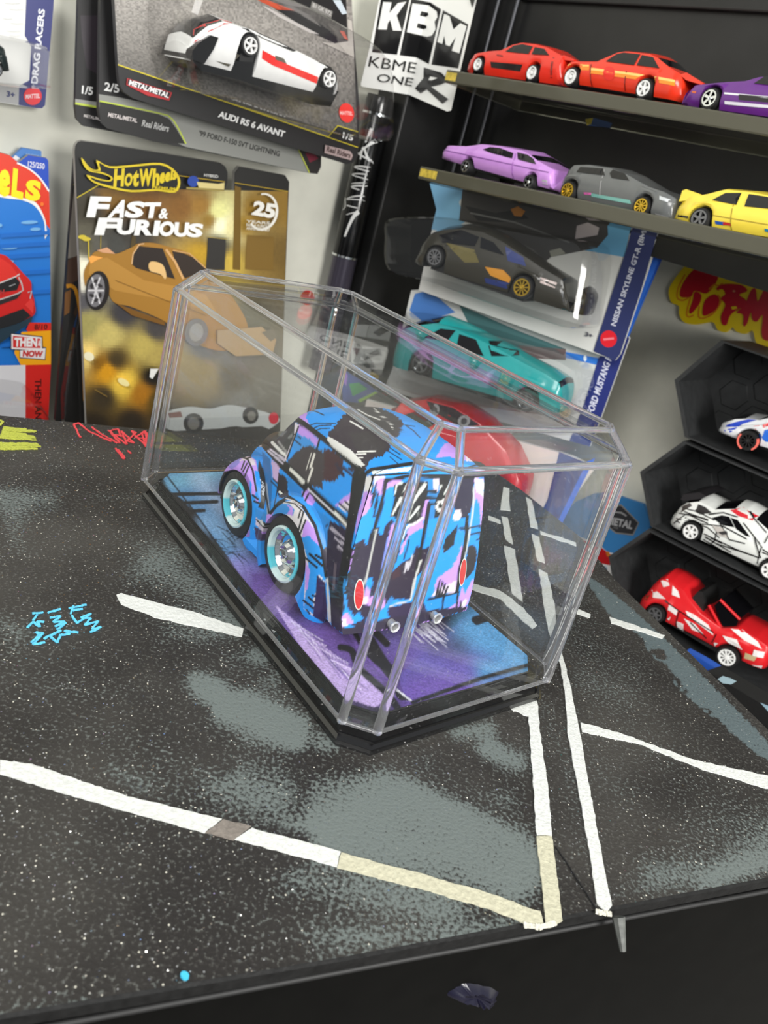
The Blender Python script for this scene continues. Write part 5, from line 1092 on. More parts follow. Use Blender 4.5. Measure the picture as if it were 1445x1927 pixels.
# ================================================================== HEXAGONAL TRAYS AND THEIR CARS
hexm = mat('black_printed_plastic', (42, 43, 44), rough=.55, grain=.2, gscale=250, bump=.2)
z6 = Z(1100, 780, .26997); z5b = Z(1200, 440, .23879)
def hextray(pl, left, topl, botl, label):
    """open-fronted six-sided tray: rim plane measured, walls run back to the wall behind"""
    a = pl.uvs([left, topl, botl]); (lx, ly), (tx_, ty_), (bx, by) = a
    wx = 1.05; fr = Frame(pl.o+pl.x*(bx)+pl.y*by, pl.x, n=pl.n); r = thing('hexagonal_tray', fr, label, 'display tray', 'hexagonal trays on the wall')
    dx, dy = bx, by
    P = [(lx-dx, ly-dy), (0, 0), (wx, 0), (wx+(tx_-bx)*.0-(lx-dx), ly-dy), (wx+(tx_-bx), ty_-dy), (tx_-dx, ty_-dy)]
    D = .48; t = .02
    c = np.array(P).mean(0); n = len(P)
    In = [tuple(c+(np.array(p)-c)*.965) for p in P]
    nm = ['lower_wall', 'floor_panel', 'lower_wall', 'upper_wall', 'roof_panel', 'upper_wall']
    for i in range(n):
        j = (i+1) % n; q = [P[i], P[j], In[j], In[i]]
        V, F = prism(q, -D, 0); mesh(nm[i], V, F, hexm, r)
    V, F = prism(In, -D, -D+.02); bk = mesh('back_plate', V, F, hexm, r)
    cells = []
    for k in range(7):
        for m in range(5):
            x = .02+k*.155; y = .04+m*.18+(k % 2)*.09
            if y < ty_-dy-.06: cells.append(prism(ell(x, y, .085, n=6), -D+.02, -D+.026, .06))
    V, F = merge(cells); mesh('honeycomb_relief', V, F, hexm, bk)
    return fr, P
def hexplane(px, t, ang=-36.0): return upright(along(*px, t), ang)
H1 = hexplane((1288, 822), 4.05); H2 = Frame(H1.o, H1.x, n=H1.n)
hextray(H1, (1269, 715), (1357, 640), (1288, 822), 'top hexagonal black tray, holding the blue, white and red racer')
hextray(H2, (1204, 888), (1286, 830), (1224, 990), 'middle hexagonal black tray, holding the white and black car')
hextray(H2, (1145, 1047), (1219, 996), (1165, 1162), 'bottom hexagonal black tray, beside the table edge, holding the red convertible')
HC = H1.shift(-.03)
gh_ = 'toy cars in the hexagonal trays'
def pink_tyre(root, fr, L):
    (cx, cy), (ex, ey) = L(z5b((868, 1632), (868, 1632-78))); R = math.hypot(ex-cx, ey-cy)
    for a0, a1 in ((-50, 30), (150, 250)):
        V, F = prism(ell(cx, cy, R*1.03, R*1.03, n=14, a0=a0, a1=a1)+ell(cx, cy, R*.86, R*.86, n=14, a0=a0, a1=a1)[::-1], -.01, .007); mesh('tyre_band', V, F, mat('coral_tyre', (236, 110, 96), rough=.5), root)
toy('toy_car', HC, 'blue, white and red race car with pink-ringed tyres in the top hexagonal tray', (226, 228, 232), z5b((618, 1545), (622, 1520), (645, 1492), (690, 1478), (760, 1456), (850, 1452), (950, 1466), (1050, 1440), (1150, 1390), (1300, 1400), (1420, 1480), (1500, 1600), (1500, 1750)), z5b((622, 1570), (1500, 1840)), [z5b((868, 1632))[0]+(20,), z5b((1330, 1770))[0]+(20,)],
    [z5b((1060, 1500), (1150, 1420), (1260, 1430), (1300, 1520), (1150, 1540))], [(z5b((676, 1548), (690, 1510), (760, 1486), (860, 1464), (930, 1470), (820, 1500), (740, 1560), (700, 1575)), (30, 66, 190)), (z5b((760, 1592), (800, 1550), (860, 1520), (960, 1510), (930, 1545), (850, 1556), (790, 1610)), (206, 34, 38)), (z5b((950, 1580), (1000, 1548), (1060, 1536), (1060, 1640), (960, 1640)), (50, 110, 214)), (z5b((950, 1650), (1060, 1680), (1060, 1760), (950, 1740)), (206, 214, 210)), (z5b((980, 1510), (1060, 1470), (1060, 1500), (990, 1530)), (206, 34, 38)),
     (ell(*z5b((868, 1632))[0], 22.5, 20, n=24), (20, 20, 22))], RIMD, 'spoke10', extra=pink_tyre, belt=z5b((618, 1525), (950, 1500), (1100, 1510), (1500, 1640)), group=gh_)
_w = [z6((740, 816))[0]+(19.5,), z6((1290, 1087))[0]+(20.5,)]
bk_ = (26, 24, 24)
toy('toy_car', HC, 'white saloon hand-drawn with black lines and a red roof patch, in the middle hexagonal tray', (226, 228, 224), z6((595, 740), (598, 700), (640, 655), (700, 612), (790, 600), (850, 630), (900, 660), (960, 655), (1040, 650), (1110, 672), (1190, 722), (1290, 815), (1400, 905), (1470, 985), (1485, 1050), (1470, 1130)), z6((610, 790), (1470, 1190)), _w,
    [z6((882, 724), (950, 706), (1000, 716), (1040, 790), (960, 775)), z6((1010, 722), (1060, 740), (1150, 855), (1120, 850), (1050, 800))],
    [(z6((1000, 672), (1080, 660), (1190, 722), (1160, 746), (1060, 712)), (206, 30, 44)), (z6((780, 630), (830, 650), (880, 690), (800, 700), (760, 680)), (40, 36, 36)), (z6((640, 660), (720, 622), (740, 640), (660, 690)), (70, 66, 66))]
    + [(ribbon(z6(*q), 2.2), bk_) for q in ([(605, 720), (700, 740)], [(610, 690), (720, 700), (860, 760)], [(650, 650), (780, 680), (900, 740)], [(700, 720), (860, 790), (940, 860)], [(800, 760), (960, 780), (1130, 870)], [(930, 790), (905, 880), (880, 900)], [(1230, 930), (1200, 1040)], [(820, 870), (1000, 980), (1190, 1080)], [(920, 900), (1100, 960), (1220, 1000)], [(830, 910), (1010, 1010)], [(1240, 940), (1440, 1060)], [(1100, 760), (1240, 930)], [(960, 820), (1000, 850)], [(1000, 1000), (1120, 1030)], [(640, 740), (690, 770)], [(880, 860), (960, 900)], [(1130, 690), (1260, 830)], [(1290, 820), (1250, 900)], [(620, 760), (700, 700), (800, 720)], [(690, 680), (860, 740)], [(830, 830), (1060, 940), (1200, 990)], [(840, 850), (1020, 960)], [(820, 890), (980, 990), (1180, 1095)], [(940, 760), (1010, 870), (1120, 900)], [(1240, 960), (1380, 1010)], [(1260, 1000), (1330, 1010)], [(1180, 860), (1230, 1000)], [(860, 700), (960, 690), (1060, 720)], [(1300, 860), (1420, 950)])]+[(z6((890, 770), (960, 790), (1000, 860), (940, 840)), (190, 184, 178)), (z6((840, 930), (1000, 1010), (1000, 1030), (850, 950)), (150, 148, 144))]
    + [(z6((930, 820), (990, 810), (1000, 835), (960, 840)), (60, 58, 58))], RIMW, 'spoke6', width=.33, belt=z6((595, 690), (880, 728), (1150, 856), (1260, 910), (1480, 1030)), group=gh_, extra=rear_wing(z6((660, 596), (680, 560), (790, 545), (840, 575), (800, 592), (690, 606)), mat('wing_black', (40, 38, 40), rough=.3)))
_w = [z6((492, 1392))[0]+(18.5,), z6((992, 1692))[0]+(22.5,)]
def red_extra(root, fr, L):
    V, F = prism(L(z6((885, 1345), (930, 1305), (1060, 1445), (1040, 1488), (950, 1505))), -.30, -.04); mesh('windscreen', V, F, WINDOW, root)
    V, F = merge([tube((*p, -.035), (*q, -.035), .008, 8) for p, q in zip(L(z6((850, 1340), (930, 1302))), L(z6((940, 1510), (1068, 1442))))]); mesh('windscreen_frame', V, F, enamel(214, 34, 40), root)
    V, F = prism(L(z6((700, 1400), (720, 1300), (770, 1245), (800, 1250), (815, 1330), (800, 1420))), -.28, -.05); mesh('seat', V, F, BLACKM, root)
toy('toy_car', HC, 'red and white open two-seater in the bottom hexagonal tray, beyond the table edge', (214, 34, 40), z6((375, 1318), (380, 1285), (402, 1242), (462, 1190), (500, 1158), (545, 1140), (600, 1165), (680, 1222), (720, 1290), (800, 1390), (880, 1450), (950, 1496), (1060, 1490), (1190, 1560), (1268, 1622), (1282, 1680), (1268, 1745), (1240, 1790)), z6((400, 1370), (1240, 1800)), _w, [],
    [(z6((600, 1200), (640, 1240), (656, 1285), (600, 1262)), (232, 226, 224)), (z6((455, 1230), (500, 1240), (560, 1290), (470, 1280)), (226, 214, 212)), (z6((690, 1420), (770, 1462), (826, 1530), (750, 1502)), (236, 230, 228)), (z6((1010, 1500), (1090, 1512), (1200, 1590), (1230, 1640), (1110, 1580)), (238, 232, 230)), (z6((690, 1530), (800, 1590), (800, 1610), (690, 1550)), (228, 220, 218)), (z6((1090, 1740), (1230, 1760), (1210, 1800), (1080, 1780)), (232, 228, 226)), (z6((560, 1390), (600, 1410), (560, 1490), (540, 1450)), (230, 220, 218)), (z6((900, 1590), (960, 1600), (900, 1650)), (232, 226, 222)), (z6((1120, 1660), (1200, 1690), (1180, 1720), (1110, 1700)), (190, 170, 130)), (z6((405, 1240), (450, 1260), (430, 1300), (400, 1290)), (130, 60, 40)), (z6((700, 1370), (760, 1400), (860, 1470), (900, 1540), (820, 1480), (720, 1410)), (236, 226, 224)), (z6((590, 1320), (650, 1360), (640, 1400), (580, 1360)), (232, 222, 220)), (z6((960, 1540), (1060, 1570), (1100, 1640), (1000, 1590)), (234, 228, 226)), (z6((1180, 1640), (1250, 1660), (1240, 1700), (1170, 1680)), (232, 226, 224)), (z6((520, 1170), (560, 1160), (580, 1200), (540, 1210)), (220, 206, 204)), (z6((640, 1440), (690, 1460), (680, 1540), (640, 1510)), (230, 220, 218)), (z6((820, 1560), (880, 1590), (870, 1640), (810, 1610)), (230, 222, 220))]
    + [(ribbon(z6(*q), 2), (40, 20, 22)) for q in ([(660, 1370), (630, 1480)], [(920, 1530), (870, 1620)], [(560, 1300), (660, 1370), (900, 1520)], [(740, 1450), (850, 1560)], [(680, 1500), (860, 1600)], [(800, 1560), (790, 1600)])], [RIMS, RIMW], ['spoke6', 'spoke10'], width=.33, belt=z6((375, 1270), (560, 1290), (700, 1360), (930, 1500), (1280, 1660)), group=gh_, open_top=True, extra=red_extra)
pegf = HC.shift(-.42); pp = pegf.uv(1380, 1120); peg = thing('push_pin', Frame(pegf.o+pegf.x*pp[0]+pegf.y*pp[1], pegf.x, n=pegf.n), 'tiny yellow pin at the back of the bottom hexagonal tray', 'pin'); V, F = lathe([(.0005, .03), (.016, .028), (.02, .012), (.014, -.03), (.0005, -.04)], 16, 2); mesh('pin_head', V, F, mat('yellow_pin', (226, 200, 30), rough=.3), peg, smooth=True)

# ================================================================== BLISTER CARDS
backm = mat('grey_card_stock', (150, 148, 142), rough=.8)
def card(name, plane, pa, pb, outline, label, thick=.03, group=None, m=None):
    fr = plane.turned(pa, pb); r = thing(name, fr, label, 'carded toy', group); board(fr, outline, thick, r, m or backm); return fr, r
# ---- golden-car card, with a darker card behind it
zf = Z(0, 260, .38754)
fout = zf((362, 60), (366, 35), (378, 18), (400, 12), (1070, 120), (1094, 138), (1105, 165), (1104, 215), (1088, 252), (965, 240), (905, 240), (905, 308), (1112, 326), (1134, 300), (1140, 165), (1162, 138), (1384, 180), (1404, 212), (1385, 690), (1355, 1560), (425, 1500), (398, 900), (372, 290))
fr, r = card('carded_toy', FF, (143, 275), (545, 337), fout, 'black and gold card with a printed golden coupe, white lettering and winged gold logo')
k = Ink(fr, bounds=[(130, 262), (560, 320), (526, 866), (161, 840)])
k.poly(fout, (26, 26, 26))
# printed picture below the black band
A_ = (150, 335); quad = [zf((372, 240))[0], zf((1398, 258))[0], zf((1355, 1555))[0], zf((424, 1496))[0]]
spots = [zf((x, y))[0]+(c,) for x, y, c in [
 (420, 330, (60, 56, 44)), (560, 280, (120, 88, 34)), (700, 290, (118, 80, 30)), (880, 330, (126, 86, 34)), (980, 330, (150, 110, 44)), (640, 480, (70, 66, 60)), (420, 520, (92, 88, 70)), (480, 520, (90, 88, 80)), (560, 520, (70, 70, 66)),
 (1070, 420, (250, 250, 210)), (1060, 360, (226, 224, 150)), (1020, 400, (140, 106, 30)), (1120, 430, (230, 220, 160)), (1180, 420, (150, 118, 40)), (1240, 350, (136, 104, 34)), (1370, 320, (140, 108, 40)), (1260, 560, (130, 100, 40)), (1360, 560, (110, 86, 38)), (1060, 580, (52, 50, 48)), (1060, 520, (60, 60, 56)), (1110, 600, (200, 170, 70)), (985, 560, (190, 150, 40)),
 (400, 640, (250, 246, 220)), (410, 700, (240, 236, 220)), (400, 790, (90, 88, 92)), (600, 850, (62, 60, 64)), (760, 930, (70, 66, 66)), (420, 900, (170, 160, 96)), (520, 960, (206, 188, 110)), (700, 1010, (190, 170, 90)), (760, 1060, (176, 156, 84)), (820, 1080, (150, 130, 70)), (560, 1080, (70, 58, 34)), (480, 1090, (140, 96, 20)), (430, 1060, (250, 220, 130)), (600, 1190, (250, 210, 80)), (520, 1130, (226, 160, 30)), (690, 1240, (180, 120, 30)), (760, 1270, (96, 76, 30)), (500, 1260, (66, 56, 40)), (460, 1400, (52, 44, 34)), (640, 1380, (54, 46, 36)), (800, 1350, (56, 50, 40)), (740, 1160, (30, 28, 24)), (900, 1130, (150, 130, 84)), (1000, 1160, (150, 130, 84)), (1130, 1150, (100, 90, 70)), (1000, 1000, (96, 90, 82)), (1150, 1060, (110, 104, 96)), (1200, 900, (90, 84, 60)), (1000, 1420, (64, 66, 60)), (1240, 1440, (74, 74, 68)), (1280, 1250, (112, 108, 96)), (1180, 1300, (130, 128, 120))]]
k.art(quad, spots, 80, 96, .06, 1.6)
k.poly(zf((368, 60), (378, 20), (400, 14), (1068, 122), (1090, 140), (1100, 170), (1098, 212), (870, 182), (480, 228), (372, 290)), (26, 26, 26)); k.poly(zf((1142, 170), (1162, 142), (1382, 184), (1400, 212), (1398, 258), (1140, 216)), (34, 33, 32))
k.line(zf((374, 289), (480, 227)), 1.8, (196, 176, 40)); k.line(zf((870, 182), (1092, 212)), 1.3, (190, 160, 40)); k.line(zf((1140, 217), (1400, 259)), 1.3, (190, 160, 40))
for x0, y0, x1, y1, c in ((1140, 230, 1170, 640, (110, 84, 26)), (1200, 470, 1330, 640, (120, 92, 36)), (1010, 480, 1095, 640, (48, 46, 44)), (640, 470, 660, 560, (84, 70, 40))):
    k.poly(zf((x0, y0), (x1, y0+10), (x1-4, y1), (x0-10, y1-4)), c)
k.line(zf((1008, 480), (1104, 490)), 1.4, (170, 150, 80)); k.line(zf((490, 470), (488, 560)), .9, (206, 180, 50)); k.line(zf((430, 500), (432, 590)), 2.4, (200, 176, 60))
for q in ((400, 480), (420, 490)): k.poly(ell(*zf(q)[0], 8, 4), (206, 186, 60))
# printed golden car
k.poly(zf(*spline([(408, 650), (440, 585), (455, 555), (490, 550), (560, 562), (640, 530), (672, 512), (740, 508), (820, 528), (920, 560), (1010, 640), (1120, 760), (1200, 900), (1190, 1010), (1050, 1030), (870, 960), (800, 890), (640, 820), (545, 790), (500, 660), (430, 680), (415, 720)], 5, True)), (164, 118, 46))
k.poly(zf((440, 590), (520, 580), (700, 690), (860, 720), (1000, 760), (1060, 860), (880, 800), (560, 740), (430, 660)), (182, 134, 60)); k.poly(zf((470, 545), (520, 530), (560, 562), (500, 556)), (214, 160, 120))
k.poly(zf((430, 580), (446, 570), (500, 580), (470, 592), (440, 610)), (250, 170, 80)); k.poly(zf((640, 612), (646, 562), (676, 524), (790, 536), (800, 560), (850, 684), (790, 668), (660, 630)), (46, 38, 34)); k.line(zf((640, 612), (646, 562), (676, 516), (700, 512)), 2.2, (222, 180, 130))
k.poly(zf((836, 548), (900, 562), (960, 590), (1005, 640), (900, 680), (862, 640)), (52, 42, 36)); k.line(zf((806, 540), (850, 600), (890, 684)), 4.5, (214, 168, 112)); k.line(zf((840, 545), (920, 560), (1000, 632)), 1.8, (214, 170, 116))
k.poly(zf(*spline([(722, 612), (742, 598), (790, 615), (808, 665), (800, 684), (778, 660), (730, 645)], 4, True)), (226, 186, 124)); k.line(zf((560, 690), (760, 770), (1000, 860)), 1.0, (120, 84, 32)); k.poly(zf((560, 800), (800, 890), (800, 910), (640, 860)), (120, 82, 30))
k.poly(ell(*zf((474, 740))[0], 22, 37, .1), (34, 30, 30)); k.poly(ell(*zf((466, 740))[0], 16.5, 31, .1), (120, 118, 122))
for a in range(6):
    t = a*math.pi/3; cx, cy = zf((466, 740))[0]; k.line([(cx, cy), (cx+15*math.cos(t), cy+29*math.sin(t))], 3.2, (214, 212, 214)); k.poly(ell(cx+9*math.cos(t+.5), cy+18*math.sin(t+.5), 3, 5, t), (50, 46, 48))
# headlamp glow and lower car
k.poly(ell(*zf((600, 1185))[0], 12, 6, .5), (255, 240, 170)); k.poly(ell(*zf((432, 1060))[0], 10, 8, .5), (255, 246, 210)); k.poly(zf((730, 1120), (770, 1120), (740, 1170), (726, 1160)), (236, 236, 232)); k.poly(zf((760, 1235), (780, 1250), (785, 1280), (762, 1275)), (232, 232, 230)); k.line(zf((755, 1300), (742, 1365)), 2.4, (190, 176, 110)); k.line(zf((460, 1220), (520, 1255)), 1.6, (150, 120, 60))
z1 = Z(250, 480, .34602)
k.poly(z1(*spline([(170, 860), (300, 825), (420, 835), (520, 815), (640, 835), (740, 860), (800, 900), (700, 960), (560, 930), (400, 960), (250, 960), (165, 930)], 4, True)), (196, 200, 198)); k.poly(z1((180, 960), (700, 930), (900, 1010), (700, 1090), (150, 1100)), (70, 68, 64))
k.poly(ell(*z1((330, 915))[0], 19, 19), (52, 52, 50)); k.poly(ell(*z1((330, 915))[0], 11, 12), (120, 118, 110)); k.poly(ell(*z1((640, 872))[0], 15, 16), (52, 52, 50)); k.poly(ell(*z1((645, 875))[0], 8, 9), (130, 128, 120)); k.poly(z1((190, 860), (260, 850), (270, 880), (200, 885)), (120, 70, 64))
k.poly(z1((460, 410), (700, 390), (780, 460), (760, 540), (560, 550), (460, 480)), (172, 142, 100)); k.poly(ell(*z1((345, 420))[0], 22, 26, .2), (112, 106, 104)); k.poly(ell(*z1((345, 420))[0], 13, 17, .2), (150, 146, 142)); k.poly(z1((700, 420), (760, 400), (790, 440), (750, 470)), (110, 100, 80))
k.poly(ell(515, 787, 9, 11), (206, 40, 60))
# logo and lettering
GLD = (214, 190, 36)
k.poly(zf(*spline([(396, 94), (440, 146), (478, 150), (468, 106), (530, 136), (640, 130), (780, 120), (852, 160), (876, 215), (850, 264), (760, 256), (640, 262), (540, 244), (455, 216), (420, 178), (480, 196), (528, 204), (536, 190), (490, 172), (432, 160), (405, 130)], 3, True)), GLD)
k.poly(zf(*spline([(404, 108), (440, 154), (488, 160), (482, 120), (535, 146), (640, 140), (776, 130), (842, 165), (864, 215), (842, 252), (760, 246), (640, 252), (545, 234), (462, 210), (440, 190), (482, 204), (535, 210), (546, 190), (500, 166), (440, 152)], 3, True)), (24, 24, 22))
for ch, x0, x1, y0, y1, rise_ in (('H', 550, 600, 238, 150, 0), ('O', 602, 640, 236, 172, 0), ('t', 640, 672, 238, 158, 0), ('W', 672, 738, 236, 150, 0), ('h', 738, 772, 234, 148, 0), ('e', 772, 798, 222, 168, 0), ('e', 798, 824, 214, 166, 0), ('l', 826, 836, 206, 150, 0), ('s', 836, 856, 204, 168, 0)):
    k.text(ch, zf((x0, y0))[0], zf((x1, y0-4))[0], zf((x0+6, y1))[0], GLD, .05)
k.text('PREMIUM', zf((738, 246))[0], zf((848, 254))[0], zf((740, 232))[0], GLD, .02)
WH = (238, 238, 234)
for ch, x0, x1, xt, yb, yt, yb1 in (('F', 418, 520, 440, 383, 282, 386), ('A', 520, 600, 560, 386, 300, 386), ('S', 600, 690, 622, 386, 306, 388), ('T', 692, 770, 705, 388, 312, 388)):
    k.text(ch, zf((x0, yb))[0], zf((x1, yb1))[0], zf((xt, yt))[0], WH, .05)
k.text('&', zf((768, 390))[0], zf((814, 392))[0], zf((778, 340))[0], WH, .03)
for ch, x0, x1, xt, yb, yt, yb1 in (('F', 458, 566, 480, 470, 386, 472), ('U', 562, 650, 572, 468, 392, 470), ('R', 650, 738, 664, 472, 396, 473), ('I', 740, 768, 752, 474, 400, 475), ('O', 768, 842, 778, 476, 402, 478), ('U', 842, 912, 850, 478, 408, 480), ('S', 906, 980, 918, 480, 412, 483)):
    k.text(ch, zf((x0, yb))[0], zf((x1, yb1))[0], zf((xt, yt))[0], WH, .05)
k.poly(zf(*(spline(ell(1276, 358, 74, 92, .2, 30, -110, 130), 1)+spline(ell(1274, 356, 64, 82, .2, 30, -110, 130), 1)[::-1])), (226, 224, 216))
k.text('25', zf((1220, 372))[0], zf((1330, 392))[0], zf((1236, 302))[0], (228, 226, 218), .05)
for y in (400, 418, 434): k.text(('YEARS', 'FAST & FURIOUS', 'ANNIVERSARY')[(y-400)//17], zf((1195, y+10))[0], zf((1310, y+20))[0], zf((1197, y-4))[0], (216, 212, 200), .02)
k.poly(ell(*zf((938, 210))[0], 10.5, 10.5), (36, 66, 150)); k.poly(zf((955, 212), (1060, 222), (1090, 216), (1088, 250), (965, 240)), (206, 190, 128)); k.text('HYBRID', zf((990, 186))[0], zf((1058, 194))[0], zf((992, 172))[0], (200, 200, 196), .02)
k.poly(zf((905, 238), (965, 240), (1088, 252), (1090, 258), (905, 246)), (150, 134, 70))
k.build('print', r)
fb = FF.shift(-.16); ob = [(140, 300), (148, 290), (300, 300), (300, 860), (104, 792), (132, 420)]
fr, r = card('carded_toy', fb, (140, 300), (300, 300), ob, 'dark card of which only the left edge shows, behind the golden-car card', m=mat('dark_card', (28, 27, 26), rough=.5))
zr = Z(0, 260, .29046); k = Ink(fr)
k.poly(zr((483, 300), (490, 300), (550, 560), (520, 760), (440, 780), (455, 560)), (120, 114, 106)); k.poly(zr((440, 790), (520, 750), (540, 900), (430, 960)), (70, 52, 42)); k.line(zr(*spline([(430, 960), (470, 960), (500, 1020), (530, 1250), (545, 1700)], 6)), 8, (176, 120, 30), 4); k.poly(zr((420, 1000), (460, 980), (450, 1130), (415, 1150)), (110, 74, 40)); k.line(zr((478, 300), (495, 310)), 2.4, (200, 180, 60))
k.build('print', r)
bubble(fr, [(140, 560), (170, 560), (170, 790), (110, 785)], .10, r)

# ---- red and blue card at the left edge, another behind it
PRE = WL.shift(.16)
ro = zr((-460, 60), (-200, 40), (60, 110), (120, 158), (184, 110), (302, 130), (313, 148), (322, 500), (330, 1250), (310, 1830), (-380, 1830))
fr, r = card('carded_toy', PRE, (0, 360), (92, 372), ro, 'red and blue card at the left edge with yellow letters and printed red car')
k = Ink(fr, bounds=None)
k.poly(ro, (36, 120, 208)); k.poly(zr((-460, 60), (-200, 40), (60, 110), (120, 160), (200, 190), (318, 345), (324, 590), (300, 560), (240, 440), (120, 384), (-100, 370), (-460, 420)), (222, 56, 30))
k.poly(zr((120, 158), (184, 110), (302, 130), (313, 148), (318, 332), (250, 250), (190, 196)), (28, 74, 186)); k.line(zr(*spline([(110, 160), (190, 200), (260, 260), (318, 345)], 5)), 3, (240, 238, 236))
k.poly(zr(*(spline([(-460, 420), (-100, 378), (60, 392), (150, 404), (230, 445), (285, 540), (290, 655)], 5)+spline([(322, 605), (304, 600), (290, 520), (235, 420), (150, 388), (60, 372), (-100, 360), (-460, 400)], 5))), (240, 240, 238))
k.text('125/250', zr((180, 186))[0], zr((288, 202))[0], zr((182, 148))[0], (232, 232, 240), .02)
for ch, a, b, c in (('e', (-18, 372), (62, 384), (-8, 196)), ('L', (72, 376), (148, 400), (86, 192)), ('S', (158, 398), (258, 416), (172, 262)), ('h', (-130, 350), (-35, 372), (-120, 140)), ('W', (-300, 330), (-140, 352), (-290, 120))): k.text(ch, zr(a)[0], zr(b)[0], zr(c)[0], (250, 226, 20), .06)
k.poly(ell(*zr((272, 428))[0], 3.5), (240, 120, 40))
for x, y, L_ in ((0, 565, 30), (190, 545, 110), (60, 710, 110), (230, 590, 70), (60, 800, 60)): k.poly(ell(*zr((x, y))[0], L_*.29/2, 3.2, -.05), (120, 178, 226))
for y in (620, 690, 760, 870, 1000, 1330): k.poly(zr((0, y), (322, y-20), (324, y+4), (0, y+26)), (30, 108, 198))
k.poly(zr(*spline([(-250, 740), (0, 750), (80, 800), (150, 875), (200, 930), (206, 990), (225, 1070), (215, 1150), (60, 1210), (-250, 1260)], 5, True)), (206, 38, 36)); k.poly(zr((-250, 780), (0, 775), (70, 820), (120, 890), (0, 930), (-250, 950)), (222, 52, 44))
k.poly(zr((-250, 960), (0, 940), (100, 900), (130, 935), (110, 985), (0, 1000), (-250, 1020)), (34, 34, 36)); k.line(zr((-100, 955), (0, 938), (100, 898), (128, 880)), 2.2, (210, 206, 206)); k.line(zr((-100, 1055), (0, 1046), (110, 1010), (150, 985), (140, 940), (120, 900)), 2.6, (196, 186, 186)); k.poly(zr((-100, 1060), (0, 1050), (90, 1020), (140, 1000), (110, 1040), (0, 1080), (-100, 1090)), (50, 44, 46))
k.poly(zr((-100, 1170), (0, 1160), (150, 1105), (200, 1150), (140, 1190), (0, 1250), (-100, 1260)), (38, 38, 40)); k.poly(zr((160, 1080), (205, 1035), (222, 1070), (215, 1140), (190, 1110)), (226, 60, 56)); k.text('H', zr((0, 1020))[0], zr((26, 1014))[0], zr((2, 985))[0], (190, 60, 60), .04); k.line(zr((60, 960), (100, 945)), 1.6, (170, 170, 172)); k.line(zr((180, 1000), (205, 990), (195, 1040)), 2, (180, 200, 210))
k.poly(zr((-100, 1270), (120, 1200), (215, 1150), (200, 1200), (100, 1260), (0, 1330), (-100, 1340)), (40, 60, 74))
k.poly(zr((170, 1240), (192, 1195), (330, 1196), (330, 1250), (180, 1254)), (216, 46, 34)); k.text('8/10', zr((222, 1240))[0], zr((306, 1240))[0], zr((224, 1206))[0], (40, 20, 20), .02)
k.poly(zr((92, 1390), (140, 1256), (330, 1246), (330, 1466), (136, 1472)), (246, 170, 24))
k.poly(zr((70, 1262), (276, 1284), (278, 1350), (300, 1356), (294, 1438), (126, 1426), (126, 1376), (68, 1370)), (50, 46, 60)); k.poly(zr((74, 1268), (270, 1290), (272, 1376), (74, 1366)), (240, 232, 232)); k.poly(zr((84, 1280), (262, 1300), (262, 1360), (84, 1356)), (214, 48, 46)); k.poly(zr((130, 1376), (296, 1360), (290, 1432), (130, 1420)), (240, 234, 234))
k.text('THEN', zr((92, 1350))[0], zr((240, 1352))[0], zr((94, 1292))[0], (244, 240, 240), .05); k.text('&', zr((246, 1346))[0], zr((264, 1348))[0], zr((248, 1310))[0], (244, 240, 240), .02); k.text('NOW', zr((146, 1416))[0], zr((276, 1420))[0], zr((150, 1374))[0], (206, 40, 40), .05)
k.poly(zr((-300, 1480), (165, 1470), (165, 1830), (-300, 1830)), (224, 222, 226)); k.poly(zr((165, 1470), (330, 1466), (312, 1830), (165, 1830)), (214, 40, 34)); k.text('THEN AND NOW', zr((225, 1560))[0], zr((228, 2050))[0], zr((268, 1560))[0], (40, 18, 18), .02)
k.build('print', r); bubble(fr, zr((-300, 1560), (60, 1555), (170, 1600), (230, 1690), (238, 1820), (-300, 1830)), .38, r)
fb = PRE.shift(-.06); fr, r = card('carded_toy', fb, (30, 320), (78, 290), zr((-200, 200), (70, 140), (145, 64), (268, 84), (275, 400), (280, 900), (-200, 900)), 'card with a light blue tab peeking out above the red and blue card', m=mat('tab_blue', (70, 128, 200), rough=.5))
k = Ink(fr); k.text('19/250', zr((168, 112))[0], zr((252, 124))[0], zr((170, 98))[0], (150, 180, 220), .02); k.poly(zr((70, 140), (100, 110), (130, 130), (110, 170)), (226, 226, 228)); k.build('print', r)

# ---- card with navy strip at the upper left corner
zt = Z(0, 0, .29066); PDR = WL.shift(.12)
do = zt((-480, -60), (352, -60), (345, 60), (292, 680), (272, 702), (235, 700), (-480, 590))
fr, r = card('carded_toy', PDR, (0, 192), (80, 203), do, 'white and navy card with a black toy in its bubble at the upper left corner')
k = Ink(fr); k.poly(do, (226, 226, 222)); k.poly(zt((172, -60), (352, -60), (345, 60), (292, 680), (272, 702), (235, 700), (120, 680), (122, 556), (190, 520), (202, 300), (160, 230)), (34, 42, 112)); k.poly(zt((-480, 440), (60, 548), (124, 556), (120, 678), (-480, 590)), (176, 176, 176))
for x, y, L_ in ((30, 20, 100), (60, 60, 90), (20, 120, 60), (70, 150, 80), (40, 200, 90), (60, 230, 70)): k.line(zt((x, y), (x+L_*.5, y+4), (x+L_, y+1)), .8, (190, 190, 188))
k.text('DRAG RACERS', zt((243, 545))[0], zt((292, 62))[0], zt((200, 538))[0], (232, 234, 244), .035); k.poly(ell(*zt((212, 622))[0], 17, 17), (222, 36, 48)); k.text('MATTEL', zt((166, 640))[0], zt((258, 634))[0], zt((168, 612))[0], (240, 220, 224), .02); k.text('3+', zt((44, 626))[0], zt((96, 634))[0], zt((46, 588))[0], (44, 52, 110), .03)
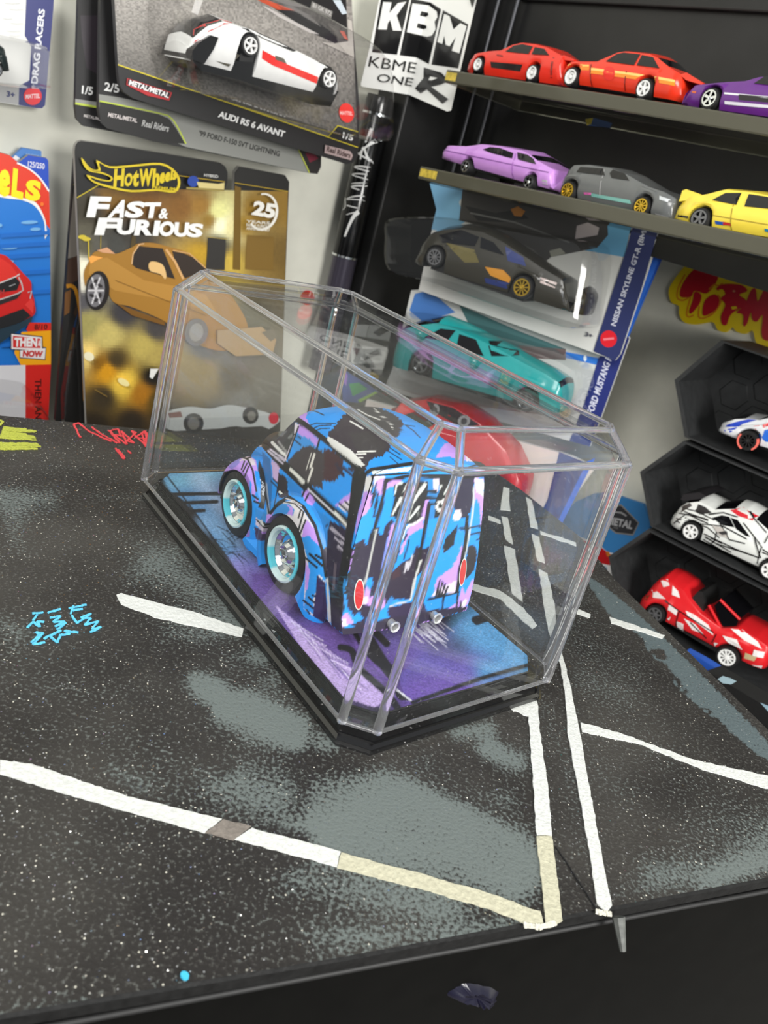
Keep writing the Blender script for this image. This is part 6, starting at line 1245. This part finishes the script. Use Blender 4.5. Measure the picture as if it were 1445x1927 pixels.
k.build('print', r); bubble(fr, zt((-300, 200), (120, 250), (180, 280), (200, 330), (198, 500), (160, 545), (-300, 470)), .36, r)
DRC = PDR.shift(.30)
toy('toy_car', DRC, 'black toy with white trim inside the bubble of the navy and white card', (24, 40, 40), zt((-420, 330), (-380, 240), (-200, 180), (-60, 220), (0, 290), (44, 316), (72, 370), (78, 440)), zt((-420, 420), (78, 470)), [zt((-300, 420))[0]+(17,), zt((-30, 450))[0]+(15,)], [], [(zt((0, 466), (60, 478), (105, 490), (70, 500), (0, 480)), (206, 200, 190)), (zt((4, 360), (14, 362), (12, 460), (2, 458)), (210, 206, 200))], CHROME, 'spoke5', width=.28)

# ---- three overlapping black premium cards
z7 = Z(180, 0, .35986); MET = upright(along(450, 150, 3.55), ANG_L)
M3 = MET.shift(-.30); o3 = zt((512, -150), (487, 690), (497, 770), (540, 816), (980, 900), (1500, 1000), (1500, -150))
fr, r = card('carded_toy', M3, (145, 230), (290, 262), o3, 'rearmost of three overlapping black cards, numbered 1/5 at its left edge', m=mat('black_card', (30, 29, 30), rough=.5))
k = Ink(fr); k.poly(zt((520, 100), (640, 100), (630, 480), (560, 440), (530, 250)), (52, 46, 52)); k.poly(zt((487, 640), (637, 662), (637, 690), (487, 664)), (150, 150, 146)); k.poly(zt((487, 662), (637, 688), (637, 702), (487, 676)), (190, 206, 80)); k.text('1/5', zt((528, 606))[0], zt((600, 618))[0], zt((532, 552))[0], (230, 230, 228), .03); k.text('METAL/METAL', zt((542, 758))[0], zt((690, 790))[0], zt((544, 738))[0], (206, 200, 198), .02); k.build('print', r)
M2 = MET.shift(-.15); o2_ = zt((652, -150), (640, 600), (637, 705), (650, 770), (690, 806))+z7((280, 735), (1115, 905), (1160, 910), (1178, 872), (1180, -300))
fr, r = card('carded_toy', M2, (200, 238), (598, 326), o2_, 'middle of three overlapping black cards, numbered 2/5, with a grey title bar', m=mat('black_card'))
k = Ink(fr); k.poly(zt((640, 610), (760, 628))+z7((560, 600), (1178, 740), (1178, 872), (1160, 908), (1115, 904), (470, 768), (20, 560)), (142, 143, 138)); k.poly(z7((20, 530), (330, 598), (385, 622), (420, 670), (468, 752), (300, 740), (60, 672), (24, 640)), (32, 31, 31)); k.line(z7(*spline([(20, 528), (330, 592), (392, 616), (430, 668), (472, 752)], 5)), 2.6, (190, 206, 70)); k.text("'99 FORD F-150 SVT LIGHTNING", z7((538, 710))[0], z7((960, 820))[0], z7((544, 680))[0], (54, 54, 52), .03)
k.text('METAL/METAL', z7((64, 610))[0], z7((216, 642))[0], z7((68, 588))[0], (214, 206, 204), .02); k.text('Real Riders', z7((240, 660))[0], z7((380, 690))[0], z7((248, 626))[0], (190, 190, 188), .02); k.text('2/5', z7((44, 474))[0], z7((122, 488))[0], z7((48, 428))[0], (230, 230, 228), .03)
k.poly(z7((1060, 780), (1100, 788), (1180, 800), (1178, 872), (1160, 908), (1118, 904)), (36, 32, 32)); k.poly(z7((1095, 800), (1140, 796), (1165, 830), (1120, 850)), (120, 24, 50)); k.line(z7((1060, 780), (1118, 904)), 2, (190, 200, 80)); k.build('print', r)
o1_ = z7((88, -200), (95, 0), (118, 380), (125, 440), (145, 480), (195, 515), (1310, 858), (1345, 850), (1372, 815), (1380, 560), (1350, 200), (1338, 0), (1330, -200))
fr, r = card('carded_toy', MET, (240, 180), (655, 306), o1_, 'front one of three overlapping black cards, gravel picture and white car in its bubble', m=mat('black_card'))
k = Ink(fr); k.poly(o1_, (33, 32, 33))
quad = [z7((90, -150))[0], z7((1333, -150))[0], z7((1370, 770))[0], z7((117, 338))[0]]
rs = random.Random(3); spots = []
for i in range(420):
    a, b = rs.random(), rs.random(); x = (quad[0][0]*(1-a)+quad[1][0]*a)*(1-b)+(quad[3][0]*(1-a)+quad[2][0]*a)*b; y = (quad[0][1]*(1-a)+quad[1][1]*a)*(1-b)+(quad[3][1]*(1-a)+quad[2][1]*a)*b
    g = rs.choice([84, 110, 136, 160, 184, 200]) if b < .6 else rs.choice([46, 60, 90, 130, 160]); spots.append((x, y, (g, int(g*.97), int(g*.93))))
k.art(quad, spots, 130, 80, .3, 3.0)
k.poly(z7((845, -60), (860, 0), (960, 60), (1150, 180), (1250, 226), (1320, 214), (1316, 190), (1308, -60)), (24, 24, 25)); k.poly(z7((845, 0), (900, 0), (1040, 55), (950, 50)), (210, 84, 50)); k.poly(z7((870, 30), (900, 40), (1170, 180), (1120, 172), (960, 90)), (206, 200, 196)); k.poly(z7((1240, 0), (1280, 0), (1315, 70), (1290, 76)), (196, 206, 214)); k.poly(z7((1275, 160), (1300, 165), (1322, 212), (1300, 200)), (210, 90, 70)); k.poly(z7((1130, 6), (1240, 60), (1232, 96), (1122, 44)), (120, 118, 114)); k.text('B1 GK 972', z7((1134, 36))[0], z7((1230, 84))[0], z7((1138, 14))[0], (190, 188, 184), .02); k.poly(z7((1318, 100), (1340, 110), (1352, 300), (1180, 220), (1250, 228), (1320, 216)), (190, 184, 176))
YL = (214, 196, 48); k.line(z7((116, 338), (1371, 770)), 2.2, YL); k.line(z7((1216, 718), (1266, 657), (1372, 690)), 2.0, YL); k.poly(z7((1218, 716), (1268, 660), (1372, 692), (1371, 768)), (36, 34, 34))
k.text('AUDI RS 6 AVANT', z7((638, 612))[0], z7((984, 720))[0], z7((648, 578))[0], (238, 238, 236), .045)
k.poly(z7((164, 408), (400, 484), (384, 526), (270, 500), (160, 444)), (176, 40, 46)); k.poly(z7((170, 414), (392, 486), (380, 518), (166, 440)), (40, 30, 32)); k.text('METAL/METAL', z7((172, 444))[0], z7((380, 514))[0], z7((180, 416))[0], (236, 232, 232), .04)
k.poly(ell(*z7((1312, 590))[0], 14, 18.5, -.2), (232, 52, 44)); k.text('MATTEL', z7((1278, 600))[0], z7((1344, 604))[0], z7((1278, 580))[0], (244, 200, 196), .02); k.text('1/5', z7((1290, 722))[0], z7((1344, 738))[0], z7((1294, 690))[0], (234, 234, 232), .03); k.poly(z7((1200, 758), (1330, 790), (1345, 812), (1335, 838), (1196, 800)), (170, 150, 148)); k.text('Real Riders', z7((1206, 792))[0], z7((1330, 828))[0], z7((1212, 764))[0], (60, 40, 40), .03)
k.build('print', r)
bubble(fr, z7((300, -60), (320, 400), (520, 480), (1260, 700), (1345, 560), (1310, 280), (1100, 120), (700, -60)), .40, r, inset=.05)
def audi_extra(root, fr, L):
    V, F = prism(L(z7((500, 300), (560, 240), (740, 320), (860, 330), (1160, 450), (1284, 480), (1240, 560), (1140, 548), (760, 420), (560, 372))), -.30, -.02); mesh('underbody', V, F, BLACKG, root)
    V, F = prism(L(z7((610, 250), (640, 238), (760, 290), (700, 350), (610, 310))), -.02, -.008); mesh('exhaust_panel', V, F, mat('olive_metal', (74, 70, 58), rough=.4, metal=.4), root)
_ae = audi_extra
def audi_extra(root, fr, L):
    _ae(root, fr, L); V, F = prism(L(z7((494, 308), (506, 262), (540, 222), (600, 184), (640, 196), (616, 256), (566, 334))), -.30, .004); mesh('rear_bumper', V, F, BLACKG, root)
toy('toy_car', MET.shift(.36), 'white toy estate car with red sills, nose down in the front black card', (232, 232, 230), z7((498, 300), (508, 240), (530, 200), (565, 160), (600, 128), (680, 104), (740, 122), (880, 178), (980, 222), (1080, 270), (1180, 322), (1250, 372), (1290, 440), (1292, 480)), z7((500, 318), (1290, 520)), [z7((808, 238))[0]+(22.5,), z7((1220, 412))[0]+(21.5,)],
    [z7((770, 146), (830, 158), (960, 216), (1060, 268), (1040, 272), (900, 212))], [(z7((505, 240), (560, 160), (600, 128), (680, 104), (740, 122), (680, 130), (600, 168), (530, 230)), (200, 34, 34)), (z7((874, 262), (935, 296), (1000, 336), (1164, 404), (1156, 438), (1000, 372), (926, 342), (868, 306)), (226, 40, 36)), (z7((940, 290), (985, 306), (1000, 334), (940, 312)), (96, 90, 80)), (z7((1262, 440), (1290, 460), (1286, 486), (1266, 478)), (206, 60, 50))], RIMW, 'spoke5', belt=z7((498, 260), (640, 180), (780, 196), (1000, 290), (1100, 320), (1290, 440)), extra=audi_extra)

# ---- hanging cards under the shelves
zh = Z(760, 380, .34602); SKY = upright(along(960, 560, 4.30), -24.0)
so = zh((150, -65), (176, 40), (80, 480), (1148, 862), (1176, 826), (1290, 480), (1376, 215), (1378, 205))
sbnd = [(780, 338), (1250, 450), (1500, 510), (1500, 1100), (700, 1100)]
fr, r = card('carded_toy', SKY, (790, 548), (1157, 678), so, 'white and navy card holding a dark sports car, hanging under the lower shelf', m=mat('white_card', (216, 216, 212), rough=.5))
k = Ink(fr, bounds=sbnd); k.poly(so, (206, 206, 202)); k.poly(zh((120, -180), (176, 40), (150, 150), (240, 166), (330, 110), (300, 0), (420, -180)), (120, 172, 206)); k.poly(zh((740, -180), (1380, -180), (1230, 150), (1200, 300), (900, 250), (740, 200)), (96, 158, 196))
k.poly(zh((330, -180), (1090, -180), (1110, 180), (1050, 250), (800, 300), (700, 380), (540, 300), (420, 130), (300, 100)), (60, 58, 56)); k.poly(zh((330, 20), (500, 60), (620, 40), (680, 90), (520, 110), (400, 100)), (34, 34, 34)); k.poly(zh((940, 130), (1000, 112), (1062, 140), (1052, 180), (930, 202)), (178, 168, 168)); k.poly(zh((580, 40), (620, 24), (660, 50), (640, 80), (600, 76)), (170, 110, 40)); k.poly(zh((790, 266), (850, 250), (880, 280), (800, 300)), (140, 140, 128)); k.line(zh((360, 60), (600, 110), (900, 220)), 3, (100, 100, 98)); k.line(zh((470, 150), (700, 260), (760, 320)), 3, (84, 84, 80))
k.poly(zh((1240, 140), (1480, -140), (1372, 190), (1290, 480), (1176, 826), (1148, 862), (1030, 812), (1130, 500), (1210, 260)), (40, 48, 96)); k.text('NISSAN SKYLINE GT-R (BNR32)', zh((1160, 680))[0], zh((1352, 90))[0], zh((1124, 668))[0], (206, 208, 222), .03); k.poly(ell(*zh((1113, 745))[0], 15.5, 16), (210, 24, 40)); k.line(zh((1084, 748), (1142, 742)), 4, (226, 120, 130)); k.text('3+', zh((982, 730))[0], zh((1022, 742))[0], zh((990, 706))[0], (70, 70, 84), .03)
k.build('print', r); bubble(fr, zh((40, 200), (60, 110), (240, 96), (420, 110), (900, 200), (1120, 260), (1090, 560), (1050, 680), (900, 650), (560, 540), (280, 440), (60, 380)), .38, r, inset=.05)
toy('toy_car', SKY.shift(.34), 'dark olive toy sports car with orange flash in the bubble under the lower shelf', (50, 48, 41), zh((48, 330), (52, 270), (80, 220), (130, 165), (200, 140), (300, 130), (420, 150), (520, 200), (640, 280), (740, 350), (860, 420), (960, 470), (985, 510), (980, 560), (900, 590)), zh((60, 340), (900, 600)), [zh((168, 300))[0]+(21,), zh((642, 465))[0]+(24,)],
    [zh((180, 180), (300, 150), (400, 190), (380, 240), (200, 220)), zh((410, 190), (480, 220), (540, 290), (410, 250))], [(zh((436, 412), (570, 440), (580, 480), (440, 440)), (44, 56, 110)), (zh((440, 352), (540, 370), (590, 420), (570, 440), (470, 400)), (190, 130, 44)), (zh((540, 240), (640, 300), (660, 350), (560, 320)), (50, 60, 110)), (zh((220, 220), (380, 260), (410, 330), (330, 330)), (96, 88, 50)), (zh((740, 410), (830, 440), (820, 470), (740, 440)), (196, 180, 176)), (zh((850, 470), (980, 480), (960, 580), (870, 560)), (34, 36, 40))], [RIMS, RIMG], ['spoke10', 'spoke10'], width=.30, belt=zh((48, 290), (200, 230), (420, 260), (560, 320), (985, 520)))
fb = SKY.shift(-.08); fr, r = card('carded_toy', fb, (1180, 610), (1255, 450), zh((1000, 140), (1442, 205), (1432, 200), (1290, 560), (1216, 735), (900, 620)), 'bright blue edge of a card behind the navy striped sports-car card', m=mat('bright_blue_card', (40, 104, 206), rough=.5))
MUS = SKY.shift(-.10); mo = zh((40, 480), (-60, 900), (-110, 1020), (1010, 1330), (1075, 1160), (1225, 742), (1200, 700), (300, 460))
fr, r = card('carded_toy', MUS, (1098, 764), (1133, 780), mo, 'white and navy card holding a teal car, middle of the hanging column', m=mat('white_card'))
k = Ink(fr); k.poly(mo, (200, 202, 200)); k.poly(zh((60, 500), (140, 480), (280, 600), (100, 650), (30, 590)), (70, 120, 190)); k.poly(zh((880, 815), (1062, 850), (1045, 886), (880, 848)), (44, 116, 206)); k.poly(zh((300, 560), (620, 700), (880, 800), (820, 860), (400, 760)), (70, 110, 112)); k.poly(zh((620, 780), (880, 800), (880, 860), (700, 850)), (110, 92, 92))
k.poly(zh((1058, 850), (1200, 700), (1225, 742), (1075, 1160), (1010, 1330), (900, 1300), (975, 1110)), (36, 46, 112)); k.text('FORD MUSTANG FUN', zh((1028, 1160))[0], zh((1150, 800))[0], zh((994, 1142))[0], (206, 208, 224), .03); k.poly(ell(*zh((985, 850))[0], 3, 6), (220, 230, 240))
k.build('print', r); bubble(fr, zh((-60, 640), (60, 600), (300, 640), (620, 730), (1020, 890), (1000, 1080), (900, 1130), (0, 960)), .36, r, inset=.05)
TEAL = (36, 156, 156)
toy('toy_car', MUS.shift(.34), 'teal toy muscle car half hidden behind the clear case, in the hanging column', TEAL, zh((-60, 760), (-40, 690), (60, 660), (180, 640), (280, 680), (390, 735), (520, 800), (640, 870), (760, 930), (840, 985), (850, 1050), (840, 1120)), zh((-60, 900), (840, 1160)), [zh((90, 880))[0]+(23,), zh((660, 1080))[0]+(23,)],
    [zh((100, 740), (190, 690), (270, 700), (230, 760)), zh((290, 720), (380, 750), (430, 840), (280, 800)), zh((440, 760), (540, 770), (600, 840), (470, 840))], [], CHROME, 'spoke5', width=.30, belt=zh((-60, 760), (200, 800), (430, 850), (850, 1020)))
RDC = SKY.shift(-.06); rdo = [(690, 752), (640, 960), (1010, 1040), (1062, 960), (1120, 880), (1075, 858)]
fr, r = card('carded_toy', RDC, (1005, 960), (1060, 850), rdo, 'lowest hanging card, holding a red car, seen through the case', m=mat('white_card'))
k = Ink(fr); k.poly(rdo, (206, 196, 190)); k.poly([(1052, 850), (1105, 872), (1062, 960), (1010, 1040), (985, 1030), (1030, 940)], (44, 48, 110)); k.poly([(1105, 868), (1120, 862), (1050, 1000), (1040, 1000)], (46, 96, 200)); k.build('print', r)
toy('toy_car', RDC.shift(.32), 'red toy car with black roof low in the hanging column, seen through the clear case', (190, 26, 38), [(712, 810), (722, 775), (752, 758), (800, 752), (850, 765), (900, 797), (950, 850), (978, 910), (976, 935)], [(715, 830), (976, 965)], [(760, 835, 24), (930, 920, 24)],
    [[(745, 785), (790, 772), (830, 790), (800, 810)]], [([(800, 755), (850, 768), (900, 800), (870, 806), (810, 772)], (40, 34, 36)), (ell(817, 772, 9, 11), (150, 150, 152)), (ell(817, 772, 5, 6), (70, 68, 70)), (ell(872, 793, 11, 11), (150, 150, 152)), (ell(872, 793, 5.5, 6), (70, 68, 70))], RIMS, 'spoke5', width=.28)

# ---- blue and red card leaning behind the table corner
zm = Z(900, 880, .24221); MTL = WR.shift(.06)
mo = zm((620, 520), (640, 380), (760, 262), (900, 200), (1000, 190), (1280, 282), (1330, 420), (1330, 1300), (760, 1250))
fr, r = card('carded_toy', MTL, (1075, 960), (1210, 950), mo, 'blue and red card with a dark six-sided badge, between the case and the hexagonal trays', m=mat('sky_blue_card', (62, 138, 204), rough=.45))
k = Ink(fr); k.poly(zm(*(spline([(600, 470), (850, 560), (935, 590), (1030, 662), (1330, 690)], 5)+[(1330, 1290), (760, 1240)])), (236, 234, 232)); k.poly(zm((600, 490), (850, 575), (930, 602), (1022, 672), (1330, 700), (1330, 790), (1010, 756), (880, 728), (600, 720)), (196, 22, 30)); k.poly(zm((900, 735), (1005, 765), (1010, 900), (700, 900)), (224, 226, 228)); k.poly(ell(*zm((970, 790))[0], 7, 6), (40, 110, 150)); k.poly(zm((990, 655), (1012, 650), (1030, 690), (1000, 690)), (206, 120, 40))
k.poly(zm((980, 440), (1040, 296), (1110, 284), (1250, 428), (1204, 528), (1066, 512)), (150, 148, 146)); k.poly(zm((990, 436), (1046, 306), (1106, 296), (1240, 430), (1198, 516), (1070, 502)), (58, 58, 62)); k.text('METAL', zm((1000, 438))[0], zm((1192, 480))[0], zm((1014, 378))[0], (190, 190, 192), .04); k.line(zm((1050, 345), (1110, 350), (1150, 376)), 3, (170, 170, 172)); k.text('CO', zm((1050, 470))[0], zm((1084, 478))[0], zm((1052, 456))[0], (150, 150, 150), .02); k.build('print', r)

# ---- red and yellow graffiti sticker on the right wall
zy = Z(1200, 440, .23879); KW = Frame(np.array([WR.o[0], WR.o[1], 1.0]), WR.x, n=WR.n); kfr = KW.turned((1268, 560), (1445, 620))
ky = spline([(255, 450), (300, 360), (400, 240), (520, 176), (640, 190), (700, 240), (716, 330), (770, 354), (880, 362), (985, 408), (1040, 350), (1150, 340), (1260, 430), (1280, 620), (1260, 800), (1180, 900), (1026, 892), (945, 860), (915, 766), (850, 790), (785, 770), (755, 738), (700, 776), (640, 758), (600, 698), (470, 716), (380, 700), (338, 640), (335, 572), (275, 540)], 4, True)
r = thing('wall_sticker', kfr, 'yellow sticker with red graffiti letters and a crown shape on the wall under the shelves', 'sticker')
V, F = prism(kfr.uvs(zy(*ky)), .0005, .02); mesh('vinyl', V, F, mat('vinyl_yellow', (246, 214, 16), rough=.4), r); k = Ink(kfr, .02); RD = (196, 20, 38); OR = (226, 130, 24)
k.line(zy(*spline([(372, 320), (320, 420), (310, 500), (350, 525), (400, 505)], 5)), 2.6, OR); k.line(zy(*spline([(415, 500), (385, 620), (400, 655), (440, 640)], 5)), 2.6, OR); k.line(zy(*spline([(485, 570), (480, 650), (520, 665), (600, 620), (655, 530), (630, 480)], 5)), 2.6, OR)
k.poly(zy(*spline([(332, 485), (345, 410), (420, 300), (520, 238), (610, 226), (642, 270), (632, 350), (600, 410), (540, 470), (450, 450), (420, 495), (360, 502)], 5, True)), RD); k.poly(zy(*spline([(450, 455), (500, 480), (492, 540), (450, 600), (415, 630), (405, 605), (430, 530)], 4, True)), RD); k.poly(zy(*spline([(520, 545), (560, 495), (610, 478), (645, 520), (620, 590), (560, 635), (512, 640)], 4, True)), RD); k.line(zy((560, 440), (600, 400), (640, 410), (670, 390)), 3.2, OR)
k.poly(zy(*spline([(640, 410), (700, 394), (800, 400), (850, 425), (858, 455), (800, 480), (850, 520), (860, 570), (800, 590), (730, 640), (700, 715), (668, 715), (655, 650), (690, 560), (655, 510), (690, 470), (620, 440)], 4, True)), RD)
k.poly(zy(*spline([(840, 560), (880, 470), (905, 432), (930, 440), (945, 530), (1000, 430), (1060, 400), (1090, 480), (1080, 620), (1060, 820), (1000, 836), (975, 780), (985, 640), (940, 690), (905, 680), (890, 620), (860, 710), (832, 725), (830, 640), (780, 620)], 4, True)), RD)
k.poly(zy(*spline([(1110, 470), (1160, 420), (1200, 480), (1190, 640), (1150, 760), (1110, 700)], 4, True)), RD)
YW = (246, 214, 16); k.poly(zy((638, 438), (668, 436), (688, 460), (650, 470)), YW); k.poly(ell(*zy((758, 452))[0], 2.6, 2), (226, 150, 110)); k.poly(zy((735, 575), (775, 570), (785, 588), (745, 598)), YW); k.build('print', r)
# red disc on the left wall, imitating a mirrored red spot
WLf = Frame(np.array([WL.o[0], WL.o[1], 1.0]), WL.x, n=WL.n); df = WLf.turned((566, 560), (592, 560)); r = thing('wall_sticker', df, 'small round red sticker on the pale wall right of the golden-car card', 'sticker'); V, F = prism(df.uvs(ell(578, 560, 13, 14, .3)), .0003, .006); mesh('vinyl', V, F, mat('vinyl_red', (232, 52, 46), rough=.4), r)

# ---- things low on the right, and a bag's mirror image on the front panel
zl = Z(1100, 780, .26997); LOW = upright(along(1390, 1290, 3.3), -40.0)
lo = [(1290, 1225), (1318, 1240), (1445, 1316), (1560, 1380), (1560, 1420), (1445, 1340), (1290, 1262)]
fr, r = card('carded_toy', LOW, (1310, 1240), (1445, 1320), lo, 'blue edged card lying under the bottom hexagonal tray beyond the table', m=mat('royal_blue_card', (36, 84, 178), rough=.5), thick=.05)
PL = upright(along(1400, 1340, 3.1), -48.0); fr = PL.turned((1350, 1290), (1445, 1350)); r = thing('black_plank', fr, 'black painted plank with a pale blue paint smear, beyond the table edge', 'plank')
V, F = prism(fr.uvs([(1330, 1262), (1362, 1282), (1445, 1332), (1580, 1410), (1580, 1520), (1445, 1420), (1330, 1330)]), -.12, 0); mesh('plank', V, F, BLACKM, r); k = Ink(fr); k.poly([(1350, 1278), (1360, 1272), (1374, 1276), (1386, 1282), (1376, 1288), (1360, 1286)], (170, 196, 206)); k.poly([(1430, 1322), (1450, 1330), (1450, 1344)], (150, 180, 196)); k.build('paint_smear', r)
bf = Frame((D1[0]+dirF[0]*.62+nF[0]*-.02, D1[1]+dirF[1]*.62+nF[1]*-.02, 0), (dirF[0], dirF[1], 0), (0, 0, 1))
bl_ = bf.turned((828, 1850), (940, 1860)); r = thing('plastic_pouch', bl_, 'crumpled dark blue plastic pouch stuck to the black front panel', 'pouch')  # raised blue shape imitates a bag mirrored in the panel
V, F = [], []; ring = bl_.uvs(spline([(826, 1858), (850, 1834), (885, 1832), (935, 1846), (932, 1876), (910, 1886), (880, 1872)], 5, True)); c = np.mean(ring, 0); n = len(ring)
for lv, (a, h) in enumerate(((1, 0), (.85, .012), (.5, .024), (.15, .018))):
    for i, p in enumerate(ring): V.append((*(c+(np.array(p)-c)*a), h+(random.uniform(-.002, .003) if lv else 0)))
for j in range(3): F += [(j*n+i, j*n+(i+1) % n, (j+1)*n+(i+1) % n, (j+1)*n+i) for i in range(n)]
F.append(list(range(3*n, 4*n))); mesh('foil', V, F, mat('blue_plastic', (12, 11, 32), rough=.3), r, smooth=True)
